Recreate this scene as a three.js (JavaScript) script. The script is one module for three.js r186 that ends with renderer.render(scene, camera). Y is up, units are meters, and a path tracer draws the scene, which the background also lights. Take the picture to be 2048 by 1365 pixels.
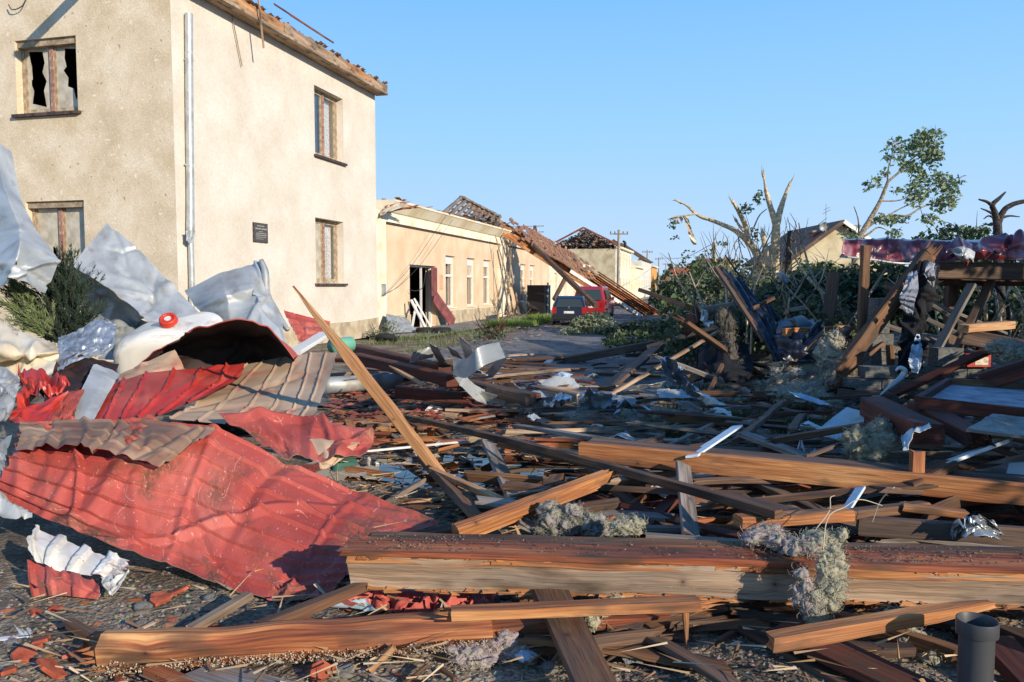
import * as THREE from 'three';
import { mergeGeometries, mergeVertices } from 'three/addons/utils/BufferGeometryUtils.js';

// ---------- camera, sky, sun, exposure ----------
const FPX = 1600, EYE = 1.65, PITCH = Math.atan(108.5 / FPX), STREET = 14.5 * Math.PI / 180;
const scene = new THREE.Scene();
const camera = new THREE.PerspectiveCamera(2 * Math.atan(682.5 / FPX) * 180 / Math.PI, 2048 / 1365, 0.1, 3000);
camera.position.set(0, EYE, 0); camera.rotation.x = -PITCH;
const SUN_AZ = 42 * Math.PI / 180, SUN_EL = 19 * Math.PI / 180;          // azimuth from straight behind the camera towards the right
const sunDir = new THREE.Vector3(Math.sin(SUN_AZ) * Math.cos(SUN_EL), Math.sin(SUN_EL), Math.cos(SUN_AZ) * Math.cos(SUN_EL));
{
  const w = 256, h = 128, data = new Float32Array(w * h * 4);
  const stops = [[0, [.52, .67, .87]], [.04, [.46, .66, .91]], [.12, [.32, .61, .98]], [.24, [.18, .47, .95]], [.45, [.07, .23, .6]], [1, [.035, .13, .38]]];
  for (let j = 0; j < h; j++) {
    const el = ((j + .5) / h - .5) * Math.PI, s = Math.max(0, el) / (Math.PI / 2);
    let k = 0; while (k < stops.length - 2 && s > stops[k + 1][0]) k++;
    const t = Math.min(1, Math.max(0, (s - stops[k][0]) / (stops[k + 1][0] - stops[k][0])));
    for (let i = 0; i < w; i++) {
      const o = (j * w + i) * 4;
      for (let c = 0; c < 3; c++) data[o + c] = stops[k][1][c] + (stops[k + 1][1][c] - stops[k][1][c]) * t;
      data[o + 3] = 1;
    }
  }
  const sky = new THREE.DataTexture(data, w, h, THREE.RGBAFormat, THREE.FloatType);
  sky.mapping = THREE.EquirectangularReflectionMapping; sky.magFilter = THREE.LinearFilter; sky.minFilter = THREE.LinearFilter; sky.wrapS = THREE.RepeatWrapping; sky.needsUpdate = true;
  scene.background = sky; scene.environment = sky;
}
const sun = new THREE.DirectionalLight(new THREE.Color().setRGB(1, .88, .73), 5);
sun.position.copy(sunDir).multiplyScalar(80).add(new THREE.Vector3(0, 0, -25)); sun.target.position.set(0, 0, -25);
sun.castShadow = true; sun.shadow.mapSize.set(4096, 4096);
Object.assign(sun.shadow.camera, { left: -60, right: 60, top: 50, bottom: -50, near: 1, far: 240 });
scene.add(sun, sun.target);
const renderer = new THREE.WebGLRenderer({ antialias: true });
renderer.toneMapping = THREE.LinearToneMapping; renderer.toneMappingExposure = 1.12;
renderer.shadowMap.enabled = true; renderer.setSize(1024, 682);

// ---------- small helpers ----------
const V = (x, y, z) => new THREE.Vector3(x, y, z), UP = V(0, 1, 0);
let seed = 20210625;
function R() { seed = (seed + 0x6D2B79F5) | 0; let t = Math.imul(seed ^ seed >>> 15, 1 | seed); t = t + Math.imul(t ^ t >>> 7, 61 | t) ^ t; return ((t ^ t >>> 14) >>> 0) / 4294967296; }
const rr = (a, b) => a + (b - a) * R(), pick = a => a[Math.floor(R() * a.length)], cl = (x, a = 0, b = 1) => Math.min(b, Math.max(a, x)), mix = (a, b, t) => a + (b - a) * t;
const sstep = (a, b, x) => { const t = cl((x - a) / (b - a)); return t * t * (3 - 2 * t); };
// a pixel of the photograph gives a direction; the distance comes from a depth (metres ahead) or from the height of what it rests on
function ray(px, py) { return V((px - 1024) / FPX, (682.5 - py) / FPX, -1).applyAxisAngle(V(1, 0, 0), -PITCH); }
function at(px, py, d) { const r = ray(px, py); return r.multiplyScalar(d / -r.z).add(V(0, EYE, 0)); }
function gd(px, py, h = 0) { const r = ray(px, py); return r.multiplyScalar((h - EYE) / r.y).add(V(0, EYE, 0)); }
const pp = a => a.isVector3 ? a : (a.length > 2 && a[2] > 1.6 ? at(a[0], a[1], a[2]) : gd(a[0], a[1], a[2] || 0));   // third number: over 1.6 a depth, else a height

// value noise, tileable in 2D, free in 3D
const HASH = new Float32Array(65536); for (let i = 0; i < 65536; i++) HASH[i] = R();
const h2 = (x, y) => HASH[(Math.imul(x, 374761) + Math.imul(y, 668265) + 1013) & 65535];
const h3 = (x, y, z) => HASH[(Math.imul(x, 374761) + Math.imul(y, 668265) + Math.imul(z, 974711) + 77) & 65535];
function n2(x, y, px, py) {
  const xi = Math.floor(x), yi = Math.floor(y), fx = x - xi, fy = y - yi, u = fx * fx * (3 - 2 * fx), v = fy * fy * (3 - 2 * fy);
  const m = (a, p) => p ? ((a % p) + p) % p : a, x0 = m(xi, px), x1 = m(xi + 1, px), y0 = m(yi, py), y1 = m(yi + 1, py);
  return mix(mix(h2(x0, y0), h2(x1, y0), u), mix(h2(x0, y1), h2(x1, y1), u), v);
}
function n3(x, y, z) {
  const xi = Math.floor(x), yi = Math.floor(y), zi = Math.floor(z), fx = x - xi, fy = y - yi, fz = z - zi, u = fx * fx * (3 - 2 * fx), v = fy * fy * (3 - 2 * fy), w = fz * fz * (3 - 2 * fz);
  const a = mix(mix(h3(xi, yi, zi), h3(xi + 1, yi, zi), u), mix(h3(xi, yi + 1, zi), h3(xi + 1, yi + 1, zi), u), v);
  const b = mix(mix(h3(xi, yi, zi + 1), h3(xi + 1, yi, zi + 1), u), mix(h3(xi, yi + 1, zi + 1), h3(xi + 1, yi + 1, zi + 1), u), v);
  return mix(a, b, w);
}
const TAB = new Map();                                                     // fractal noise, tileable, kept in tables
function table(p, oct, q) {
  const k = p + '_' + oct + '_' + q; if (TAB.has(k)) return TAB.get(k); const N = 512, out = new Float32Array(N * N); let amp = .5, tot = 0;
  for (let o = 0; o < oct; o++) {
    const P = p << o, Q = q << o, X0 = new Int32Array(N), X1 = new Int32Array(N), FX = new Float32Array(N), ox = o * .37 * P;
    for (let i = 0; i < N; i++) { const x = (i / N * P + ox) % P, xi = Math.floor(x), f = x - xi; X0[i] = Math.imul(xi % P, 374761); X1[i] = Math.imul((xi + 1) % P, 374761); FX[i] = f * f * (3 - 2 * f); }
    for (let j = 0; j < N; j++) { const y = j / N * Q, yi = Math.floor(y), f = y - yi, w = f * f * (3 - 2 * f), a = Math.imul(yi % Q, 668265) + 1013 + o * 977, b = Math.imul((yi + 1) % Q, 668265) + 1013 + o * 977; for (let i = 0; i < N; i++) { const t = FX[i], l = HASH[(X0[i] + a) & 65535], r = HASH[(X1[i] + a) & 65535], l2 = HASH[(X0[i] + b) & 65535], r2 = HASH[(X1[i] + b) & 65535], m = l + (r - l) * t; out[j * N + i] += amp * (m + (l2 + (r2 - l2) * t - m) * w); } }
    tot += amp; amp *= .5;
  }
  for (let i = 0; i < N * N; i++) out[i] /= tot; TAB.set(k, out); return out;
}
function f2(u, v, p, oct = 4, q = p) { const T = table(p, oct, q); let x = u * 512, y = v * 512; const xi = Math.floor(x), yi = Math.floor(y); x -= xi; y -= yi; const a = xi & 511, b = (xi + 1) & 511, c = (yi & 511) << 9, d = ((yi + 1) & 511) << 9, m = T[c + a] + (T[c + b] - T[c + a]) * x; return m + (T[d + a] + (T[d + b] - T[d + a]) * x - m) * y; }
function f3(x, y, z, oct = 3) { let s = 0, a = .5, t = 0; for (let i = 0; i < oct; i++) { s += a * n3(x, y, z); t += a; a *= .5; x *= 2.03; y *= 2.03; z *= 2.03; } return s / t; }

// ---------- textures ----------
function tex(w, h, metres, fn, color = true, metresY) {                 // fn(u, v) -> [r, g, b] sRGB 0..1 or a number
  const d = new Uint8Array(w * h * 4);
  for (let j = 0; j < h; j++) for (let i = 0; i < w; i++) {
    const c = fn(i / w, j / h), o = (j * w + i) * 4, n = typeof c === 'number';
    d[o] = cl(n ? c : c[0]) * 255; d[o + 1] = cl(n ? c : c[1]) * 255; d[o + 2] = cl(n ? c : c[2]) * 255; d[o + 3] = 255;
  }
  const t = new THREE.DataTexture(d, w, h); t.wrapS = t.wrapT = THREE.RepeatWrapping; t.magFilter = THREE.LinearFilter; t.minFilter = THREE.LinearMipmapLinearFilter; t.generateMipmaps = true;
  if (color) t.colorSpace = THREE.SRGBColorSpace;
  t.repeat.set(1 / metres, 1 / (metresY || metres)); t.needsUpdate = true; return t;
}
const lerp3 = (a, b, t) => [mix(a[0], b[0], t), mix(a[1], b[1], t), mix(a[2], b[2], t)];
const hex = c => [(c >> 16 & 255) / 255, (c >> 8 & 255) / 255, (c & 255) / 255];
const std = (o) => { const m = new THREE.MeshStandardMaterial({ roughness: .85, side: THREE.DoubleSide, ...o }); return m; };

// ---------- objects ----------
const taken = {}, baseOf = new WeakMap();
const nm = n => { const k = taken[n] = (taken[n] ?? -1) + 1; return k ? n + '_' + String(k).padStart(3, '0') : n; };
function tag(o, label, category, group, kind) { if (label) o.userData.label = label; if (category) o.userData.category = category; if (group) o.userData.group = group; if (kind) o.userData.kind = kind; return o; }
function thing(name, label, category, base = V(0, 0, 0), group) { const g = new THREE.Group(); g.name = nm(name); g.position.copy(base); baseOf.set(g, base.clone()); scene.add(g); return tag(g, label, category, group); }
function obj(name, geo, mat, parent) {                                  // geometry in world metres; becomes a part of parent
  if (Array.isArray(geo)) geo = merge(geo);
  const b = baseOf.get(parent); if (b) geo.translate(-b.x, -b.y, -b.z);
  const m = new THREE.Mesh(geo, mat); m.name = name; m.castShadow = m.receiveShadow = true; if (b) baseOf.set(m, b); parent.add(m); return m;
}
function solo(name, geo, mat, label, category, group, kind) {           // a thing that is one mesh, its origin at its base
  if (Array.isArray(geo)) geo = merge(geo);
  geo.computeBoundingBox(); const b = geo.boundingBox, c = V((b.min.x + b.max.x) / 2, b.min.y, (b.min.z + b.max.z) / 2);
  geo.translate(-c.x, -c.y, -c.z); const m = new THREE.Mesh(geo, mat); m.name = nm(name); m.position.copy(c); m.castShadow = m.receiveShadow = true; baseOf.set(m, c); scene.add(m); return tag(m, label, category, group, kind);
}
function merge(list) {
  const any = list.some(g => g.attributes.color);
  list = list.map(g => { g = g.index ? g.toNonIndexed() : g; const o = new THREE.BufferGeometry(); for (const k of ['position', 'normal', 'uv']) if (g.attributes[k]) o.setAttribute(k, g.attributes[k]); if (!o.attributes.normal) o.computeVertexNormals(); if (!o.attributes.uv) o.setAttribute('uv', new THREE.BufferAttribute(new Float32Array(o.attributes.position.count * 2), 2)); if (any) o.setAttribute('color', g.attributes.color || new THREE.BufferAttribute(new Float32Array(o.attributes.position.count * 3).fill(1), 3)); return o; });
  return list.length === 1 ? list[0] : mergeGeometries(list);
}
// raw mesh builder
class MB {
  constructor() { this.p = []; this.t = []; this.i = []; this.c = null; }
  v(a, u = 0, w = 0, c) { this.p.push(a.x, a.y, a.z); this.t.push(u, w); if (c) (this.c ||= []).push(c[0], c[1], c[2]); return this.p.length / 3 - 1; }
  quad(a, b, c, d, c4) { const A = a.distanceTo(b), B = b.distanceTo(c), o = this.v(a, 0, 0, c4); this.v(b, A, 0, c4); this.v(c, A, B, c4); this.v(d, 0, B, c4); this.i.push(o, o + 1, o + 2, o, o + 2, o + 3); }
  tri(a, b, c, c4) { const o = this.v(a, 0, 0, c4); this.v(b, a.distanceTo(b), 0, c4); this.v(c, 0, a.distanceTo(c), c4); this.i.push(o, o + 1, o + 2); }
  geo(smooth = true) {
    const g = new THREE.BufferGeometry(); g.setAttribute('position', new THREE.Float32BufferAttribute(this.p, 3)); g.setAttribute('uv', new THREE.Float32BufferAttribute(this.t, 2));
    if (this.c) g.setAttribute('color', new THREE.Float32BufferAttribute(this.c, 3)); g.setIndex(this.i); g.computeVertexNormals(); return g;
  }
}
// an oriented frame: u along, y up, n outwards
function frame(o, ang) {                                                 // ang: heading of +u, measured from -z towards +x
  const U = V(Math.sin(ang), 0, -Math.cos(ang)), N = V(Math.cos(ang), 0, Math.sin(ang));
  const f = { o, U, N, m: new THREE.Matrix4().makeBasis(U, UP, N).setPosition(o) };
  f.pt = (u, y, n = 0) => o.clone().addScaledVector(U, u).addScaledVector(N, n).add(V(0, y, 0));
  f.pix = (px, py, n = 0) => { const r = ray(px, py), p0 = o.clone().addScaledVector(N, n), t = p0.sub(camera.position).dot(N) / r.dot(N), q = r.multiplyScalar(t).add(camera.position).sub(o); return [q.dot(U), q.y + 0]; };
  f.box = (u0, u1, y0, y1, n0, n1) => { const g = new THREE.BoxGeometry(u1 - u0, y1 - y0, n1 - n0); metreUV(g, u1 - u0, y1 - y0, n1 - n0); g.translate((u0 + u1) / 2, (y0 + y1) / 2, (n0 + n1) / 2); return applyM(g, f.m); };
  f.poly = (pts, n0, n1, holes = []) => { const s = new THREE.Shape(pts.map(p => new THREE.Vector2(...p))); for (const h of holes) s.holes.push(new THREE.Path(h.map(p => new THREE.Vector2(...p)))); const g = new THREE.ExtrudeGeometry(s, { depth: n1 - n0, bevelEnabled: false }); g.translate(0, 0, n0); return applyM(g, f.m); };
  return f;
}
function metreUV(g, sx, sy, sz) { const uv = g.attributes.uv, s = [[sz, sy], [sz, sy], [sx, sz], [sx, sz], [sx, sy], [sx, sy]]; for (let i = 0; i < 24; i++) { const f = s[i >> 2]; uv.setXY(i, uv.getX(i) * f[0], uv.getY(i) * f[1]); } }
const rect = (a, b, c, d) => [[a, c], [b, c], [b, d], [a, d]];
function applyM(g, m) { g.applyMatrix4(m); if (m.determinant() < 0) { if (g.index) { const a = g.index.array; for (let i = 0; i < a.length; i += 3) { const t = a[i]; a[i] = a[i + 1]; a[i + 1] = t; } } else for (const at_ of Object.values(g.attributes)) { const n = at_.itemSize, a = at_.array; for (let i = 0; i < at_.count; i += 3) for (let k = 0; k < n; k++) { const t = a[i * n + k]; a[i * n + k] = a[(i + 1) * n + k]; a[(i + 1) * n + k] = t; } } } return g; }
// smooth tube through points with a radius for each
function tube(pts, rad, seg = 8, sub = 4, wob = 0) {
  const P = pts.map(pp), cur = new THREE.CatmullRomCurve3(P, false, 'centripetal'), n = Math.max(1, (P.length - 1) * sub), mb = new MB();
  const rs = Array.isArray(rad) ? rad : [rad, rad]; let prev = null, len = 0, last = null;
  for (let i = 0; i <= n; i++) {
    const t = i / n, c = cur.getPoint(t), T = cur.getTangent(t); if (last) len += c.distanceTo(last); last = c;
    let a = prev ? prev.clone().addScaledVector(T, -prev.dot(T)) : (Math.abs(T.y) > .9 ? V(1, 0, 0) : UP.clone()).cross(T); a.normalize(); prev = a.clone(); const b = T.clone().cross(a);
    const k = t * (rs.length - 1), k0 = Math.min(rs.length - 2, Math.floor(k)), r0 = mix(rs[k0], rs[k0 + 1], k - k0);
    for (let j = 0; j <= seg; j++) { const w = j / seg * Math.PI * 2, r = r0 * (1 + (wob ? wob * (n3(Math.cos(w) * 1.7 + i * .9, Math.sin(w) * 1.7, len * 3) - .5) * 2 : 0)); mb.v(c.clone().addScaledVector(a, Math.cos(w) * r).addScaledVector(b, Math.sin(w) * r), len, j / seg * r0 * 6.28); }
    if (i) for (let j = 0; j < seg; j++) { const q = (i - 1) * (seg + 1) + j, s = q + seg + 1; mb.i.push(q, q + 1, s, q + 1, s + 1, s); }
  }
  for (const e of [0, n]) { const o = mb.v(cur.getPoint(e / n), e ? len : 0, 0), q = e * (seg + 1); for (let j = 0; j < seg; j++) e ? mb.i.push(o, q + j, q + j + 1) : mb.i.push(o, q + j + 1, q + j); }
  return mb.geo();
}
// ---------- procedural materials ----------
// wood: grain runs along u
function woodTex(lo, mid, hi, knots, grey, con = 1) {
  const K = []; for (let i = 0; i < knots; i++) K.push([R(), R(), rr(.01, .022)]);
  return tex(1024, 256, 2.4, (u, v) => {
    let dv = 0, kn = 0;
    for (const [a, b, r] of K) { let x = u - a; x -= Math.round(x); let y = v - b; y -= Math.round(y); const q = Math.hypot(x * 2.2, y * .6) / r; if (q < 4) { dv += y * .5 * Math.exp(-q * q * .25); if (q < .5) kn = Math.max(kn, 1 - q * 1.6); else kn = Math.max(kn, .35 * Math.exp(-(q - .5) * 1.5)); } }
    const w = v + dv, g = .55 * f2(u, w, 5, 3, 46) + .45 * f2(u, w, 11, 2, 90), f = f2(u, w, 24, 2, 128), ln = f2(u, w, 6, 1, 110), b = f2(u, w, 3, 3, 5);
    let t = cl(.5 + (g - .5) * con * 1.15 + (b - .5) * 1.5); let c = t < .5 ? lerp3(lo, mid, t * 2) : lerp3(mid, hi, t * 2 - 1);
    const s = .86 + f * .28, dirt = f2(u + .6, v + .1, 6, 5, 4);  c = c.map(x => x * s); if (grey) c = lerp3(c, [.42, .40, .37], grey * sstep(.4, .75, f2(u + .3, v, 4, 4, 8)));
    if (dirt > .58) c = lerp3(c, [.23, .18, .13], cl((dirt - .58) * 3.5)); const crack = g > .8 ? (g - .8) * 2.5 : 0, m = 1 - cl(crack + kn * .75 + (ln > .93 ? .35 : 0), 0, .8); return [c[0] * m, c[1] * m * (1 - kn * .1), c[2] * m];
  }, true, .6);
}
const woodBump = tex(1024, 256, 2.4, (u, v) => .5 * f2(u, v, 5, 3, 46) + .5 * f2(u, v, 30, 2, 128), false, .6);
const W = {}; {
  const mk = (k, lo, mid, hi, knots, grey, con, rough = .8) => W[k] = std({ map: woodTex(hex(lo), hex(mid), hex(hi), knots, grey, con), bumpMap: woodBump, bumpScale: .004, roughness: rough });
  mk('orange', 0x764325, 0xa86a3a, 0xc48f5a, 7, .12);
  mk('red', 0x552818, 0x874426, 0xa9683c, 5, .12);
  mk('brown', 0x3e281b, 0x634127, 0x86603c, 6, .28);
  mk('dark', 0x3d2d23, 0x5a4334, 0x7a5f4a, 5, .3);
  mk('maroon', 0x35170f, 0x552516, 0x6e3620, 4, .1);
  mk('pale', 0x8c5f3b, 0xb08053, 0xcba176, 8, .05, .7);
  mk('beam', 0x7d6248, 0xa4876a, 0xc0a68a, 9, .45, .8);
  mk('log', 0x5e2c16, 0x9c5932, 0xcc9a62, 6, .1, 1.35);
  mk('grey', 0x5c5146, 0x82766a, 0xa19588, 5, .5);
}
function mottle(metres, cols, p, extra, size = 512) { return tex(size, size, metres, (u, v) => { const t = cl(.5 + (f2(u, v, p, 5) - .5) * 2.2); let c = t < .5 ? lerp3(cols[0], cols[1], t * 2) : lerp3(cols[1], cols[2], t * 2 - 1); return extra ? extra(c, u, v) : c; }); }
const fineBump = tex(512, 512, .5, (u, v) => f2(u, v, 40, 3), false);
const roughBump = tex(512, 512, 1.2, (u, v) => .6 * f2(u, v, 60, 3) + .4 * f2(u, v, 12, 3), false);
const scratches = (n, l = .05) => { const S = []; for (let i = 0; i < n; i++) { const a = R() * 6.28; S.push([R(), R(), Math.cos(a), Math.sin(a), rr(.2, 1) * l, rr(.0006, .0014)]); } const N = 1024, A = new Uint8Array(N * N); for (const [x, y, c, s, L, w] of S) for (let k = -L * N; k < L * N; k += .5) { const t = k / N, e = .3 * t * t / L; for (let h = -w / 2; h <= w / 2; h += .5 / N) A[(((y + t * s + (e + h) * c) * N & 1023) << 10) | ((x + t * c - (e + h) * s) * N & 1023)] = 1; } return (u, v) => A[((v * N & 1023) << 10) | (u * N & 1023)]; };
const sc1 = scratches(70, .035), sc2 = scratches(60, .06), sc3 = scratches(60, .03);
const M = {};
M.facade = std({ map: mottle(4, [hex(0xcdc2b0), hex(0xd4cab9), hex(0xdad1c2)], 5, (c, u, v) => { const s = f2(u, v, 90, 2); c = c.map(x => x * (.96 + s * .08)); const d = f2(u + .5, v, 22, 3); return d > .8 ? lerp3(c, [.66, .6, .5], (d - .8) * 2) : c; }), bumpMap: roughBump, bumpScale: .004, roughness: .95 });
M.sidewall = std({ map: mottle(3.2, [hex(0xcbb898), hex(0xd6c4a6), hex(0xdfd0b5)], 6, (c, u, v) => { const s = f2(u, v, 140, 2); c = c.map(x => x * (.93 + s * .14)); if (sc3(u, v)) c = lerp3(c, [.93, .88, .78], .7); const d = f2(u, v + .4, 40, 2); if (d > .84) c = lerp3(c, [.93, .9, .82], .7); if (d < .13) c = lerp3(c, [.4, .35, .28], .4); return c; }), bumpMap: roughBump, bumpScale: .006, roughness: .97 });
M.plinth = std({ map: mottle(2, [hex(0xa08f74), hex(0xb8a78a), hex(0xc8b99b)], 8), bumpMap: roughBump, bumpScale: .01 });
M.peach = std({ map: mottle(4, [hex(0xd3b592), hex(0xdbc09e), hex(0xe1caaa)], 5, (c, u, v) => c.map(x => x * (.97 + f2(u, v, 90, 2) * .06))), bumpMap: roughBump, bumpScale: .004 });
M.cream = std({ map: mottle(3, [hex(0xdac9a6), hex(0xe8dcbe), hex(0xefe5cc)], 6), bumpMap: fineBump, bumpScale: .003 });
M.ochre = std({ map: mottle(3, [hex(0xc58a48), hex(0xd79c55), hex(0xdfae6c)], 5) });
M.farwall = std({ map: mottle(4, [hex(0xa89878), hex(0xbcae8c), hex(0xc9bc9b)], 7), bumpMap: roughBump, bumpScale: .01 });
M.whitewall = std({ map: mottle(4, [hex(0xc9c4b6), hex(0xd6d2c5), hex(0xe0dccf)], 5) });
M.frameTan = std({ map: mottle(1, [hex(0x8a7a62), hex(0xa39176), hex(0xb8a78b)], 9, (c, u, v) => { const d = f2(u, v, 30, 3); return d > .7 ? lerp3(c, [.4, .3, .25], .6) : c; }), roughness: .7 });
M.framePink = std({ map: mottle(1, [hex(0x84604f), hex(0x9c7864), hex(0xb39480)], 14), roughness: .7 });
M.sill = std({ map: mottle(1, [hex(0x2f2724), hex(0x483a34), hex(0x5e4b43)], 14), roughness: .7 });
M.reflectTintGlass = std({ map: mottle(.6, [hex(0xa79c86), hex(0xb8ae98), hex(0xc6bda9)], 4), roughness: .25 });  // beige reflection of sunlit surroundings painted into the pane colour
M.glass = new THREE.MeshPhysicalMaterial({ color: 0xffffff, transmission: 1, thickness: 0, roughness: .02, ior: 1.5, side: THREE.DoubleSide });
M.curtain = std({ map: tex(256, 256, .4, (u, v) => { const a = f2(u, v, 18, 2) > .52, b = (u * 40 % 1 < .5) !== (v * 40 % 1 < .5); const s = a ? .86 : b ? .74 : .58; return [s, s, s * .97]; }) });
M.blind = std({ color: 0x6a6c68 }); M.room = std({ color: 0x9a8d7c }); M.roomdark = std({ color: 0x8a7c6a });
M.galv = std({ map: mottle(1.2, [hex(0xa2a5a2), hex(0xb2b5b2), hex(0xc0c3bf)], 7, (c, u, v) => { if (sc2(u, v)) c = lerp3(c, [.86, .87, .88], .5); const d = f2(u, v + .2, 9, 4); return d > .64 ? lerp3(c, [.5, .46, .4], (d - .64) * 2.2) : c; }), metalness: .3, roughness: .42, bumpMap: fineBump, bumpScale: .0006 });
M.galvDull = std({ map: mottle(1.2, [hex(0x8f9493), hex(0xa4a8a6), hex(0xb3b6b2)], 6, (c, u, v) => { const d = f2(u, v + .7, 7, 4); return d > .55 ? lerp3(c, [.55, .5, .42], (d - .55) * 2.4) : c; }), metalness: .35, roughness: .55 });
const dirtOn = (c, u, v, k = 1) => { const d = f2(u, v, 6, 5), g = f2(u, v, 120, 2); if (d > .56) c = lerp3(c, [.36, .27, .19], cl((d - .56) * 4 * k * (g > .45 ? 1 : .25))); return c; };
M.red = std({ map: mottle(1.6, [hex(0x9a3d32), hex(0xad4c40), hex(0xba6254)], 4, (c, u, v) => { c = dirtOn(c, u, v); if (sc1(u, v)) c = lerp3(c, [.85, .66, .6], .75); const s = f2(u, v, 150, 1); if (s > .93) c = lerp3(c, [.8, .68, .6], .7); return c; }), roughness: .68, bumpMap: fineBump, bumpScale: .0015 });
M.redShadeGloss = std({ map: mottle(1.2, [hex(0x6d2c30), hex(0x80383b), hex(0x965053)], 5, (c, u, v) => { const d = f2(u + .3, v, 9, 4, 3); return d > .5 ? lerp3(c, [.72, .64, .66], cl((d - .5) * 2.6)) : c; }), roughness: .28 });  // roof red darkened for shade; pale patches paint in fading and sheen
M.redbright = std({ map: mottle(1.2, [hex(0x9e2b22), hex(0xb5362b), hex(0xc04a3a)], 5, (c, u, v) => { c = dirtOn(c, u, v, .5); return sc2(u, v) ? lerp3(c, [.8, .6, .55], .6) : c; }), roughness: .4 });
M.tan = std({ map: mottle(1.6, [hex(0x9a7f64), hex(0xb09375), hex(0xc0a687)], 4, (c, u, v) => { const d = f2(u + .2, v, 9, 4); if (d > .6) c = lerp3(c, [.66, .36, .3], cl((d - .6) * 3)); return sc1(u, v) ? lerp3(c, [.7, .3, .26], .6) : c; }), roughness: .6 });
M.tanShade = std({ map: mottle(1.2, [hex(0x6e5444), hex(0x866b56), hex(0x9d8169)], 5, (c, u, v) => { const d = f2(u + .2, v, 9, 4); return d > .58 ? lerp3(c, [.52, .27, .22], cl((d - .58) * 3)) : c; }), roughness: .65 });  // darker copy of tan; shade from the grazing sun put into the colour
M.shadeBrown = std({ map: mottle(1.2, [hex(0x20120d), hex(0x2c1a13), hex(0x3e281e)], 5), roughness: .7 });  // brown primer darkened so its colour carries the shade under curled sheets
M.whitesheet = std({ map: mottle(1, [hex(0xbdb8ac), hex(0xd8d5cb), hex(0xe3e1da)], 5, (c, u, v) => dirtOn(c, u, v, .6)), roughness: .5 });
M.creamsack = std({ map: mottle(1, [hex(0xb3a184), hex(0xd2c4a8), hex(0xe2d8c2)], 4, (c, u, v) => dirtOn(c, u, v, .7)), roughness: .7 });
M.tank = std({ map: mottle(1, [hex(0xcfc9b9), hex(0xe0dccf), hex(0xe9e6dc)], 4, (c, u, v) => dirtOn(c, u, v, .4)), roughness: .4 });
M.cap = std({ color: 0xc23a24, roughness: .4 });
M.foil = std({ map: mottle(.5, [hex(0x8f9496), hex(0xb0b5b6), hex(0xc9cccc)], 8), metalness: .7, roughness: .36 });
M.navy = std({ map: mottle(1, [hex(0x15171f), hex(0x20232d), hex(0x2e323d)], 6), roughness: .35 });
M.black = std({ color: 0x141414, roughness: .6 }); M.rubber = std({ color: 0x1b1b1b, roughness: .8 });
M.blackcloth = std({ map: mottle(.6, [hex(0x0c0c0f), hex(0x121318), hex(0x1c1d22)], 6), roughness: .95 });
M.greycloth = std({ map: mottle(.6, [hex(0x7e8088), hex(0x989aa0), hex(0xa9abb0)], 6), roughness: .9 });
M.bluepanel = std({ map: mottle(1, [hex(0x8fa6ae), hex(0xa3b9c0), hex(0xb4c7cd)], 4, (c, u, v) => dirtOn(c, u, v, .4)), roughness: .6 });
M.bluecloth = std({ map: mottle(.6, [hex(0x9aabbb), hex(0xb0bfcc), hex(0xc4d0d9)], 6), roughness: .8 });
M.slat = std({ map: mottle(.5, [hex(0xbfcdd2), hex(0xd0dce0), hex(0xdde6e8)], 6), roughness: .5 });
M.concrete = std({ map: mottle(1, [hex(0x6f6b63), hex(0x86827a), hex(0x9a968c)], 8, (c, u, v) => c.map(x => x * (.85 + f2(u, v, 90, 2) * .3))), bumpMap: fineBump, bumpScale: .006 });
M.block = std({ map: mottle(.8, [hex(0x5f5f5a), hex(0x73736d), hex(0x87867e)], 8, (c, u, v) => c.map(x => x * (.8 + f2(u, v, 110, 2) * .4))), bumpMap: fineBump, bumpScale: .008 });
M.mortar = std({ color: 0x4a4843 });
M.pvc = std({ color: 0x434445, roughness: .45 }); M.pvclight = std({ color: 0xb9bcba, roughness: .5 });
M.tile = std({ map: mottle(.5, [hex(0x7b5540), hex(0x94694c), hex(0xa8805f)], 8, (c, u, v) => { const d = f2(u, v, 14, 3); return d > .62 ? lerp3(c, [.35, .3, .25], .6) : c; }) });
M.tile2 = std({ map: mottle(.5, [hex(0x664a3b), hex(0x7d5a46), hex(0x937058)], 8) });
M.terracotta = std({ map: mottle(.3, [hex(0x8c3d25), hex(0xa64d30), hex(0xb8664a)], 6) });
M.brick = std({ map: mottle(.4, [hex(0x7d3b28), hex(0x97492f), hex(0xa95f42)], 7), bumpMap: fineBump, bumpScale: .004 });
M.bark = std({ map: tex(256, 512, .8, (u, v) => { const g = f2(u, v, 26, 4, 6); return lerp3(hex(0x6d6150), hex(0xb3a48a), cl(.5 + (g - .5) * 2)); }), bumpMap: roughBump, bumpScale: .02 });
M.barkdark = std({ map: tex(256, 512, .8, (u, v) => { const g = f2(u, v, 26, 4, 6); return lerp3(hex(0x211c18), hex(0x4d443a), cl(.5 + (g - .5) * 2)); }), bumpMap: roughBump, bumpScale: .02 });
M.barewood = std({ map: tex(256, 512, .8, (u, v) => { const g = f2(u, v, 30, 4, 5); return lerp3(hex(0xa58e6c), hex(0xdccaa6), cl(.5 + (g - .5) * 2)); }), bumpMap: roughBump, bumpScale: .012 });
M.leaf = new THREE.MeshPhysicalMaterial({ vertexColors: true, roughness: .75, transmission: .25, thickness: 0, side: THREE.DoubleSide });
M.vc = std({ vertexColors: true, roughness: .95 });
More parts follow.
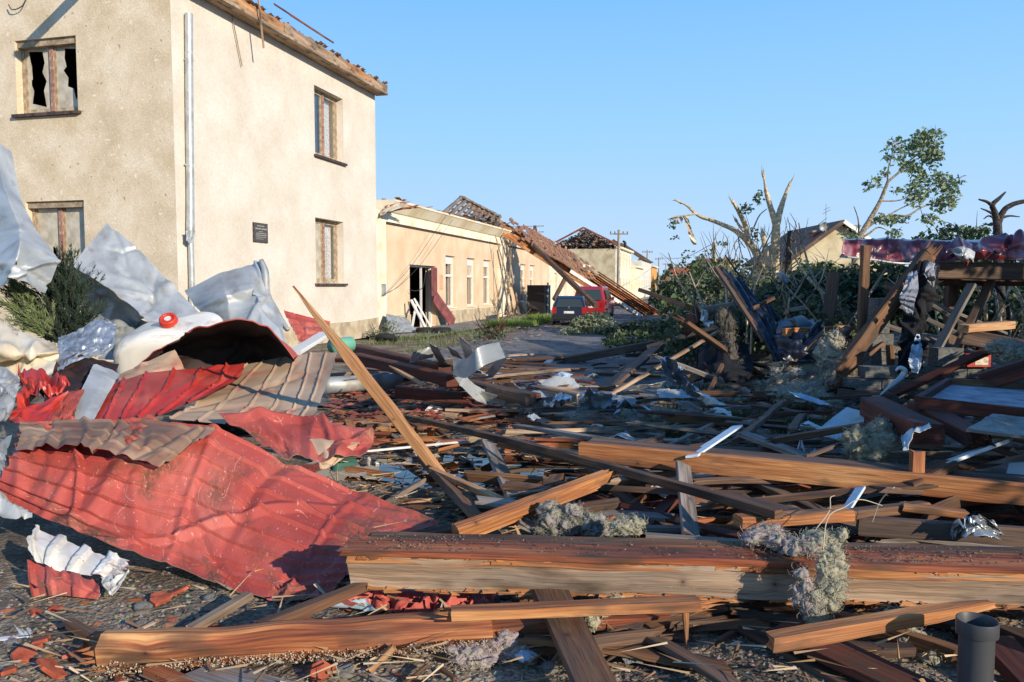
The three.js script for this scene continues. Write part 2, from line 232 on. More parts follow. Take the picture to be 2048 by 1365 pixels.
M.pole = std({ map: mottle(1.5, [hex(0x857b6a), hex(0x9c917e), hex(0xb0a590)], 6) });
M.steel = std({ color: 0x5a5a5c, metalness: .5, roughness: .5 }); M.wire = std({ color: 0x3a3733, roughness: .6 }); M.whitewire = std({ color: 0xb9aa90, roughness: .6 });
M.asphalt = std({ map: mottle(3, [hex(0x5e5c5b), hex(0x706e6b), hex(0x7f7c77)], 6, (c, u, v) => { c = c.map(x => x * (.85 + f2(u, v, 170, 1) * .3)); const d = f2(u + .1, v, 7, 5); return d > .58 ? lerp3(c, [.33, .28, .23], cl((d - .58) * 3)) : c; }), bumpMap: fineBump, bumpScale: .006, roughness: .9 });
M.soil = std({ map: mottle(2.2, [hex(0x574a3b), hex(0x776955), hex(0x928570)], 6, (c, u, v) => { const s = f2(u, v, 160, 2); c = c.map(x => x * (.65 + s * .7)); const p = f2(u + .3, v, 110, 1); return p > .88 ? lerp3(c, [.6, .57, .5], .6) : c; }), bumpMap: roughBump, bumpScale: .03, roughness: 1 });
M.water = std({ color: 0x14110d, roughness: .03 });
M.paintblue = new THREE.MeshPhysicalMaterial({ color: 0x1a2438, roughness: .35, clearcoat: 1, clearcoatRoughness: .1, side: THREE.DoubleSide }); M.paintred = new THREE.MeshPhysicalMaterial({ color: 0xa5141e, roughness: .35, clearcoat: 1, clearcoatRoughness: .1, side: THREE.DoubleSide });
M.carglass = std({ color: 0x39423f, roughness: .08 }); M.taillight = std({ color: 0x9c1f16, roughness: .3 }); M.plate = std({ color: 0xd6d4cc }); M.rim = std({ color: 0x8a8a8a, metalness: .6, roughness: .4 });
M.white = std({ color: 0xd9d8d2, roughness: .5 }); M.maroondoor = std({ map: mottle(1, [hex(0x6b352f), hex(0x7d433b), hex(0x8c5248)], 5), roughness: .5 });
M.greenplastic = std({ color: 0x6fae90, roughness: .4 }); M.hole = std({ color: 0x120e0b });
// ---------- builders ----------
function plankGeo(A, B, w, t, o = {}) {
  A = pp(A); B = pp(B); const T = B.clone().sub(A), L = T.length(); T.normalize();
  let S = T.clone().cross(o.up || UP); if (S.length() < .05) S = T.clone().cross(V(1, 0, 0)); S.normalize(); let U = S.clone().cross(T);
  const q = (o.roll || 0) * Math.PI / 180, S2 = S.clone().multiplyScalar(Math.cos(q)).addScaledVector(U, Math.sin(q)), U2 = U.clone().multiplyScalar(Math.cos(q)).addScaledVector(S, -Math.sin(q)); S = S2; U = U2;
  const n = o.n || Math.round(cl(L / .2, 4, 24)), c = Math.min(w, t) * (o.ch ?? .1), nz = o.nz ?? Math.min(.006, Math.min(w, t) * .1), sd = R() * 100;
  const ring = [[-w / 2 + c, -t / 2], [w / 2 - c, -t / 2], [w / 2, -t / 2 + c], [w / 2, t / 2 - c], [w / 2 - c, t / 2], [-w / 2 + c, t / 2], [-w / 2, t / 2 - c], [-w / 2, -t / 2 + c]];
  const per = [0]; for (let k = 0; k < 8; k++) { const a = ring[k], b = ring[(k + 1) % 8]; per.push(per[k] + Math.hypot(b[0] - a[0], b[1] - a[1])); }
  const u0 = R() * 5, v0 = R() * 2, mb = new MB(), jA = o.jagA ?? o.jag ?? .01, jB = o.jagB ?? o.jag ?? .01;
  const ofsA = ring.map(() => R() * jA), ofsB = ring.map(() => R() * jB), bendS = o.bendS || 0, bendU = o.bend || 0, tw = (o.twist || 0);
  const P = (i, k) => {
    k %= 8; const s = i / n, r = ring[k]; let x = r[0], y = r[1];
    if (o.tA && s * L < o.tA[0]) { const f = mix(o.tA[1], 1, s * L / o.tA[0]); x *= f; y *= f; } if (o.tB && (1 - s) * L < o.tB[0]) { const f = mix(o.tB[1], 1, (1 - s) * L / o.tB[0]); x *= f; y *= f; }
    const a = tw * (s - .5), x2 = x * Math.cos(a) - y * Math.sin(a), y2 = x * Math.sin(a) + y * Math.cos(a), e = i === 0 ? ofsA[k] : i === n ? -ofsB[k] : 0;
    const z = nz * 2; return A.clone().addScaledVector(T, s * L + e).addScaledVector(S, x2 + bendS * 4 * s * (1 - s) + z * (n3(s * L * 4, k * 1.3, sd) - .5)).addScaledVector(U, y2 + bendU * 4 * s * (1 - s) + z * (n3(s * L * 4, k * 1.3, sd + 31) - .5));
  };
  for (let k = 0; k < 8; k++) { const b = mb.p.length / 3; for (let i = 0; i <= n; i++) { mb.v(P(i, k), u0 + i / n * L, v0 + per[k]); mb.v(P(i, k + 1), u0 + i / n * L, v0 + per[k + 1]); if (i) { const a = b + (i - 1) * 2; mb.i.push(a, a + 2, a + 1, a + 1, a + 2, a + 3); } } }
  for (const i of [0, n]) { const ce = V(0, 0, 0); for (let k = 0; k < 8; k++) ce.addScaledVector(P(i, k), 1 / 8); const o0 = mb.v(ce, u0, v0); for (let k = 0; k < 8; k++) { const a = mb.v(P(i, k), u0 + ring[k][0] * .4, v0 + ring[k][1]), d = mb.v(P(i, k + 1), u0 + ring[(k + 1) % 8][0] * .4, v0 + ring[(k + 1) % 8][1]); i ? mb.i.push(o0, a, d) : mb.i.push(o0, d, a); } }
  const g = [mb.geo()];
  const sliver = (end, cnt, len) => { for (let j = 0; j < cnt; j++) { const E = end ? B : A, dir = (end ? 1 : -1), x = rr(-.46, .46) * w, y = rr(-.4, .4) * t, l = rr(.3, 1) * len, sw = rr(.06, .2) * w, st = rr(.12, .4) * t, m2 = new MB(), b = E.clone().addScaledVector(S, x).addScaledVector(U, y).addScaledVector(T, -dir * .03), tip = b.clone().addScaledVector(T, dir * (l + .03)).addScaledVector(S, rr(-.1, .1) * l).addScaledVector(U, rr(-.12, .12) * l); const c4 = [[-1, -1], [1, -1], [1, 1], [-1, 1]].map(([p, r]) => b.clone().addScaledVector(S, p * sw / 2).addScaledVector(U, r * st / 2)); for (let k = 0; k < 4; k++) { const a = m2.v(c4[k], u0, v0 + k * .01), d = m2.v(c4[(k + 1) % 4], u0, v0 + k * .01 + sw), e = m2.v(tip, u0 + l, v0 + k * .01); m2.i.push(a, d, e); } g.push(m2.geo()); } };
  if (o.splitA) sliver(0, o.splitN || 7, o.splitA); if (o.splitB) sliver(1, o.splitN || 7, o.splitB);
  return merge(g);
}
function plank(label, A, B, w, t, mat, o = {}) { return solo(o.name || 'wooden_plank', plankGeo(A, B, w, t, o), W[mat] || mat, label, o.cat || 'plank', o.group); }

// crumpled sheet through a grid of points (rows of equal length)
function sheetGeo(rows, o = {}) {
  const G = rows.map(r => r.map(pp)), nr = G.length, nc = G[0].length, nu = o.nu || 60, nv = o.nv || 40, th = o.th ?? .003;
  const cr = (a, b, c, d, t, lin) => { const q = V(0, 0, 0); for (const k of ['x', 'y', 'z']) { const s = .5 * ((2 * b[k]) + (-a[k] + c[k]) * t + (2 * a[k] - 5 * b[k] + 4 * c[k] - d[k]) * t * t + (-a[k] + 3 * b[k] - 3 * c[k] + d[k]) * t * t * t); q[k] = mix(s, mix(b[k], c[k], t), lin); } return q; };
  const lin = o.lin ?? .35, ix = (a, n) => cl(a, 0, n - 1);
  const base = (u, v) => { const x = cl(u, -.001, 1) * (nc - 1), y = cl(v, -.001, 1) * (nr - 1), xi = Math.min(nc - 2, Math.max(0, Math.floor(x))), yi = Math.min(nr - 2, Math.max(0, Math.floor(y))), r = []; for (let k = -1; k < 3; k++) { const row = G[ix(yi + k, nr)]; r.push(cr(row[ix(xi - 1, nc)], row[xi], row[xi + 1], row[ix(xi + 2, nc)], x - xi, lin)); } return cr(r[0], r[1], r[2], r[3], y - yi, lin); };
  const Lu = (G[0][0].distanceTo(G[0][nc - 1]) + G[nr - 1][0].distanceTo(G[nr - 1][nc - 1])) / 2, Lv = (G[0][0].distanceTo(G[nr - 1][0]) + G[0][nc - 1].distanceTo(G[nr - 1][nc - 1])) / 2;
  const F = []; for (let k = 0; k < (o.folds ?? 14); k++) { const a = o.cross && R() < .75 ? Math.PI / 2 + rr(-.4, .4) : R() * Math.PI; F.push([R() * Lu, R() * Lv, Math.cos(a), Math.sin(a), rr(.04, .16) * Math.min(Lu, Lv) * (o.fw || 1), rr(.15, .7) * Math.max(Lu, Lv), rr(-1, 1) * (o.amp ?? .02)]); }
  for (let k = 0; k < (o.dents || 0); k++) { const a = R() * Math.PI; F.push([R() * Lu, R() * Lv, Math.cos(a), Math.sin(a), rr(.02, .05) * Math.min(Lu, Lv), rr(.04, .14) * Math.max(Lu, Lv), rr(-1, 1) * (o.damp ?? .01)]); }
  const sd = R() * 50, jag = o.jag ?? .02;
  const disp = (u, v) => { const x = u * Lu, y = v * Lv; let d = 0; for (const [a, b, c, s, w, l, h] of F) { const p = (x - a) * c + (y - b) * s, q = -(x - a) * s + (y - b) * c + (o.straight ? .012 : .06) * Math.sin(p * 5); if (Math.abs(q) < w && Math.abs(p) < l) d += h * (1 - Math.abs(q) / w) * (1 - (p / l) ** 2); } d += (f3(x * 2.2, y * 2.2, sd, 3) - .5) * (o.soft ?? .03);
    if (o.ribs) { const k = (o.ribs.dir === 'v' ? u : v) * o.ribs.n, f = k - Math.floor(k), W_ = o.ribs.w || .28; const e = o.ribs.e || .05; d += o.ribs.h * cl(f / e) * (1 - cl((f - W_ + e) / e)); } return d; };
  const pos = [], nor = [], E = .004, uvs = [], W1 = nu + 1;
  for (let j = 0; j <= nv; j++) for (let i = 0; i <= nu; i++) {
    let u = i / nu, v = j / nv; const ju0 = jag * n2(v * 14 + sd, sd, 0, 0), ju1 = jag * n2(v * 14 + sd, sd + 9, 0, 0), jv0 = jag * n2(u * 14 + sd, sd + 4, 0, 0), jv1 = jag * n2(u * 14 + sd, sd + 17, 0, 0); u = mix(ju0, 1 - ju1, u); v = mix(jv0, 1 - jv1, v);
    const p = base(u, v), a = base(u + E, v).sub(base(u - E, v)), b = base(u, v + E).sub(base(u, v - E)), N = a.cross(b).normalize(); if (o.flip) N.negate(); p.addScaledVector(N, disp(u, v)); pos.push(p); nor.push(N); uvs.push([u * Lu, v * Lv]);
  }
  const face = (s) => { const mb = new MB(), f0 = R() * 3, f1 = R() * 3; pos.forEach((p, k) => mb.v(p.clone().addScaledVector(nor[k], s * th / 2), uvs[k][0] + f0, uvs[k][1] + f1)); for (let j = 0; j < nv; j++) for (let i = 0; i < nu; i++) { const a = j * W1 + i; (s > 0) !== !!o.flip ? mb.i.push(a, a + 1, a + W1, a + 1, a + W1 + 1, a + W1) : mb.i.push(a, a + W1, a + 1, a + 1, a + W1, a + W1 + 1); } return mb; };
  const top = face(1), bot = face(-1);
  const rim = (a, b) => { const o0 = bot.v(pos[a].clone().addScaledVector(nor[a], th / 2)), o1 = bot.v(pos[b].clone().addScaledVector(nor[b], th / 2)), o2 = bot.v(pos[b].clone().addScaledVector(nor[b], -th / 2)), o3 = bot.v(pos[a].clone().addScaledVector(nor[a], -th / 2)); bot.i.push(o0, o1, o2, o0, o2, o3); };
  for (let i = 0; i < nu; i++) { rim(i, i + 1); rim(nv * W1 + i, nv * W1 + i + 1); } for (let j = 0; j < nv; j++) { rim(j * W1, j * W1 + W1); rim(j * W1 + nu, j * W1 + W1 + nu); }
  return { top: top.geo(), bottom: bot.geo() };
}
function sheet(name, label, cat, rows, mat, back, o = {}) {
  const g = sheetGeo(rows, o);
  if (!back || back === mat) return solo(name, [g.top, g.bottom], mat, label, cat, o.group);
  g.top.computeBoundingBox(); const b = g.top.boundingBox, t = thing(name, label, cat, V((b.min.x + b.max.x) / 2, b.min.y, (b.min.z + b.max.z) / 2), o.group);
  obj('painted_face', g.top, mat, t); obj('underside', g.bottom, back, t); return t;
}
// mineral wool: a felted mass broken into strands, with loose curled fibres all over
const YEL = [.36, .33, .22], GRN = [.23, .22, .16], LIL = [.30, .25, .25], PNK = [.35, .27, .24];
function woolGeo(list, o = {}) {
  const out = [], cols = o.cols || [YEL, GRN, LIL], k0 = o.scale || 1;
  for (const [c0, rx, ry, rz] of list) {
    const c = pp(c0), sd = R() * 90, S = Math.max(rx, ry, rz), det = Math.round(cl(S / k0 * 150, 10, 24)), g = mergeVertices(new THREE.IcosahedronGeometry(1, det).deleteAttribute('uv').deleteAttribute('normal')), p = g.attributes.position, col = new Float32Array(p.count * 3), fr = .03 * k0;
    for (let i = 0; i < p.count; i++) {
      const x = p.getX(i), y = p.getY(i), z = p.getZ(i), wx = x * rx / fr + sd, wy = y * ry / fr, wz = z * rz / fr, big = f3(x * 1.6 + sd, y * 1.6, z * 1.6, 3), w1 = n3(wx * .25, wy * .25, wz * .25) * 3, m = 1 - Math.abs(f3(wx * .5 + w1, wy * .5 - w1, wz * .5, 2) - .5) * 4, s = n3(wx * 1.7 + w1, wy * 1.7, wz * 1.7 - w1), v = n3(wx * 4, wy * 4, wz * 4);
      const r = .42 + big * 1.05, e = (m * .013 + (s - .5) * .022 + (v - .5) * .012) * k0; p.setXYZ(i, c.x + x * (rx * r + e), c.y + y * (ry * r + e), c.z + z * (rz * r + e));
      const k = f3(x * 1.3 + sd, y * 1.3 + 5, z * 1.3, 2), cc = lerp3(cols[0], cols[2], sstep(.44, .56, k)), d = lerp3(cc, cols[1], cl(s * 1.6 - .4)); col.set(d, i * 3);
    }
    g.setAttribute('color', new THREE.BufferAttribute(col, 3)); g.computeVertexNormals(); out.push(g);
    const fb = new MB(), nf = Math.min(1600, o.fib ?? Math.round(34000 * (rx * ry + rx * rz + ry * rz) / (k0 * k0))), nn = g.attributes.normal;
    for (let k = 0; k < nf; k++) {
      const i = Math.floor(R() * p.count), N = V(nn.getX(i), nn.getY(i), nn.getZ(i)), T = V(rr(-1, 1), rr(-1, 1), rr(-1, 1)).cross(N).normalize(), B = T.clone().cross(N), l = rr(.015, .05) * k0, wd = rr(.0007, .0016) * k0, cu = rr(-1.6, 1.6), cc = lerp3(pick(cols), col.slice(i * 3, i * 3 + 3), .6), P = V(p.getX(i), p.getY(i), p.getZ(i)), loose = R() < .05 ? 2 : .7; let a = P.clone().addScaledVector(N, -.002), prev = null;
      for (let m = 0; m < 4; m++) { const t = m / 3, ang = cu * t, q2 = P.clone().addScaledVector(T, Math.sin(ang + .001) / (cu || 1) * l).addScaledVector(B, (1 - Math.cos(ang)) / (cu || 1) * l).addScaledVector(N, (Math.sin(t * 3.1) * .012 + t * .006) * loose * k0), s = N.clone().multiplyScalar(wd * (1 - t * .6)).addScaledVector(B, wd * .6); const x0 = fb.v(q2.clone().sub(s), 0, 0, cc), x1 = fb.v(q2.clone().add(s), 0, 0, cc); if (prev) fb.i.push(prev[0], prev[1], x1, prev[0], x1, x0); prev = [x0, x1]; }
    }
    out.push(fb.geo());
  }
  return merge(out);
}
function rags(list, k) { const out = []; for (const [c0, rx, ry, rz] of list) { const c = pp(c0); for (let i = 0; i < k; i++) { const s = i ? rr(.3, .6) : .62; out.push([i ? c.clone().add(V(rr(-.75, .75) * rx, rr(-.75, .75) * ry, rr(-.6, .6) * rz)) : c, rx * s * rr(.8, 1.3), ry * s * rr(.8, 1.3), rz * s * rr(.8, 1.2)]); } } return out; }
const wool = (label, list, o = {}) => solo('mineral_wool', woolGeo(rags(list, o.n || 5), o), M.vc, label, 'insulation', o.group);
// foliage: many small folded leaves through a volume; each leaf's tone is drawn at random, the same at every height
function leaves(mb, c, rx, ry, rz, n, size, cols, o = {}) {
  for (let k = 0; k < n; k++) {
    let x, y, z, q; do { x = rr(-1, 1); y = rr(-1, 1); z = rr(-1, 1); q = x * x + y * y + z * z; } while (q > 1 || f3(x * 2.3 + c.x, y * 2.3 + c.y, z * 2.3 + c.z, 2) < (o.gap ?? .44));
    const p = V(c.x + x * rx, c.y + y * ry, c.z + z * rz), d = V(rr(-1, 1), rr(-1, .5), rr(-1, 1)).normalize(), s = d.clone().cross(V(rr(-1, 1), rr(-1, 1), rr(-1, 1))).normalize(), l = size * rr(.6, 1.3), w = l * (o.slim ?? .32), cc = lerp3(pick(cols), pick(cols), R()), nrm = d.clone().cross(s).multiplyScalar(w * .35);
    const tip = p.clone().addScaledVector(d, l), mid = p.clone().addScaledVector(d, l * .45), L = mid.clone().addScaledVector(s, w).add(nrm), Rr = mid.clone().addScaledVector(s, -w).add(nrm); const a = mb.v(p, 0, 0, cc), b = mb.v(L, .5, 1, cc), t = mb.v(tip, 1, 0, cc), e = mb.v(Rr, .5, -1, cc); mb.i.push(a, b, t, a, t, e);
  }
}
const GREEN = [[.05, .09, .02], [.075, .12, .03], [.10, .15, .05], [.06, .10, .035]], DARKG = [[.03, .055, .018], [.045, .08, .025], [.06, .10, .035]], OLIVE = [[.09, .11, .045], [.12, .14, .06], [.07, .085, .035]], SILV = [[.14, .17, .09], [.10, .14, .06], [.2, .21, .13]];
function branches(list, mat, seg = 7) { return list.map(([pts, r]) => tube(pts, r, seg, 4, .12)); }
function twigs(c, rx, ry, rz, n, len, r0 = .008) { const g = []; for (let k = 0; k < n; k++) { const p = V(c.x + rr(-1, 1) * rx, c.y + rr(-1, 1) * ry, c.z + rr(-1, 1) * rz), d = V(rr(-1, 1), rr(-.4, 1), rr(-1, 1)).normalize().multiplyScalar(len * rr(.5, 1.3)), m = p.clone().addScaledVector(d, .5).add(V(rr(-.1, .1), rr(-.1, .1), rr(-.1, .1)).multiplyScalar(len)); g.push(tube([p, m, p.clone().add(d)], [r0, r0 * .8, r0 * .3], 4, 2)); } return g; }
function shrub(name, label, cat, blobs, size, cols, o = {}) {
  const b0 = pp(blobs[0][0]), base = V(b0.x, 0, b0.z), t = thing(name, label, cat, base, o.group), mb = new MB(), tw = [];
  for (const [c0, rx, ry, rz, n] of blobs) { const c = pp(c0); leaves(mb, c, rx, ry, rz, n, size, cols, o); tw.push(...twigs(c, rx * .8, ry * .8, rz * .8, Math.max(4, Math.round(n / 160)), Math.max(rx, ry) * .8, o.tw || .01)); }
  obj('foliage', mb.geo(), M.leaf, t); tag(obj('branches', tw, o.bark || M.barkdark, t), null, null, null, 'stuff'); return t;
}
// ---------- buildings ----------
const SD = V(Math.sin(STREET), 0, -Math.cos(STREET)), SN = V(Math.cos(STREET), 0, Math.sin(STREET));
const corner = gd(755, 672); // far corner of the tall house on the street side
const FA = frame(corner, STREET);                                          // facade line: u grows away along the street
const uNear = (() => { let lo = -25, hi = 0; for (let i = 0; i < 50; i++) { const m = (lo + hi) / 2, p = FA.pt(m, 1.6); const px = 1024 + FPX * p.x / -p.z; px < 357 ? lo = m : hi = m; } return lo; })();
const cornerN = FA.pt(uNear, 0), FL = frame(cornerN, STREET - Math.PI / 2); // gable-side wall: u grows to the left
FL.N = FL.N.clone().negate(); FL.m = new THREE.Matrix4().makeBasis(FL.U, UP, FL.N).setPosition(cornerN); { const o = FL.o; FL.pt = (u, y, n = 0) => o.clone().addScaledVector(FL.U, u).addScaledVector(FL.N, n).add(V(0, y, 0)); FL.pix = (px, py, n = 0) => { const r = ray(px, py), p0 = o.clone().addScaledVector(FL.N, n), t = p0.sub(camera.position).dot(FL.N) / r.dot(FL.N), q = r.multiplyScalar(t).add(camera.position).sub(o); return [q.dot(FL.U), q.y]; }; }
const winRect = (f, x0, y0, x1, y1) => { const a = f.pix(x0, y0), b = f.pix(x1, y1), c = f.pix(x0, y1), d = f.pix(x1, y0); return [Math.min(a[0], b[0]), Math.max(a[0], b[0]), (b[1] + c[1]) / 2, (a[1] + d[1]) / 2]; };
function windowIn(f, r, parent, o = {}) {                                   // [u0,u1,y0,y1] in a wall 0.4 thick; outer frame, two leaves, panes, sill
  const [u0, u1, y0, y1] = r, n = -(o.set ?? .24), fr = o.fw || .07, um = (u0 + u1) / 2, w = obj('window', [f.box(u0, u0 + fr, y0, y1, n - .06, n + .03), f.box(u1 - fr, u1, y0, y1, n - .06, n + .03), f.box(u0 + fr, u1 - fr, y1 - fr, y1, n - .06, n + .03), f.box(u0 + fr, u1 - fr, y0, y0 + fr, n - .06, n + .03)], o.mat || M.frameTan, parent);
  const bars = [[um - .05, um + .05, y0 + fr, y1 - fr]], lf = .05;
  if (!o.single) obj('mullion', f.box(um - .05, um + .05, y0 + fr, y1 - fr, n - .05, n + .045), o.mull || M.framePink, w);
  const halves = o.single ? [[u0 + fr, u1 - fr]] : [[u0 + fr, um - .05], [um + .05, u1 - fr]];
  halves.forEach(([a, b], k) => { obj('sash', [f.box(a, a + lf, y0 + fr, y1 - fr, n - .04, n + .01), f.box(b - lf, b, y0 + fr, y1 - fr, n - .04, n + .01), f.box(a + lf, b - lf, y1 - fr - lf, y1 - fr, n - .04, n + .01), f.box(a + lf, b - lf, y0 + fr, y0 + fr + lf + .02, n - .04, n + .01)], o.sash || M.frameTan, w); if (o.pane) o.pane(w, k, a + lf, b - lf, y0 + fr + lf + .02, y1 - fr - lf, n - .015); });
  if (!o.nosill) obj('sill', f.poly([[u0 - .08, y0 - .07], [u1 + .08, y0 - .07], [u1 + .08, y0 - .005], [u0 - .08, y0 - .005]], n + .04, .09), o.sillm || M.sill, w);
  return w;
}
const jagHole = (a, b, c, d, pts) => pts.map(([x, y]) => [mix(a, b, x), mix(c, d, y)]);
function tallHouse() {
  const h = thing('two_storey_house', 'tall cream plastered house with torn eaves and broken windows', 'house', cornerN.clone());
  const top = FA.pix(757, 190)[1], len = -uNear;
  const wA = winRect(FA, 628, 185, 687, 318), wB = winRect(FA, 630, 440, 688, 567);
  { const d = [FL.pix(28, 80)[0], FL.pix(153, 75)[0]]; }
  const wC = winRect(FL, 28, 76, 156, 226), wD = winRect(FL, 50, 402, 172, 556);
  const fs = u => u - uNear, FF = frame(cornerN, STREET);
  const hole = r => rect(r[0], r[1], r[2], r[3]), sh = r => [fs(r[0]), fs(r[1]), r[2], r[3]];
  const A = sh(wA), B = sh(wB), TH = .42;
  obj('street_wall', FF.poly(rect(TH, len, 0, top), -TH, 0, [hole(A), hole(B)]), M.facade, h);
  const sideTop = top + 2.2, sw = 9.5;
  obj('side_wall', FL.poly([[0, 0], [sw, 0], [sw, sideTop], [0, sideTop]], -TH, 0, [hole(wC), hole(wD)]), M.sidewall, h);
  obj('corner_strip', FF.poly([[.0, .9], [TH, .9], [TH, top], [0, top]], .002, .006), M.facade, h);
  obj('rear_wall', [FF.box(len - TH, len, 0, top, -sw, -TH), FL.box(sw - TH, sw, 0, sideTop, -len, -TH)], M.plinth, h);
  obj('plinth', FF.poly([[.0, 0], [len + .03, 0], [len + .03, .62], [len * .8, .56], [len * .5, .6], [len * .2, .5], [0, .55]], .0, .035), M.plinth, h);
  obj('attic_floor', FF.box(TH, len - TH, top - .35, top - .1, -sw + .4, -TH), M.room, h); obj('floor_slab', FF.box(TH, len - TH, top / 2 - .2, top / 2, -sw + .4, -TH), M.room, h);
  obj('room_partition', FF.box(3.2, 3.35, 0, top - .4, -sw + .5, -TH), M.roomdark, h);
  // eaves: boxed soffit board, fascia boards with torn upper edge, and what is left of the tiles
  const so = obj('soffit', FF.box(-.1, len + .12, top - .08, top + .0, 0, .42), W.beam, h);
  for (let k = 0, u = -.15; u < len + .1; k++) { const l = rr(1.3, 2.4), e = Math.min(len + .15, u + l), f = []; const pts = [[u, top + .004], [e - .01, top + .004]]; for (let q = 8; q >= 0; q--) pts.push([mix(u, e - .01, q / 8), top + .25 + rr(-.04, .05)]); obj('fascia_board', FF.poly(pts, .36 - (k % 2) * .012, .405 - (k % 2) * .012), [W.beam, W.pale, W.beam][k % 3], h); u = e; }
  obj('wall_plate', FF.box(-.1, len, top + .0, top + .24, -.3, .3), W.dark, h);
  const tg = new THREE.CylinderGeometry(.13, .13, .4, 7, 1, true, -.9, 1.8);
  for (let u = 0; u < len + .1; u += .24) { if (R() < .35) continue; const p = FF.pt(u + rr(-.03, .03), top + .30 + rr(-.02, .05), .2 + rr(-.06, .1)), m = new THREE.Mesh(tg, pick([M.tile, M.tile2])); m.name = 'roof_tile'; m.position.copy(p).sub(h.position); m.rotation.set(rr(-.1, .1) + 1.25, -STREET + Math.PI / 2 + rr(-.3, .3), rr(-.3, .3), 'YXZ'); m.castShadow = m.receiveShadow = true; h.add(m); }
  obj('batten', [plankGeo(FF.pt(3.9, top + .75, .1), FF.pt(len - 3.4, top + .62, .25), .03, .04), plankGeo(FF.pt(4.5, top + .66, .2), FF.pt(len - 3.6, top + .58, .3), .03, .03)], W.red, h);
  // windows
  const shards = (outline) => (f, q, n) => outline;
  windowIn(FF, A, h, { pane: (w, k, a, b, c, d, n) => { obj('pane', FF.box(a, b, c, d, n, n + .004), M.glass, w); obj('inner_pane', FF.box(a, b, c, d, n - .06, n - .056), M.glass, w); if (k) obj('curtain', FF.box(mix(a, b, .45), b, c, d - .02, n - .16, n - .155), M.curtain, w); } });
  windowIn(FF, B, h, { pane: (w, k, a, b, c, d, n) => { obj('pane', FF.box(a, b, c, d, n, n + .004), k ? M.glass : M.reflectTintGlass, w); obj('curtain', FF.box(a, b, c, d - .02, n - .12, n - .115), M.curtain, w); } });
  const sideWin = (r, k0) => {
    const wn = windowIn(FL, r, h, { set: .2, pane: (w, k, a, b, c, d, n) => {
      const full = rect(a, b, c, d), hl = k0 === 0 ? (k === 0 ? [[.0, .93], [.62, .95], [.66, .8], [.58, .66], [.72, .6], [.52, .48], [.55, .34], [.3, .3], [.2, .12], [.02, .22]] : [[.3, .93], [.95, .95], [.82, .7], [.8, .5], [.9, .45], [.76, .3], [.85, .1], [.2, .03], [.3, .3], [.16, .45], [.34, .6], [.22, .75]]) : (k === 1 ? [[.1, .35], [.32, .4], [.35, .1], [.2, .02], [.12, .12]] : null);
      obj('pane', FL.poly(full, n, n + .004, hl ? [jagHole(a, b, c, d, hl)] : []), M.reflectTintGlass, w); } });
    obj('roller_box', FL.poly([[r[0], r[3] - .14], [r[1], r[3] - .14], [r[1], r[3] + .0], [r[0], r[3] + .0]], -.2, -.06), M.frameTan, wn); return wn;
  };
  sideWin(wC, 0); sideWin(wD, 1);
  // the timber that sticks out above the side window throws the long shadow across it
  { const [u, y] = FL.pix(38, 106), tip = FL.pt(u, y, 0).addScaledVector(sunDir, 2.0 / sunDir.dot(FL.N)), [ub, yb] = FL.pix(185, -55); obj('roof_timber', plankGeo(FL.pt(ub, yb, -.3), tip, .2, .14, { splitB: .1 }), W.grey, h); }
  obj('cable', tube([FL.pt(FL.pix(55, 10)[0], FL.pix(55, -4)[1], .02), FL.pt(FL.pix(50, 10)[0], FL.pix(50, 16)[1], .1), FL.pt(FL.pix(30, 10)[0], FL.pix(30, 22)[1], .1), FL.pt(FL.pix(24, 10)[0], FL.pix(24, 12)[1], .1)], .012, 5, 5), M.wire, h);
  obj('batten_and_strip', [plankGeo(FF.pt(fs(FA.pix(478, 0)[0]), top + .5, .5), (() => { const [u, y] = FA.pix(527, 97, .5); return FF.pt(fs(u), y, .5); })(), .04, .03), plankGeo((() => { const [u, y] = FA.pix(463, 28, .06); return FF.pt(fs(u), y, .06); })(), (() => { const [u, y] = FA.pix(484, 133, .06); return FF.pt(fs(u), y, .06); })(), .02, .02)], W.beam, h);  // batten off the eave, plus a thinner strip close to the wall
  return { h, FF, fs, top, len };
}
const TH1 = tallHouse();
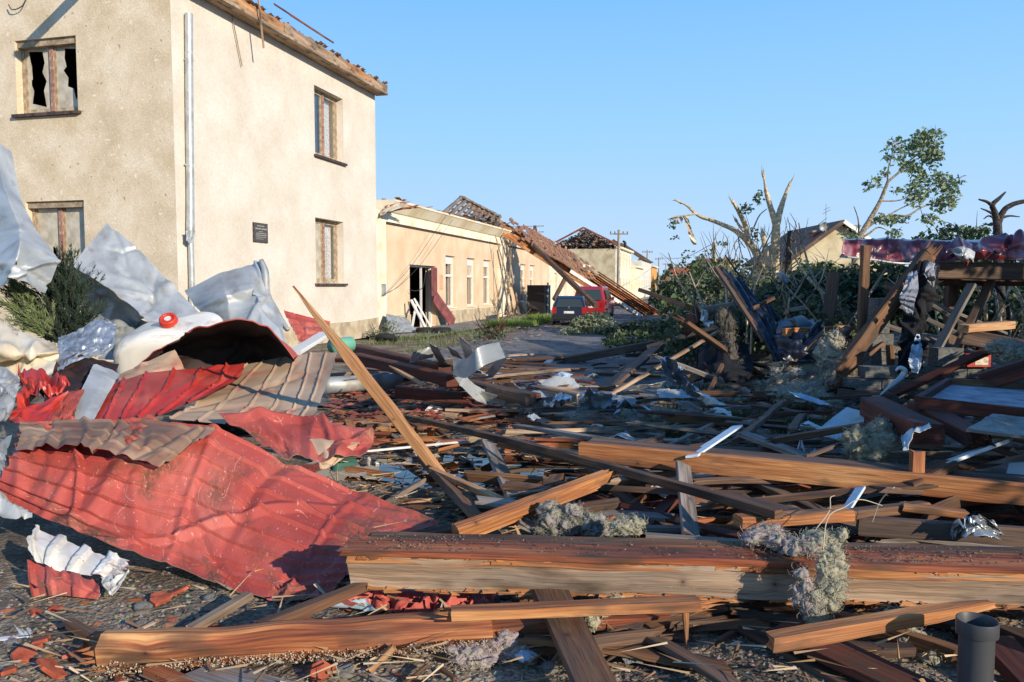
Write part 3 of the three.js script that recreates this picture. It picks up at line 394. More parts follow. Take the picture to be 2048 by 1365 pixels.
{ // downpipe, crushed near its lower end, and the plaque
  const f = (px, py, n) => { const [u, y] = FA.pix(px, py, n); return TH1.FF.pt(TH1.fs(u), y, n); };
  const t = thing('downpipe', 'dented galvanised downpipe fixed to the cream wall near its corner', 'downpipe', f(380, 575, .1));
  obj('pipe', tube([f(377, 28, .1), f(378, 200, .1), f(380, 400, .1), f(380, 455, .11), f(379, 478, .12)], [.085, .085, .085, .09, .06], 14, 4), M.galv, t);
  obj('lower_pipe', tube([f(381, 482, .1), f(383, 560, .1), f(384, 680, .1)], .062, 12, 3), M.galv, t);
  obj('torn_sleeve', sheetGeo([[[369, 462], [379, 460], [391, 458]], [[371, 472], [380, 474], [391, 468]], [[372, 482], [379, 488], [388, 484]]].map(r => r.map(p => f(p[0], p[1], .18))), { nu: 16, nv: 16, amp: .03, folds: 10, jag: .1 }).top, M.galv, t);
  for (const y of [120, 330]) obj('bracket', plankGeo(f(377, y, .0), f(378, y, .12), .2, .03), M.galv, t);
  const pl = thing('wall_plaque', 'small dark metal plaque with pale lines of lettering', 'plaque', f(519, 486, .02));
  const cv = document.createElement('canvas'); cv.width = 128; cv.height = 160; const x = cv.getContext('2d'); x.fillStyle = '#4c4944'; x.fillRect(0, 0, 128, 160); x.fillStyle = '#b5aea0';
  [[30, 98, 26, 9], [14, 66, 52, 12], [74, 116, 52, 12], [46, 82, 74, 7], [22, 112, 90, 8], [16, 60, 106, 8], [66, 118, 106, 8], [24, 110, 122, 7], [18, 84, 138, 6]].forEach(([a, b, y, h]) => { for (let q = a; q < b;) { const w = 3 + (q * 7 + y) % 4; x.fillRect(q, y - h + ((q * 5) % 3), w, h - (q % 2) * 2); q += w + 2; } });
  const ct = new THREE.CanvasTexture(cv); ct.colorSpace = THREE.SRGBColorSpace; const a = FA.pix(505, 484), b = FA.pix(533, 450), u0 = TH1.fs(a[0]), u1 = TH1.fs(b[0]);
  obj('plate', TH1.FF.box(u0, u1, a[1], b[1] + .02, .004, .03), M.sill, pl); const fg = new THREE.PlaneGeometry(u1 - u0 - .03, b[1] - a[1] - .01); fg.translate((u0 + u1) / 2, (a[1] + b[1]) / 2 + .01, .034); fg.applyMatrix4(TH1.FF.m); obj('lettering', fg, std({ map: ct, roughness: .5 }), pl);
}
// ---- the long low hall
const FB = frame(FA.pt(.35, 0, -.25), STREET), bp = (px, py, n = 0) => FB.pix(px, py, n);
const hallTop = bp(812, 452)[1], hallEnd = bp(1098, 560)[0];
function lowHall() {
  const t = thing('low_hall', 'long single storey peach hall with white cornice and tall narrow windows', 'building', FB.pt(0, 0));
  const wins = [[891, 500, 911, 614], [934, 504, 951, 611], [967, 508, 982, 608], [1014, 514, 1024, 606], [1041, 517, 1052, 604], [1060, 519, 1070, 603]].map(w => winRect(FB, ...w)), door = winRect(FB, 819, 529, 872, 662); door[2] = .02;
  for (const w of wins) { w[2] = .75; w[3] = 3.0; if (w[1] - w[0] < 1) w[1] = w[0] + 1.0; } door[3] = 2.5;
  const h0 = hallTop;
  const parap = [[0, 0], [hallEnd, 0], [hallEnd, h0], [0, h0]];
  obj('front_wall', FB.poly(parap, -.45, 0, [...wins.map(r => rect(...r)), rect(...door)]), M.peach, t);
  obj('plinth', [FB.poly(rect(0, door[0] - .02, 0, .6), .0, .05), FB.poly(rect(door[1] + .02, hallEnd, 0, .6), .0, .05)], M.plinth, t);
  // pilasters, frieze, sloping cornice
  const pil = [[-.1, .75], [bp(997, 560)[0], bp(997, 560)[0] + 1.1]];
  for (const [a, b] of pil) obj('pilaster', FB.box(a, b, 0, h0, .001, .12), M.cream, t);
  obj('frieze', FB.box(-.1, hallEnd + .05, h0, h0 + .34, -.45, .1), M.cream, t);
  const pr = [[.10, h0 + .34], [.16, h0 + .36], [.44, h0 + .66], [.48, h0 + .68], [.48, h0 + .75], [-.45, h0 + .75], [-.45, h0 + .342]];
  obj('torn_coping', Array.from({ length: 60 }, (_, k) => { const u = .8 + (hallEnd - .8) * R(), p = FB.pt(u, h0 + .75 + rr(0, .05), rr(-.3, .42)); return plankGeo(p, p.clone().add(V(rr(-.4, .4), rr(-.02, .12), rr(-.4, .4))), rr(.06, .22), rr(.02, .05), { n: 4, jag: .06 }); }), M.tile, t);
  { const s = new THREE.Shape(pr.map(p => new THREE.Vector2(...p))), g = new THREE.ExtrudeGeometry(s, { depth: hallEnd - .75, bevelEnabled: false }); applyM(g, new THREE.Matrix4().makeBasis(FB.N, UP, FB.U).setPosition(FB.pt(.8, 0))); obj('cornice', g, M.cream, t); }
  obj('cornice_joint', FB.box(.0, hallEnd, h0 - .06, h0 - .003, .0, .06), M.sill, t);
  obj('back_wall', [FB.box(0, hallEnd, 0, h0, -8.4, -8), FB.box(hallEnd - .4, hallEnd, 0, h0, -8, -.45), FB.box(0, .4, 0, h0, -8, -.45), FB.box(0, hallEnd, h0 - .25, h0 - .05, -8, -.45)], M.plinth, t);
  wins.forEach((r, k) => { const m = (r[3] * .62 + r[2] * .38); const w = obj('window', [FB.box(r[0], r[0] + .07, r[2], r[3], -.22, -.14), FB.box(r[1] - .07, r[1], r[2], r[3], -.22, -.14), FB.box(r[0] + .07, r[1] - .07, m - .05, m + .05, -.22, -.14), FB.box(r[0] + .07, r[1] - .07, r[2], r[2] + .07, -.22, -.14), FB.box(r[0] + .07, r[1] - .07, r[3] - .35, r[3], -.22, -.14)], M.white, t); obj('pane', FB.box(r[0] + .07, r[1] - .07, r[2] + .07, m - .05, -.19, -.185), M.glass, w); obj('upper_pane', FB.box(r[0] + .07, r[1] - .07, m + .05, r[3] - .35, -.19, -.185), k % 2 ? M.reflectTintGlass : M.glass, w); obj('blind', FB.box(r[0] + .08, r[1] - .08, r[2] + .1, r[3] - .4, -.34, -.33), M.blind, w); obj('sill', FB.box(r[0] - .04, r[1] + .04, r[2] - .05, r[2] - .004, -.14, .05), M.cream, w); });
  obj('door_frame', [FB.box(door[0], door[0] + .07, .02, door[3], -.3, -.2), FB.box(door[1] - .07, door[1], .02, door[3], -.3, -.2), FB.box(door[0] + .07, door[1] - .07, door[3] - .08, door[3], -.3, -.2), FB.box(mix(door[0], door[1], .62), mix(door[0], door[1], .62) + .06, .02, door[3] - .08, -.29, -.21)], M.white, t);
  { const u1 = door[1] - .05; obj('buckled_door', [plankGeo(FB.pt(u1 - .25, door[3] - .05, .04), FB.pt(u1 - .3, 1.25, .06), .62, .045, { up: FB.N }), plankGeo(FB.pt(u1 - .3, 1.27, .06), FB.pt(u1 + .7, .1, .55), .62, .045, { up: FB.N })], M.maroondoor, t); }
  { const [u, y] = bp(882, 566); obj('notice', FB.box(u - .18, u + .22, y - .3, y + .35, .003, .012), std({ map: mottle(.5, [hex(0xc9805e), hex(0xd9a07e), hex(0xe2b796)], 12) }), t); }
  obj('meter_box', FB.box(.3, .52, 1.35, 1.75, .122, .2), M.galvDull, t);
  obj('torn_roofing', [sheetGeo([[[756, 424, 27.6], [790, 404, 27.8], [812, 402, 28]], [[760, 432, 27.2], [795, 418, 27.3], [815, 412, 27.4]]], { nu: 20, nv: 8, amp: .05, folds: 8 }).top], M.creamsack, t);
  for (const q of [[[757, 428, 27.4], [832, 412, 28.2]], [[760, 420, 27.6], [828, 416, 28.2]], [[765, 415, 27.8], [808, 406, 27.8]]]) obj('broken_rafter', plankGeo(q[0], q[1], .2, .06, { jag: .2, splitB: .4 }), W.red, t);
  return t;
}
lowHall();
// loose cables down the hall front, and the wreckage against it
{ const c = (px, py, n) => { const [u, y] = bp(px, py, n); return FB.pt(u, y, n); };
  solo('fallen_cable', tube([c(905, 440, .65), c(840, 530, .3), c(795, 575, .2), c(768, 588, .2)], .008, 5, 6), M.wire, 'thin pale cable slanting down across the peach hall wall', 'cable', 'cables slanting down the peach wall');
  solo('fallen_cable', tube([c(893, 430, .65), c(830, 522, .35), c(780, 580, .2), c(765, 592, .2)], .008, 5, 6), M.wire, 'thin pale cable slanting down across the peach hall wall', 'cable', 'cables slanting down the peach wall');
  solo('sagging_cable', tube([c(851, 545, .1), c(845, 575, .3), c(830, 582, .3), c(818, 580, .1)], .014, 5, 6), M.wire, 'black cable looping across the dark doorway of the hall', 'cable'); }
function stretch(u0, u1, h, mat, name, label, o = {}) {                    // further houses along the same side of the street
  const t = thing(name, label, 'house', FB.pt(u0, 0)), dep = o.dep || 8, wl = [], n0 = o.n || 0; const per = o.per || 2.6, cnt = Math.max(1, Math.floor((u1 - u0 - 1) / per));
  for (let s = 0; s < (o.st || 1); s++) for (let k = 0; k < cnt; k++) { const c = u0 + .5 + (k + .5) * (u1 - u0 - 1) / cnt, y = .9 + s * 3; wl.push([c - .5, c + .5, y, y + 1.75]); }
  obj('front_wall', FB.poly(rect(u0, u1, 0, h), -.4 + n0, n0, wl.map(r => rect(...r))), mat, t);
  obj('end_wall', FB.box(u0, u0 + .4, 0, h, -dep + n0, -.401 + n0), o.end || mat, t); obj('back_wall', [FB.box(u0, u1, 0, h, -dep - .3 + n0, -dep + n0), FB.box(u1 - .4, u1, 0, h, -dep + n0, -.401 + n0), FB.box(u0 + .4, u1 - .4, h - .3, h - .1, -dep + n0, -.41 + n0)], o.end || mat, t);
  for (const r of wl) { const w = obj('window', [FB.box(r[0], r[0] + .08, r[2], r[3], -.3 + n0, -.2 + n0), FB.box(r[1] - .08, r[1], r[2], r[3], -.3 + n0, -.2 + n0), FB.box(r[0] + .08, r[1] - .08, r[3] - .08, r[3], -.3 + n0, -.2 + n0)], M.white, t); obj('pane', FB.box(r[0] + .08, r[1] - .08, r[2], r[3] - .08, -.27 + n0, -.265 + n0), M.carglass, w); }
  obj('eaves', FB.box(u0 - .1, u1 + .1, h, h + .22, -.5 + n0, .35 + n0), o.eave || M.cream, t);
  return t;
}
const uOf = px => bp(px, 575)[0];
stretch(hallEnd + .05, uOf(1172), 3.3, M.cream, 'low_terrace', 'low cream terrace with three narrow windows behind the wrecked cars', { per: 3.2 });
const uC = uOf(1237), uC2 = uOf(1262);
const hC = stretch(uC, uC2, 6.1, M.cream, 'corner_house', 'two storey house with bare grey end wall and heap of tiles on top', { st: 2, end: M.farwall, per: 3, dep: 9 });
{ // its collapsed roof: a heap of tiles and rafters behind the end wall, and a row of bare trusses
  const hp = new MB(), y0 = 6.1; for (let k = 0; k < 2600; k++) { const s = R(), a = rr(0, 1), x = -rr(.2, 8.6), top = 2.3 * (1 - Math.abs(x + 4.2) / 4.6), yy = y0 + Math.max(.1, top) * R(), u = uC + rr(-.2, 7), p = FB.pt(u, yy, x), d = V(rr(-1, 1), rr(-.5, .5), rr(-1, 1)).normalize().multiplyScalar(.22), e = d.clone().cross(V(rr(-.3, .3), 1, rr(-.3, .3))).normalize().multiplyScalar(.14), c = pick([[.2, .13, .09], [.26, .17, .12], [.33, .25, .19], [.15, .11, .09]]); hp.quad(p.clone().sub(d).sub(e), p.clone().add(d).sub(e), p.clone().add(d).add(e), p.clone().sub(d).add(e), c); }
  tag(obj('tile_heap', hp.geo(), M.vc, hC), null, null, null, 'stuff');
  for (const [a, b] of [[-8.8, -4.2], [.4, -4.2]]) obj('rafter', plankGeo(FB.pt(uC + .1, y0 + .2, a), FB.pt(uC + .1, y0 + 2.5, b), .16, .2), W.red, hC);
  const tr = thing('bare_roof_frame', 'row of bare roof trusses standing left of the tile heap', 'roof frame', FB.pt(uC + 2, 0, -12));
  obj('wall', FB.box(uC + .5, uC + 6, 0, 6.2, -20, -9.2), M.roomdark, tr);
  for (let k = 0; k < 5; k++) { const n = -10.2 - k * 2; obj('truss', [plankGeo(FB.pt(uC + .6, 6.2, n - .5), FB.pt(uC + .6, 9, n), .16, .2), plankGeo(FB.pt(uC + .6, 6.2, n + .6), FB.pt(uC + .6, 9, n + .1), .16, .2)], W.red, tr); }
  obj('batten', [8.9, 8.2, 7.4].map(y => plankGeo(FB.pt(uC + .45, y, -9), FB.pt(uC + .45, y, -19.6), .06, .08)), W.grey, tr);
}
stretch(uC2 + .1, uOf(1277), 4.2, M.cream, 'stepped_house', 'narrow cream house with dark gate next along the street', { n: .6 });
const hD = stretch(uOf(1279), uOf(1298), 5.6, M.whitewall, 'white_house', 'pale house with bare sloping rafters far along the street', { n: .3, st: 1, eave: W.dark });
for (let k = 0; k < 4; k++) { const u = mix(uOf(1279), uOf(1298), k / 3.2); obj('rafter', plankGeo(FB.pt(u, 5.8, .3), FB.pt(u, 8.6, -4), .25, .3), W.dark, hD); }
stretch(uOf(1299), uOf(1309), 5, M.ochre, 'ochre_house', 'small ochre house at the far end of the row', { n: .4 });
// ---- the tiled roof that slid off the hall onto the street
{
  const t = thing('collapsed_roof', 'tiled roof panel slid from the hall down onto the street', 'roof', gd(1300, 632));
  // plane: from a ridge above the hall down to the road; a = along the fall, b = across
  const a0 = at(924, 393, 44), a1 = at(1328, 630, 46.2), b0 = at(985, 452, 42.3), b1 = at(1286, 634, 44.6);
  const P = (s, q, up = 0) => { const top = a0.clone().lerp(a1, s), low = b0.clone().lerp(b1, s), p = top.lerp(low, q); return p.add(V(0, up + 4 * s * (1 - s) * .32 * (1 - q * .6), 0)); };
  const rows = 9, cols = 30;
  const tg = new THREE.BoxGeometry(.5, .04, .62), tmats = [M.tile, M.tile2];
  const X = P(.5, .5).clone(); const axS = P(1, .5).sub(P(0, .5)).normalize(), axQ = P(.4, 1).sub(P(.4, 0)).normalize(), nrm = axS.clone().cross(axQ).normalize(); if (nrm.y < 0) nrm.negate();
  const Lq = P(.3, 1).distanceTo(P(.3, 0)), Ls = P(1, .5).distanceTo(P(0, .5));
  for (let i = 0; i < cols; i++) for (let j = 0; j < rows; j++) { const s = .19 + i / cols * .47, q = (j + .5) / rows; if (s > .5 && R() < (s - .5) * 5) continue; if (R() < .05 || (s < .27 && R() < .55)) continue; const m = new THREE.Mesh(tg, pick(tmats)); m.name = 'roof_tile'; const p = P(s + .01, q, .12 + rr(0, .05)); m.position.copy(p).sub(t.position); m.quaternion.setFromRotationMatrix(new THREE.Matrix4().makeBasis(axS, nrm, axS.clone().cross(nrm))); m.rotateZ(-.07 + rr(-.05, .05)); m.rotateY(rr(-.08, .08)); m.scale.set(Ls * .47 / cols / .5 * 1.06, 1, Lq / rows / .62 * .97); m.castShadow = m.receiveShadow = true; t.add(m); }
  for (let j = 0; j < 5; j++) obj('rafter', plankGeo(P(0, j / 4, -.08), P(1, j / 4, -.05), .1, .16, { bend: -.1 }), W.orange, t); obj('edge_strip', plankGeo(P(.5, 1.03, 0), P(1, 1.03, 0), .1, .2), M.whitesheet, t);
  for (let j = 0; j < 6; j++) obj('roof_board', plankGeo(P(.62 + rr(0, .04), .1 + j * .15, .06), P(1 + rr(-.03, .04), .08 + j * .15, .06), .3, .03, { jag: .3 }), pick([W.orange, W.red, W.orange]), t);
  // open rafters and battens on the hall, left of the tiles
  const g = thing('open_rafters', 'bare grey rafters and battens left standing on the hall roof', 'roof frame', at(905, 440, 38));
  for (let k = 0; k < 9; k++) { const s = k / 8, up = at(mix(922, 1000, s), mix(396, 432, s), mix(38, 44.5, s)), lo = at(mix(878, 992, s), mix(434, 452, s), mix(33.4, 42, s)); obj('rafter', plankGeo(lo, up, .12, .16), W.grey, g); }
  for (let k = 0; k < 5; k++) { const s = k / 4.2; obj('batten', plankGeo(at(mix(878, 920, s), mix(433, 397, s), mix(33.4, 38, s)), at(mix(985, 1000, s), mix(452, 433, s), mix(41.8, 44.5, s)), .07, .06), W.brown, g); }
  obj('hip_board', plankGeo(at(922, 394, 38), at(1000, 434, 44.4), .2, .12), W.grey, g);
  const rest = new MB(); for (let k = 0; k < 120; k++) { const s = R(), p = at(mix(880, 1010, s) + rr(-8, 8), mix(436, 456, s) + rr(-12, 0), mix(34, 42.5, s)), d = V(rr(-1, 1), rr(-.4, .4), rr(-1, 1)).normalize().multiplyScalar(.16), e = d.clone().cross(UP).normalize().multiplyScalar(.12); rest.quad(p.clone().sub(d).sub(e), p.clone().add(d).sub(e), p.clone().add(d).add(e), p.clone().sub(d).add(e), pick([[.2, .13, .09], [.12, .09, .07], [.3, .24, .19]])); }
  tag(obj('tile_rubble', rest.geo(), M.vc, g), null, null, null, 'stuff');
  plank('long dark timber slanting from the hall eaves down to the red van', at(1042, 468, 45), at(1192, 612, 35.5), .2, .22, 'dark');
  plank('dark timber prop leaning up under the fallen roof panel', at(1108, 600, 43), at(1150, 520, 44.5), .18, .2, 'dark');
  plank('splintered pale board propped among debris by the hall pilaster', at(1038, 630, 42), at(1010, 470, 43), .09, .09, 'grey', { group: 'thin boards leaning on the hall' });
  plank('splintered pale board propped among debris by the hall pilaster', at(1020, 632, 41), at(995, 500, 41.5), .07, .07, 'grey', { group: 'thin boards leaning on the hall' });
}
// ---------- ground, road, verge ----------
const struct = (name, geo, mat) => { const m = new THREE.Mesh(geo, mat); m.name = name; m.castShadow = m.receiveShadow = true; m.userData.kind = 'structure'; scene.add(m); return m; };
{
  const flat = (pts, y) => { const s = new THREE.Shape(pts.map(p => new THREE.Vector2(p[0], -p[1]))), g = new THREE.ShapeGeometry(s); g.rotateX(-Math.PI / 2); g.translate(0, y, 0); return g; };
  const far = new THREE.PlaneGeometry(1600, 1600, 1, 1); far.rotateX(-Math.PI / 2); far.translate(0, -.05, -400); { const u = far.attributes.uv; for (let i = 0; i < 4; i++) u.setXY(i, u.getX(i) * 1600, u.getY(i) * 1600); } struct('ground', far, M.soil);
  // near ground: an uneven trodden yard
  const W1 = 170, H1 = 150, x0 = -11, x1 = 11, z0 = 2, z1 = -24, mb = new MB();
  const hgt = (x, z) => { const n = f3(x * .8, 3, z * .8, 3) - .5, m = f3(x * 5, 9, z * 5, 3) - .5, d = -z; const w = Math.exp(0 - Math.pow(((x + .5) / 1.5) ** 2 + ((d - 7.15) / .75) ** 2, 2)); return (n * .10 * sstep(14, 7, d) + m * .035 * sstep(20, 6, d)) * (1 - w * .8) + .012 - .03 * w; };
  for (let j = 0; j <= H1; j++) for (let i = 0; i <= W1; i++) { const x = mix(x0, x1, i / W1), z = mix(z0, z1, Math.pow(j / H1, 1.25)); mb.v(V(x, hgt(x, z), z), x, z); if (i && j) { const b = j * (W1 + 1) + i, a = b - W1 - 1; mb.i.push(a - 1, a, b - 1, a, b, b - 1); } }
  struct('yard_ground', mb.geo(), M.soil);
  const P = (u, n) => { const p = FA.pt(u, 0, n); return [p.x, p.z]; };
  struct('road', flat([P(-16, 4.2), P(-12, 13), P(400, 13), P(400, 3.6)], .045), M.asphalt);
  struct('pavement', flat([P(-1, 0), P(-1, 2.2), P(300, 2.2), P(300, -1)], .06), M.concrete);
  struct('puddle', flat((() => { const a = []; for (let k = 0; k < 26; k++) { const w = k / 26 * 6.283, r = .75 + .5 * n2(k * .9, 3, 0, 0); a.push([-.5 + Math.cos(w) * 1.5 * r, -7.15 + Math.sin(w) * .62 * r]); } return a; })(), .006), M.water);
  // grass on the verge
  const gr = new MB(), blade = (p, h, c) => { const d = V(rr(-1, 1), 0, rr(-1, 1)).normalize().multiplyScalar(.008 + h * .03), l = V(rr(-.4, .4) * h, h, rr(-.4, .4) * h); gr.tri(p.clone().sub(d), p.clone().add(d), p.clone().add(l), c); };
  const patch = (u0, u1, n0, n1, cnt, h, cols) => { for (let k = 0; k < cnt; k++) { const u = rr(u0, u1), n = rr(n0, n1); if (f3(u * .7, 1, n * .7, 2) < .4) continue; blade(FA.pt(u, .05, n), h * rr(.5, 1.3), pick(cols)); } };
  const bright = [[.16, .27, .03], [.2, .32, .05], [.13, .22, .03], [.24, .28, .08]];
  patch(6, 15, 1.8, 3.9, 7000, .24, bright); patch(-7, 4, 1.5, 4, 2600, .13, [[.12, .17, .05], [.2, .2, .1], [.1, .14, .04]]);
  for (let k = 0; k < 7000; k++) { const p = gd(rr(1330, 1700), rr(780, 880), 0); if (f3(p.x * 1.1, 2, p.z * 1.1, 2) < .46) continue; p.y = .01; blade(p, rr(.06, .16), pick([[.05, .09, .025], [.07, .1, .03], [.1, .11, .04]])); }
  const gm = new THREE.Mesh(gr.geo(), M.leaf); gm.name = 'grass'; tag(gm, 'green grass along the verge and between the debris', 'grass', null, 'stuff'); scene.add(gm);
  // grit, pebbles, splinters and tile crumbs that nobody could count
  const crumb = (name, label, cat, n, place, size, cols, flatten = .6) => { const m = new MB(); for (let k = 0; k < n; k++) { const p = place(); if (!p) continue; const s = size * Math.pow(R(), 1.7) + size * .12, q = []; for (let i = 0; i < 5; i++) { const w = i / 5 * 6.28 + rr(-.4, .4); q.push(p.clone().add(V(Math.cos(w) * s * rr(.6, 1.1), rr(0, .15) * s, Math.sin(w) * s * rr(.5, 1)))); } const t = p.clone().add(V(rr(-.3, .3) * s, s * flatten, rr(-.3, .3) * s)), c = pick(cols).map(v => v * rr(.7, 1.2)); for (let i = 0; i < 5; i++) m.tri(t, q[(i + 1) % 5], q[i], c); } const o = new THREE.Mesh(m.geo(), M.vc); o.name = name; o.castShadow = o.receiveShadow = true; tag(o, label, cat, null, 'stuff'); scene.add(o); };
  const on = (x, z) => V(x, hgt(x, z) + .002, z);
  const near = () => { const p = gd(rr(-60, 2100), rr(1130, 1480), 0); return on(p.x, p.z); };
  crumb('gravel', 'grey and brown gravel strewn over the yard soil', 'gravel', 9000, near, .016, [[.2, .17, .13], [.26, .22, .17], [.13, .11, .09], [.3, .26, .21]]);
  crumb('tile_crumbs', 'small crumbs of orange roof tile on the ground', 'rubble', 150, () => { const p = gd(rr(-40, 700), rr(1180, 1420), 0); return on(p.x, p.z); }, .045, [[.3, .09, .05], [.36, .13, .07], [.25, .08, .05]], .3);
  crumb('red_rubble', 'red tile rubble behind the leaning pole', 'rubble', 1500, () => { const p = gd(rr(660, 1020), rr(775, 850), 0); return on(p.x, p.z).add(V(0, .1 * R(), 0)); }, .1, [[.28, .07, .05], [.22, .05, .04], [.32, .12, .07], [.14, .06, .04]], .35);
  crumb('road_litter', 'leaf scraps and grit strewn over the grey road', 'litter', 2600, () => FA.pt(rr(-14, 22), .05, 3.8 + 7 * R() * R()), .07, [[.05, .045, .035], [.1, .08, .06], [.16, .13, .1], [.07, .08, .04]], .2);
  crumb('road_rubble', 'brick crumbs along the far edge of the road', 'rubble', 700, () => FA.pt(rr(-3, 20), .06, rr(3.2, 5.5)), .1, [[.25, .09, .06], [.2, .12, .09], [.3, .25, .2]], .4);
  crumb('dark_litter', 'dark leaf and wood litter between the planks', 'litter', 6000, () => { const p = gd(rr(650, 2150), rr(790, 1200), 0); if (((p.x + .5) / 1.3) ** 2 + ((p.z + 7.1) / .6) ** 2 < 1) return null; return on(p.x, p.z).add(V(0, .05 * R(), 0)); }, .05, [[.05, .035, .025], [.09, .06, .04], [.14, .09, .05], [.06, .05, .045]], .3);
  // loose splinters of fresh wood
  const sp = []; const spl = new MB(); for (let k = 0; k < 1500; k++) { const p = R() < .7 ? gd(rr(660, 1500), rr(800, 1150), 0) : gd(rr(0, 2048), rr(1150, 1420), 0), b = on(p.x, p.z).add(V(0, rr(.01, .12), 0)), d = V(rr(-1, 1), rr(-.15, .15), rr(-.6, .6)).normalize().multiplyScalar(rr(.05, .28)), s = d.clone().cross(UP).normalize().multiplyScalar(rr(.004, .014)), u = V(0, rr(.003, .008), 0), c = pick([[.42, .25, .11], [.5, .33, .17], [.26, .14, .07], [.15, .09, .05], [.55, .42, .26]]), e = b.clone().add(d); spl.tri(b.clone().sub(s), b.clone().add(u), e, c); spl.tri(b.clone().add(u), b.clone().add(s), e, c); spl.tri(b.clone().add(s), b.clone().sub(s), e, c); }
  const so = new THREE.Mesh(spl.geo(), M.vc); so.name = 'wood_splinters'; so.castShadow = so.receiveShadow = true; tag(so, 'loose splinters of fresh wood scattered through the pile', 'splinters', null, 'stuff'); scene.add(so);
}
// the heap of timber that fills the yard: boards lying every way, each one its own
{
  const kinds = [['dark', 'dark umber'], ['brown', 'brown'], ['grey', 'grey weathered'], ['maroon', 'reddish stained'], ['red', 'orange-brown'], ['beam', 'dull tan'], ['orange', 'bright orange']];
  const lay = (n, x0, x1, y0, y1, hm, lm, weights, where) => { for (let k = 0; k < n; k++) {
    let c = gd(rr(x0, x1), rr(y0, y1), 0); for (let q = 0; q < 14 && ((c.x + .5) / 1.5) ** 2 + ((c.z + 6.9) / .85) ** 2 < 1; q++) c = gd(rr(x0, x1), rr(y0, y1), 0); const a = (R() < .55 ? rr(-.5, .5) : rr(-1.4, 1.4)), l = rr(.35, lm), h = .02 + hm * Math.pow(R(), 1.4), d = V(Math.cos(a), rr(-.1, .1), Math.sin(a)).multiplyScalar(l / 2), [m, adj] = kinds[weights[Math.floor(R() * weights.length)]], A = c.clone().sub(d), B = c.clone().add(d), w = rr(.03, .11), sA = R() < .25 ? .12 : 0, sB = R() < .3 ? .12 : 0;
    A.y = Math.max(.03, h - d.y); B.y = Math.max(.03, h + d.y);
    const lb = `${l > lm * .6 ? 'long' : 'short'} ${adj} ${w > .085 ? 'board' : 'batten'} ${sA || sB ? 'with splintered end ' : ''}lying ${where}`;
    plank(lb, A, B, w, rr(.018, .045), m, { name: w > .085 ? 'loose_board' : 'loose_batten', cat: w > .085 ? 'board' : 'batten', roll: rr(-18, 18) + (R() < .2 ? 70 : 0), jag: .08, splitA: sA, splitB: sB, splitN: 4, group: 'loose timber ' + where, bend: rr(-.02, .02), n: 6 }); } };
  lay(72, 1000, 1540, 880, 1120, .36, 1.9, [0, 1, 1, 1, 2, 3, 4, 5], 'behind the middle of the massive beam'); lay(60, 1500, 2100, 880, 1120, .36, 1.9, [0, 0, 1, 1, 2, 3, 5], 'under the lit orange board'); lay(60, 1100, 2080, 820, 930, .34, 1.6, [0, 1, 2, 2, 5], 'beyond the lit orange board'); lay(84, 680, 1150, 800, 1010, .1, .85, [1, 1, 5, 4, 4, 4, 6], 'round the puddle'); lay(52, 690, 1180, 735, 810, .3, 1.8, [0, 3, 3, 1, 5], 'among the maroon roof beams'); lay(34, 1050, 2100, 1180, 1345, .1, 1.0, [0, 0, 1], 'beneath the massive beam'); lay(34, 1380, 2000, 740, 850, .3, 1.6, [0, 0, 1], 'at the foot of the wool mound'); lay(14, 1230, 1420, 690, 760, .2, 1.6, [0, 0, 1, 2], 'at the road edge by the dark beam');
}
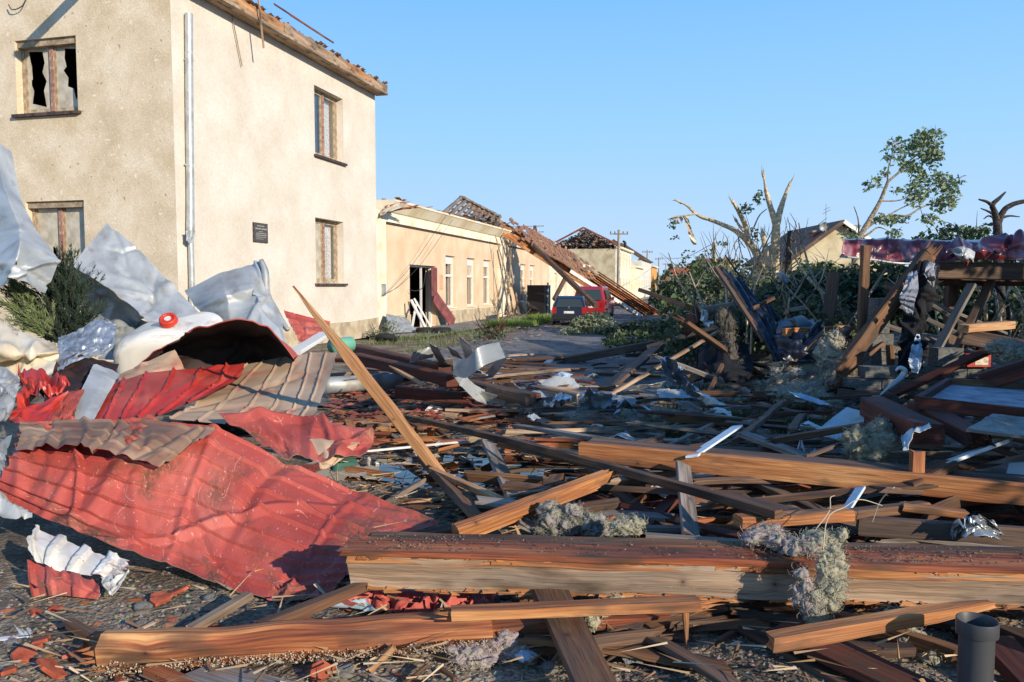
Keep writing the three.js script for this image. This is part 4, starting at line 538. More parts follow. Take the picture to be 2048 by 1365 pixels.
// ---------- the foreground timbers ----------
{ // great squared beam across the foreground, bark and splinters left along its edge
  const A = at(700, 1128, 3.92), B = at(2420, 1176, 3.55), t = thing('squared_beam', 'massive squared beam with torn upper edge across the foreground', 'beam', A.clone().lerp(B, .5).setY(.2));
  obj('beam', plankGeo(A, B, .21, .165, { n: 46, nz: .012, ch: .08, jagA: .04, roll: -3 }), W.beam, t);
  const T = B.clone().sub(A).normalize(), S = T.clone().cross(UP).normalize(), L = A.distanceTo(B);
  obj('top_board', plankGeo(A.clone().add(V(0, .097, 0)).addScaledVector(S, .035).addScaledVector(T, -.04), B.clone().add(V(0, .097, 0)).addScaledVector(S, .035), .17, .026, { n: 40, nz: .01, jag: .06, roll: -3 }), W.red, t);
  obj('rear_board', plankGeo(A.clone().add(V(0, .1, 0)).addScaledVector(S, -.1).addScaledVector(T, .05), B.clone().add(V(0, .1, 0)).addScaledVector(S, -.1), .1, .03, { n: 40, nz: .01, jag: .06, roll: -4 }), W.brown, t);
  const torn = []; for (let k = 0; k < 420; k++) { const s = R(), up = R() < .65, p = A.clone().addScaledVector(T, s * L).addScaledVector(S, .107 + rr(-.012, .004)).add(V(0, up ? .078 + rr(-.02, .012) : -.085 + rr(-.008, .012), 0)), l = rr(.02, .16); torn.push(plankGeo(p, p.clone().addScaledVector(T, l).add(V(0, rr(-.012, .012), 0)), rr(.006, .014), rr(.006, .024), { n: 3, jag: .02, tB: [l, .3], nz: .003 })); }
  obj('torn_edge', torn, W.orange, t);
  obj('wane_strip', plankGeo(A.clone().add(V(0, .066, 0)).addScaledVector(S, .104), B.clone().add(V(0, .066, 0)).addScaledVector(S, .104), .022, .034, { n: 150, nz: .016, jag: .05, roll: -3 }), W.orange, t);
  const lit = new MB(); for (let k = 0; k < 1500; k++) { const s = Math.pow(R(), 1) , cl1 = f3(s * 14, 2, 1, 2), p = A.clone().addScaledVector(T, s * L).addScaledVector(S, rr(-.13, .11)).add(V(0, .117, 0)); if (cl1 < .5 && R() < .75) continue; const z = rr(.002, .008), c = pick([[.05, .04, .03], [.08, .065, .05], [.13, .1, .08], [.2, .17, .14]]), q = []; for (let i = 0; i < 4; i++) { const w = i * 1.57 + rr(-.4, .4); q.push(p.clone().add(V(Math.cos(w) * z, 0, Math.sin(w) * z))); } const tp = p.clone().add(V(0, z * .9, 0)); for (let i = 0; i < 4; i++) lit.tri(tp, q[(i + 1) % 4], q[i], c); }
  tag(obj('dirt_crumbs', lit.geo(), M.vc, t), null, null, null, 'stuff');
}
const PL = [ // [label, end, end, width, thickness, wood, options]
  ['long tan splintered pole leaning up from the puddle past the cream house', [585, 572, 6.1], [884, 956, .1], .092, .05, 'pale', { tA: [.7, .12], bend: .015, roll: 62, n: 24, nz: .008 }],
  ['dark broken board carrying on from the foot of the leaning pole', [846, 918, .18], [1004, 1090, .12], .13, .05, 'brown', { jag: .1, roll: 30 }],
  ['narrow sunlit batten lying against the foot of the leaning pole', [862, 940, .2], [1012, 1006, .16], .055, .045, 'pale', { splitB: .08 }],
  ['flat grey-brown board pointing at the viewer beside the puddle', [975, 885, .12], [1062, 1062, .26], .15, .03, 'grey', { jag: .03, roll: 24 }],
  ['bright orange double batten sloping up behind the massive beam', [905, 1068, .34], [1215, 952, .42], .07, .075, 'orange', { splitB: .14, jag: .04, roll: -12 }],
  ['second orange batten nailed beneath the sloping double batten', [935, 1072, .28], [1195, 972, .36], .05, .045, 'orange', { jag: .08, splitB: .1 }],
  ['very long thin brown lath running through the middle of the heap', [800, 833, .25], [1560, 1030, .5], .06, .05, 'brown', { n: 24, bend: .03 }],
  ['long grey plank just behind the lit orange board', [1030, 852, .3], [1560, 935, .46], .08, .035, 'grey', { n: 20 }],
  ['dark plank crossing under the lit orange board', [1000, 890, .26], [1420, 985, .4], .07, .04, 'brown', { n: 18, roll: 12 }],
  ['long bright orange board on edge spanning the right half of the heap', [1156, 902, 5.6], [2200, 1004, 4.6], .05, .135, 'orange', { n: 34, jag: .02, roll: -4 }],
  ['dark strip standing for the shaded top of the bright orange board', [1180, 884, 5.7], [2120, 968, 4.85], .2, .03, 'dark', { n: 26 }],  // dark flat plank stands in for the shaded upper face of the board
  ['short square-cut orange joist with one lit face above the massive beam', [1474, 1043, .44], [1700, 1030, .42], .09, .06, 'orange', { jag: .01 }],
  ['dull brown joist end to end with the short orange joist', [1690, 1030, .41], [1860, 1012, .38], .07, .05, 'brown', { jag: .06 }],
  ['long black-brown plank on edge lying beside the massive beam', [1715, 1050, .34], [2160, 1082, .34], .06, .1, 'dark', { n: 16 }],
  ['thin pale lath with ragged end just above the massive beam', [1290, 1073, .36], [1830, 1112, .33], .05, .03, 'grey', { n: 16, splitB: .12 }],
  ['red-brown short board crossing behind the grey upright board', [1282, 1062, .2], [1372, 975, .34], .12, .03, 'maroon', { roll: 20 }],
  ['short grey upright board below the lit orange board', [1366, 930, .46], [1382, 1075, .3], .1, .03, 'grey', { roll: 25 }],
  ['wide dark plank sloping right under the lit orange board', [1180, 930, .24], [1335, 1075, .2], .14, .03, 'dark', { roll: 15 }],
  ['brown plank rising to the right between orange board and massive beam', [1330, 965, .34], [1640, 1040, .42], .1, .045, 'brown', { n: 12 }],
  ['dark wide board behind the wire loops', [1500, 960, .3], [1690, 1045, .3], .16, .03, 'dark', { roll: 12 }],
  ['brown batten lying across the pale blue panel', [1545, 882, .45], [1762, 846, .58], .06, .05, 'brown', { splitA: .08 }],
  ['thin black rod lying over the pale blue panel', [1610, 915, .5], [1785, 850, .62], .025, .025, 'dark', {}],
  ['dark plank propped in the grass in front of the wool mound', [1478, 880, .3], [1565, 805, .25], .13, .04, 'dark', { roll: 25 }],
  ['short brown plank tipped against the propped dark plank', [1485, 868, .36], [1680, 940, .36], .12, .035, 'grey', { n: 10 }],
  ['curved grey branch-like lath in the trampled grass', [1345, 855, .12], [1500, 815, .2], .05, .04, 'grey', { bend: .06 }],
  ['small yellow-brown offcut near the red sheet tip', [778, 1003, .12], [846, 962, .14], .07, .03, 'beam', { roll: 20 }],
  ['pale splinter beside the small yellow-brown offcut', [802, 1008, .08], [888, 996, .1], .03, .02, 'pale', { tA: [.2, .3] }],
  ['short orange scrap lying on the puddle rim', [690, 938, .05], [790, 952, .05], .07, .04, 'orange', { jag: .05 }],
  ['flat orange board fragment behind the leaning pole', [866, 905, .1], [912, 893, .1], .1, .03, 'orange', { roll: 25 }],
  ['small upright orange block standing in the rubble', [861, 880, .05], [861, 858, .25], .07, .03, 'orange', {}],
  ['thin white lath lying on the rubble behind the leaning pole', [715, 905, .06], [965, 880, .12], .025, .02, M.whitesheet, {}],
  ['long pale strip of wood on the rubble left of the pole', [680, 845, .08], [780, 850, .08], .05, .03, 'pale', { splitB: .1 }],
  ['yellow lath lying level beyond the rubble', [890, 820, .15], [1085, 822, .15], .04, .03, 'beam', {}],
  ['dull thin lath sloping over the wet rubble', [905, 845, .1], [990, 832, .14], .04, .02, 'grey', {}],
  ['dark maroon roof beam nearest the cream house', [704, 697, .55], [890, 742, .5], .2, .16, 'maroon', { n: 14 }],
  ['maroon roof beam parallel to it with worn upper edge', [712, 716, .55], [905, 762, .45], .18, .15, 'maroon', { n: 14 }],
  ['dark roof beam running on under the curled metal strip', [845, 748, .4], [1062, 800, .3], .16, .14, 'dark', { n: 14 }],
  ['thick short maroon beam with split bright end', [790, 784, .35], [926, 796, .28], .15, .14, 'maroon', { splitB: .2, splitN: 12 }],
  ['red-brown beam lying beyond the curled metal strip', [955, 770, .3], [1075, 795, .25], .12, .1, 'maroon', {}],
  ['pale fresh splinter lying on the maroon beams', [778, 732, .62], [850, 772, .5], .06, .03, 'pale', { splitB: .25, tA: [.4, .3] }],
  ['short sawn tan beam at the near edge of the road', [1058, 778, .15], [1165, 800, .15], .15, .16, 'beam', { jag: .05 }],
  ['dark beam lying on the road with broken yellow end', [1128, 722, .1], [1312, 688, .42], .16, .16, 'dark', { splitA: .3, splitN: 10 }],
  ['blue-black board lying on the road under the dark beam', [1068, 724, .06], [1230, 700, .15], .2, .05, 'dark', { splitA: .5, splitN: 5 }],
  ['tan pole resting on the dark beam and the right-hand heap', [1298, 694, .45], [1445, 652, 1.0], .1, .08, 'beam', {}],
  ['wide dark board sloping down to the road edge', [1212, 778, .08], [1320, 690, .5], .26, .05, 'dark', { roll: 10 }],
  ['thin light stick sloping beside the wide dark board', [1222, 790, .15], [1440, 662, .95], .05, .045, 'beam', { n: 14 }],
  ['short light stick standing out of the heap by the grey cloth', [1255, 818, .1], [1322, 792, .22], .05, .04, 'beam', {}],
  ['blue-white painted slat lying over the brown planks', [1383, 914, .52], [1476, 853, .52], .085, .016, M.slat, { roll: 12 }],
  ['second blue-white painted slat under the wire loops', [1692, 1022, .36], [1722, 976, .42], .06, .014, M.slat, { roll: 20 }],
  ['broad wide-board dark stained panel slanting above the road', [1303, 588, 21], [1402, 622, 17], .75, .1, 'brown', { roll: 18 }],
  ['short bright orange board sticking out in front of the dark hedge', [1568, 665, 11.5], [1696, 659, 12.2], .07, .115, 'orange', { jag: .01 }],
  ['sunlit yellow board end right of the shed', [1921, 658, 9.6], [2022, 650, 9.8], .16, .1, 'pale', { jag: .06 }],
  ['wide shaded board beneath the sunlit yellow board', [1925, 672, 9.7], [2120, 712, 9.4], .1, .2, 'dark', {}],
  ['dark square beam end broken off above the wool tuft', [1742, 812, 6.3], [1862, 872, 5.2], .2, .15, 'maroon', { jag: .06, n: 10 }],
  ['dark plank lying beneath the broken square beam', [1740, 838, 6.2], [1830, 858, 5.8], .12, .07, 'maroon', {}],
  ['stack of two dark planks with frayed end beside the framed panel', [1832, 812, 6.2], [1962, 882, 5.15], .16, .1, 'maroon', { splitB: .1, splitN: 14, jag: .05 }],
  ['bright orange lath edge leading out to the right under the panel', [1966, 872, 5.15], [2100, 846, 5.6], .05, .045, 'orange', {}],
  ['wide dark red board leaning behind the framed panel', [1960, 765, 7.2], [2100, 722, 7], .12, .16, 'maroon', {}],
  ['white coated board with bare broken end', [1884, 930, 5.05], [2006, 884, 5.2], .11, .022, M.whitesheet, { roll: 18, splitB: .1 }],
  ['brown plank end to end with the white coated board', [1810, 972, 4.9], [1900, 928, 5.05], .14, .05, 'brown', { roll: 10 }],
  ['broad knotty board lying loose under the orange board', [1800, 1012, 4.5], [1938, 1030, 4.35], .22, .035, 'orange', { roll: 8, jag: .04 }],
  ['orange board end standing upright wrapped in torn metal', [1836, 895, 5.0], [1834, 965, 4.95], .09, .04, 'orange', { jag: .04, roll: 40 }],
  ['debarked half-round log lying along the bottom edge', [205, 1302, .1], [985, 1252, .13], .145, .14, 'log', { ch: .3, n: 30, nz: .02, splitA: .12, splitN: 16, name: 'split_log', cat: 'log' }],
  ['red-stained split board carrying on from the log', [975, 1262, .1], [1345, 1232, .14], .1, .06, 'red', { tB: [.5, .2], n: 14 }],
  ['orange batten lying over the log under the massive beam', [900, 1228, .24], [1400, 1207, .26], .085, .045, 'orange', { n: 16, splitA: .08, splitB: .12 }],
  ['flat brown cracked board pointing at the viewer under the beam', [1098, 1180, .2], [1215, 1420, .13], .165, .035, 'brown', { n: 14, jag: .03 }],
  ['brown batten sticking out between red sheet and massive beam', [515, 1258, .13], [768, 1156, .2], .06, .05, 'brown', { n: 10 }],
  ['short tan stake lying in the shadow under the red sheet', [378, 1262, .04], [500, 1190, .1], .055, .04, 'beam', { splitA: .06 }],
  ['small pale chip of wood leaning on the log', [738, 1342, .02], [790, 1292, .12], .03, .025, 'pale', {}],
  ['dark stick poking out left of the split log', [138, 1248, .1], [214, 1292, .1], .045, .04, 'brown', {}],
  ['sharp splinter hanging down below the massive beam', [1371, 1215, 3.45], [1374, 1310, 3.4], .024, .02, 'orange', { tB: [.15, .2] }],
  ['sunlit orange batten sloping up right below the massive beam', [1534, 1286, .22], [1990, 1206, .32], .08, .055, 'orange', { n: 14, jag: .03, tB: [.3, .4] }],
  ['wide dark board running out of the bottom edge under the wool', [1560, 1255, .14], [1960, 1440, .05], .2, .04, 'maroon', { n: 12 }],
  ['dark board lying deep under the sunlit batten', [1480, 1240, .06], [1800, 1420, .03], .16, .04, 'dark', {}],
  ['red-brown board right of the grey plastic pipe', [1985, 1280, .1], [2120, 1420, .06], .16, .05, 'maroon', {}],
  ['grey board corner in the bottom left rubble', [395, 1345, .03], [600, 1400, .03], .2, .03, 'grey', { roll: 6 }],
  ['red-brown board corner beside the grey one in the rubble', [300, 1340, .04], [440, 1400, .03], .07, .04, 'red', {}],
  ['thin dull lath lying behind the massive beam', [1040, 1060, .2], [1420, 1058, .26], .07, .03, 'grey', {}],
];
for (let k = 0; k < 26; k++) { const p = gd(rr(-20, 900), rr(1190, 1370), .015), a = rr(-1.2, 1.2), l = rr(.06, .26); PL.push(['thin snapped stick lying on the yard soil', p, p.clone().add(V(Math.cos(a) * l, rr(0, .03), Math.sin(a) * l)), rr(.01, .025), rr(.008, .016), pick(['brown', 'grey', 'beam', 'red']), { name: 'snapped_stick', cat: 'stick', group: 'snapped sticks on the yard soil', n: 4, splitB: .04, splitN: 3 }]); }
for (const [l, a, b, w, t, m, o] of PL) plank(l, a, b, w, t, m, o);
{ // sawdust and bark crumbs along the underside of the log
  const A = gd(205, 1302, .1), B = gd(985, 1252, .13), m = new MB(); for (let k = 0; k < 1300; k++) { const s = R(), p = A.clone().lerp(B, s).add(V(rr(-.01, .01), -.055 + rr(-.03, .05) * f3(s * 20, 1, 1, 2), .066 + rr(-.012, .03))), z = rr(.002, .007), c = pick([[.45, .33, .2], [.3, .2, .12], [.55, .45, .32]]), q = []; for (let i = 0; i < 3; i++) { const w = i * 2.1 + rr(-.4, .4); q.push(p.clone().add(V(Math.cos(w) * z, Math.sin(w) * z, 0))); } const tp = p.clone().add(V(0, 0, z)); for (let i = 0; i < 3; i++) m.tri(tp, q[i], q[(i + 1) % 3], c); }
  const o = solo('sawdust', m.geo(), M.vc, 'pale sawdust and bark crumbs along the split log', 'sawdust', null, 'stuff');
}
{ // nail left in the log, stub of a peg
  solo('wooden_wedge', plankGeo(at(757, 1250, 3.55), at(768, 1300, 3.5), .05, .05, { jag: .02 }), W.brown, 'small square wedge nailed on the split log', 'wedge');
}
// ---------- red, tan and bare metal sheets on the left ----------
sheet('roof_sheet', 'large crumpled red ribbed roof sheet sprawling in the left foreground', 'metal sheet', [
  [[52, 850, 5.3], [160, 846, 5.4], [300, 846, 5.4], [430, 858, 5.3], [560, 918, 5.35], [700, 985, 5.4], [892, 1052, 5.05]],
  [[36, 876, 5.1], [150, 884, 5.0], [290, 890, 5.0], [412, 918, 5.0], [520, 975, 4.95], [650, 1035, 4.9], [800, 1085, 4.72]],
  [[20, 915, 4.9], [140, 940, 4.8], [270, 968, 4.72], [385, 1000, 4.75], [500, 1055, 4.6], [620, 1100, 4.5], [740, 1120, 4.5]],
  [[-10, 958, 4.8], [110, 1005, 4.65], [260, 1062, 4.5], [370, 1092, 4.45], [480, 1135, 4.35], [590, 1160, 4.27], [700, 1150, 4.3]],
  [[-40, 975, 4.78], [90, 1040, 4.6], [240, 1100, 4.35], [360, 1140, 4.25], [470, 1182, 4.15], [565, 1206, 4.05], [660, 1190, 4.1]],
], M.red, M.tan, { nu: 200, nv: 230, folds: 20, amp: .045, fw: .6, soft: .006, cross: 1, straight: 1, dents: 34, damp: .009, ribs: { n: 8, h: .022, w: .12, e: .03 }, jag: .014, th: .004, flip: true, lin: .96 });
sheet('curled_sheet', 'tan underside of the folded-over edge along the top of the big red sheet', 'metal sheet', [
  [[34, 850, 5.2], [150, 842, 5.25], [300, 843, 5.25], [440, 858, 5.2]],
  [[38, 866, 5.05], [150, 866, 4.98], [270, 876, 4.94], [385, 890, 4.97]],
  [[26, 902, 4.88], [130, 890, 4.76], [230, 905, 4.72], [318, 936, 4.76]],
], M.tanShade, M.red, { nu: 110, nv: 50, folds: 14, amp: .04, soft: .015, cross: 1, straight: 1, dents: 14, ribs: { n: 3, h: .018, w: .12 }, lin: .9, flip: true });
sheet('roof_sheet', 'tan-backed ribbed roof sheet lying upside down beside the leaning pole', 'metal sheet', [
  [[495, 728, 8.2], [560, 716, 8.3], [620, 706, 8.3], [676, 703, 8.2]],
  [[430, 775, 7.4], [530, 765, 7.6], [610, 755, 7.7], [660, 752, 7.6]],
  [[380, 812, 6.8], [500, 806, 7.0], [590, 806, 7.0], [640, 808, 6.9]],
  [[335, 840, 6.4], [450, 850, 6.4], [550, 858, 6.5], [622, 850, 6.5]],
], M.tan, M.shadeBrown, { nu: 110, nv: 70, folds: 10, amp: .03, soft: .02, ribs: { n: 6, h: .022, dir: 'v', w: .12 }, flip: true });
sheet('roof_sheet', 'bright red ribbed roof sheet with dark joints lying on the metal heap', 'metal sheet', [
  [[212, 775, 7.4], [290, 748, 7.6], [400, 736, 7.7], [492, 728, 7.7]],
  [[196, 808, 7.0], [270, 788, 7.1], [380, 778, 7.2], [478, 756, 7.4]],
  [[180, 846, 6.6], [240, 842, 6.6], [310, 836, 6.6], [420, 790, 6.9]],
], M.redbright, M.shadeBrown, { nu: 90, nv: 50, folds: 12, amp: .03, soft: .02, ribs: { n: 6, h: .035, dir: 'v', w: .12 }, flip: true });
sheet('roof_sheet', 'torn red sheet with tan flap beyond the big red sheet', 'metal sheet', [
  [[430, 828, 6.3], [500, 822, 6.4], [590, 832, 6.5], [690, 850, 6.4], [752, 872, 6.2]],
  [[520, 880, 6.0], [560, 868, 6.1], [620, 876, 6.1], [690, 884, 6.0], [748, 888, 6.1]],
  [[560, 915, 5.7], [600, 912, 5.75], [645, 925, 5.75], [690, 915, 5.8], [735, 905, 5.9]],
], M.red, M.tan, { nu: 90, nv: 60, folds: 16, amp: .06, soft: .02, straight: 1, dents: 20, lin: .9, flip: true });
sheet('roof_sheet', 'tan flap of sheet metal hanging below the torn red sheet', 'metal sheet', [[[618, 880, 6.0], [680, 884, 6.0], [722, 888, 6.0]], [[625, 908, 5.85], [672, 912, 5.85], [700, 908, 5.9]], [[640, 940, 5.7], [655, 938, 5.75], [668, 930, 5.8]]], M.tan, M.red, { nu: 40, nv: 30, folds: 14, amp: .03, flip: true });
sheet('dark_sheet', 'brown curled roof sheet darkened for shade, arching over with a coppery rim', 'metal sheet', [
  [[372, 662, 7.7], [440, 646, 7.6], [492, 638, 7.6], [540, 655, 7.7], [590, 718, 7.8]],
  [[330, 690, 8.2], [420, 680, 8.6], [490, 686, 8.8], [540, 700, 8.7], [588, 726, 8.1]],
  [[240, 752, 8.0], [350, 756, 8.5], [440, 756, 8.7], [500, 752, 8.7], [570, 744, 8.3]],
], M.shadeBrown, M.red, { nu: 70, nv: 40, folds: 14, amp: .06, soft: .1, th: .012, flip: true });
sheet('red_flap', 'mottled red and tan torn sheet under the white tank', 'metal sheet', [[[235, 752, 7.8], [300, 722, 7.9], [350, 700, 8.0]], [[245, 765, 7.6], [310, 745, 7.7], [370, 735, 7.8]], [[260, 775, 7.5], [320, 765, 7.6], [400, 755, 7.6]]], M.tan, M.red, { nu: 40, nv: 30, folds: 16, amp: .04, flip: true });
sheet('galvanised_sheet', 'large tilted galvanised sheet with a peaked corner against the house', 'metal sheet', [
  [[213, 444, 10.6], [270, 492, 10.4], [335, 560, 10.1], [408, 636, 9.6]],
  [[178, 488, 10.2], [240, 540, 10.0], [305, 600, 9.8], [360, 648, 9.4]],
  [[138, 530, 9.8], [205, 570, 9.6], [262, 612, 9.5], [304, 652, 9.2]],
], M.galv, M.galvDull, { nu: 70, nv: 50, folds: 9, amp: .05, soft: .03, jag: .012, lin: .8, flip: true });
sheet('galvanised_sheet', 'tall bent galvanised sheet standing at the left by the juniper', 'metal sheet', [
  [[-30, 240, 9.6], [-8, 280, 9.5], [22, 300, 9.4]],
  [[-40, 380, 9.2], [5, 370, 9.0], [42, 400, 9.2]],
  [[-45, 470, 9.0], [38, 450, 8.7], [72, 460, 9.1]],
  [[-40, 540, 8.8], [40, 480, 8.5], [118, 522, 9.0]],
  [[-30, 600, 8.6], [25, 560, 8.3], [90, 590, 8.8]],
], M.galv, M.galvDull, { nu: 56, nv: 70, folds: 10, amp: .06, soft: .02, lin: .9, jag: .02, flip: true });
sheet('galvanised_sheet', 'creased galvanised sheet with a folded corner in front of the cream facade', 'metal sheet', [
  [[365, 582, 10.4], [440, 546, 10.4], [500, 530, 10.3], [524, 518, 10.2]],
  [[392, 620, 10.0], [450, 590, 9.6], [505, 575, 9.7], [536, 598, 10.0]],
  [[420, 650, 9.8], [460, 640, 9.6], [520, 605, 9.5], [560, 640, 9.8]],
  [[430, 705, 9.4], [470, 690, 9.3], [530, 680, 9.2], [578, 690, 9.4]],
], M.galv, M.galvDull, { nu: 64, nv: 56, folds: 12, amp: .06, soft: .02, lin: .9, jag: .015, flip: true });
sheet('folded_sheet', 'dark inner fold under the large tilted galvanised sheet', 'metal sheet', [[[142, 530, 9.85], [205, 568, 9.75], [300, 640, 9.4]], [[158, 580, 10.1], [215, 600, 10.0], [280, 640, 9.7]], [[164, 640, 10.2], [210, 655, 10.1], [270, 670, 9.9]]], M.galvDull, M.galv, { nu: 40, nv: 30, folds: 10, amp: .06, soft: .03, flip: true });
solo('folded_edge', tube([[522, 520, 10.15], [530, 545, 10.1], [532, 590, 10.0], [548, 622, 9.9], [575, 660, 9.7]], [.03, .05, .06, .06, .03], 6, 4), M.galvDull, 'rolled edge strip down the creased galvanised sheet', 'metal strip');
sheet('blue_grey_sheet', 'smooth blue-grey metal sheet tucked beside the bright red sheet', 'metal sheet', [[[186, 728, 7.4], [215, 735, 7.4], [240, 748, 7.35]], [[165, 775, 7.0], [195, 780, 7.0], [215, 790, 7.05]], [[128, 840, 6.5], [160, 842, 6.5], [188, 840, 6.6]]], M.galv, M.galvDull, { nu: 30, nv: 40, folds: 5, amp: .03, flip: true });
sheet('cream_sheet', 'crumpled cream plastic sheet bulging at the left edge', 'plastic sheet', [
  [[-60, 625, 8.0], [5, 638, 7.9], [60, 668, 7.9], [112, 685, 7.8]],
  [[-60, 690, 7.3], [0, 700, 7.2], [60, 708, 7.3], [118, 702, 7.5]],
  [[-60, 720, 7.5], [10, 722, 7.5], [65, 718, 7.5], [116, 722, 7.5]],
  [[-60, 765, 7.0], [15, 765, 7.0], [60, 764, 7.0], [104, 758, 7.1]],
], M.creamsack, M.creamsack, { nu: 60, nv: 50, folds: 18, amp: .06, soft: .14, flip: true });
sheet('foil_sheet', 'crinkled silver foil lining between cream sheet and tank', 'foil', [[[118, 680, 8.2], [160, 660, 8.3], [200, 640, 8.4], [232, 652, 8.4]], [[115, 705, 7.9], [155, 700, 7.9], [195, 695, 8.0], [228, 690, 8.1]], [[112, 745, 7.4], [140, 728, 7.6], [185, 716, 7.8], [205, 712, 7.9]]], M.foil, M.foil, { nu: 70, nv: 60, folds: 90, amp: .022, fw: .5, soft: .06, flip: true });
sheet('orange_red_sheet', 'crumpled orange-red sheet knot at the left of the heap', 'metal sheet', [[[35, 730, 6.9], [75, 745, 6.9], [142, 770, 6.7]], [[40, 775, 6.6], [85, 780, 6.5], [130, 785, 6.5]], [[30, 815, 6.3], [70, 805, 6.3], [110, 790, 6.4]]], M.redbright, M.shadeBrown, { nu: 50, nv: 40, folds: 30, amp: .09, flip: true });
sheet('orange_red_sheet', 'pointed orange-red sheet strip below the crumpled knot', 'metal sheet', [[[22, 822, 6.1], [80, 805, 6.2], [138, 782, 6.3]], [[18, 838, 6.0], [70, 832, 6.0], [120, 810, 6.2]], [[30, 850, 5.8], [70, 850, 5.8], [95, 842, 5.9]]], M.redbright, M.shadeBrown, { nu: 40, nv: 24, folds: 14, amp: .05, flip: true });
sheet('grey_sheet', 'pale grey bent sheet hanging at the far left edge', 'metal sheet', [[[-40, 730, 6.6], [10, 735, 6.6], [40, 760, 6.6]], [[-40, 790, 6.2], [0, 790, 6.1], [30, 800, 6.2]], [[-50, 850, 5.7], [-10, 850, 5.6], [18, 838, 5.8]]], M.galvDull, M.galvDull, { nu: 36, nv: 40, folds: 16, amp: .07, flip: true });
sheet('grey_sheet', 'grey-white bent sheet under the left end of the red sheet', 'metal sheet', [[[-60, 870, 5.3], [-5, 880, 5.2], [25, 870, 5.2]], [[-60, 950, 5.0], [-30, 950, 4.9], [12, 940, 4.95]], [[-60, 1040, 4.6], [-10, 1035, 4.5], [62, 1045, 4.6]]], M.galvDull, M.galvDull, { nu: 36, nv: 40, folds: 12, amp: .05, flip: true });
sheet('white_sheet', 'torn white corrugated sheet sticking out under the red sheet', 'metal sheet', [
  [[62, 1052, 4.45], [130, 1082, 4.4], [200, 1108, 4.3], [262, 1122, 4.25]],
  [[52, 1080, 4.3], [110, 1105, 4.25], [180, 1130, 4.2], [255, 1140, 4.15]],
  [[58, 1118, 4.2], [100, 1140, 4.18], [165, 1152, 4.15], [235, 1160, 4.1]],
], M.whitesheet, M.red, { nu: 70, nv: 40, folds: 7, amp: .015, soft: .015, ribs: { n: 4, h: .025, dir: 'v', w: .4 }, jag: .07, flip: true });
sheet('white_sheet', 'pointed white sliver of sheet metal beside the torn white sheet', 'metal sheet', [[[200, 1155, 4.12], [232, 1150, 4.1], [262, 1140, 4.1]], [[205, 1172, 4.05], [225, 1172, 4.03], [250, 1160, 4.05]], [[222, 1190, 3.98], [224, 1192, 3.97], [230, 1185, 3.98]]], M.whitesheet, M.whitesheet, { nu: 24, nv: 20, folds: 8, amp: .02, jag: .08, flip: true });
sheet('red_scrap', 'folded dark red scrap hanging below the torn white sheet', 'metal sheet', [[[55, 1122, 4.22], [110, 1142, 4.18], [195, 1165, 4.1]], [[60, 1160, 4.15], [115, 1165, 4.08], [200, 1182, 4.02]], [[68, 1195, 4.1], [120, 1192, 4.05], [196, 1200, 4.0]]], M.red, M.whitesheet, { nu: 50, nv: 30, folds: 7, amp: .02, soft: .01, ribs: { n: 3, h: .02, dir: 'v', w: .4 }, flip: true });
sheet('white_sheet', 'curled white metal scrap at the lower left corner', 'metal sheet', [[[-60, 1245, 3.75], [0, 1250, 3.75], [42, 1252, 3.75]], [[-60, 1275, 3.6], [0, 1282, 3.55], [58, 1272, 3.6]], [[-60, 1295, 3.62], [-20, 1305, 3.6], [45, 1300, 3.6]]], M.whitesheet, M.whitesheet, { nu: 36, nv: 24, folds: 8, amp: .03, flip: true });
solo('curled_rim', tube([[40, 1252, 3.74], [58, 1264, 3.66], [60, 1285, 3.58], [44, 1300, 3.58]], [.006, .012, .012, .006], 6, 4), M.whitesheet, 'thin white rim curled round the lower left scrap', 'wire');  // rim of the curled white scrap
sheet('red_roll', 'crushed red sheet pinned under the left end of the massive beam', 'metal sheet', [[[690, 1165, 4.2], [800, 1162, 4.25], [900, 1168, 4.25], [1000, 1180, 4.2]], [[700, 1185, 4.05], [800, 1190, 4.05], [900, 1195, 4.05], [985, 1198, 4.05]], [[640, 1215, 3.95], [780, 1222, 3.92], [880, 1225, 3.9], [930, 1222, 3.92]]], M.red, M.whitesheet, { nu: 90, nv: 36, folds: 40, amp: .05, fw: .7, flip: true });
sheet('blue_white_scrap', 'pale blue-white scrap of sheet beside the brown batten', 'metal sheet', [[[655, 1195, 4.0], [700, 1195, 4.0], [730, 1205, 3.98]], [[650, 1210, 3.95], [700, 1215, 3.93], [760, 1226, 3.9]]], M.bluepanel, M.bluepanel, { nu: 20, nv: 12, folds: 6, amp: .02, flip: true });
sheet('red_sheet_piece', 'red ribbed sheet corner at the foot of the cream facade', 'metal sheet', [[[566, 622, 12], [610, 636, 12], [660, 645, 12.2]], [[582, 655, 11.6], [620, 662, 11.6], [655, 664, 11.8]], [[600, 685, 11.2], [622, 686, 11.2], [640, 682, 11.4]]], M.red, M.tan, { nu: 40, nv: 30, folds: 10, amp: .05, ribs: { n: 4, h: .03, w: .3 }, flip: true });
sheet('dark_filler_sheet', 'black-brown bent sheet in the gap below the silver foil', 'metal sheet', [[[105, 728, 7.6], [160, 722, 7.8], [240, 728, 8.0]], [[100, 770, 7.2], [165, 765, 7.3], [225, 758, 7.6]], [[95, 800, 6.9], [150, 800, 6.9], [200, 790, 7.1]]], M.shadeBrown, M.red, { nu: 40, nv: 30, folds: 14, amp: .08, flip: true });
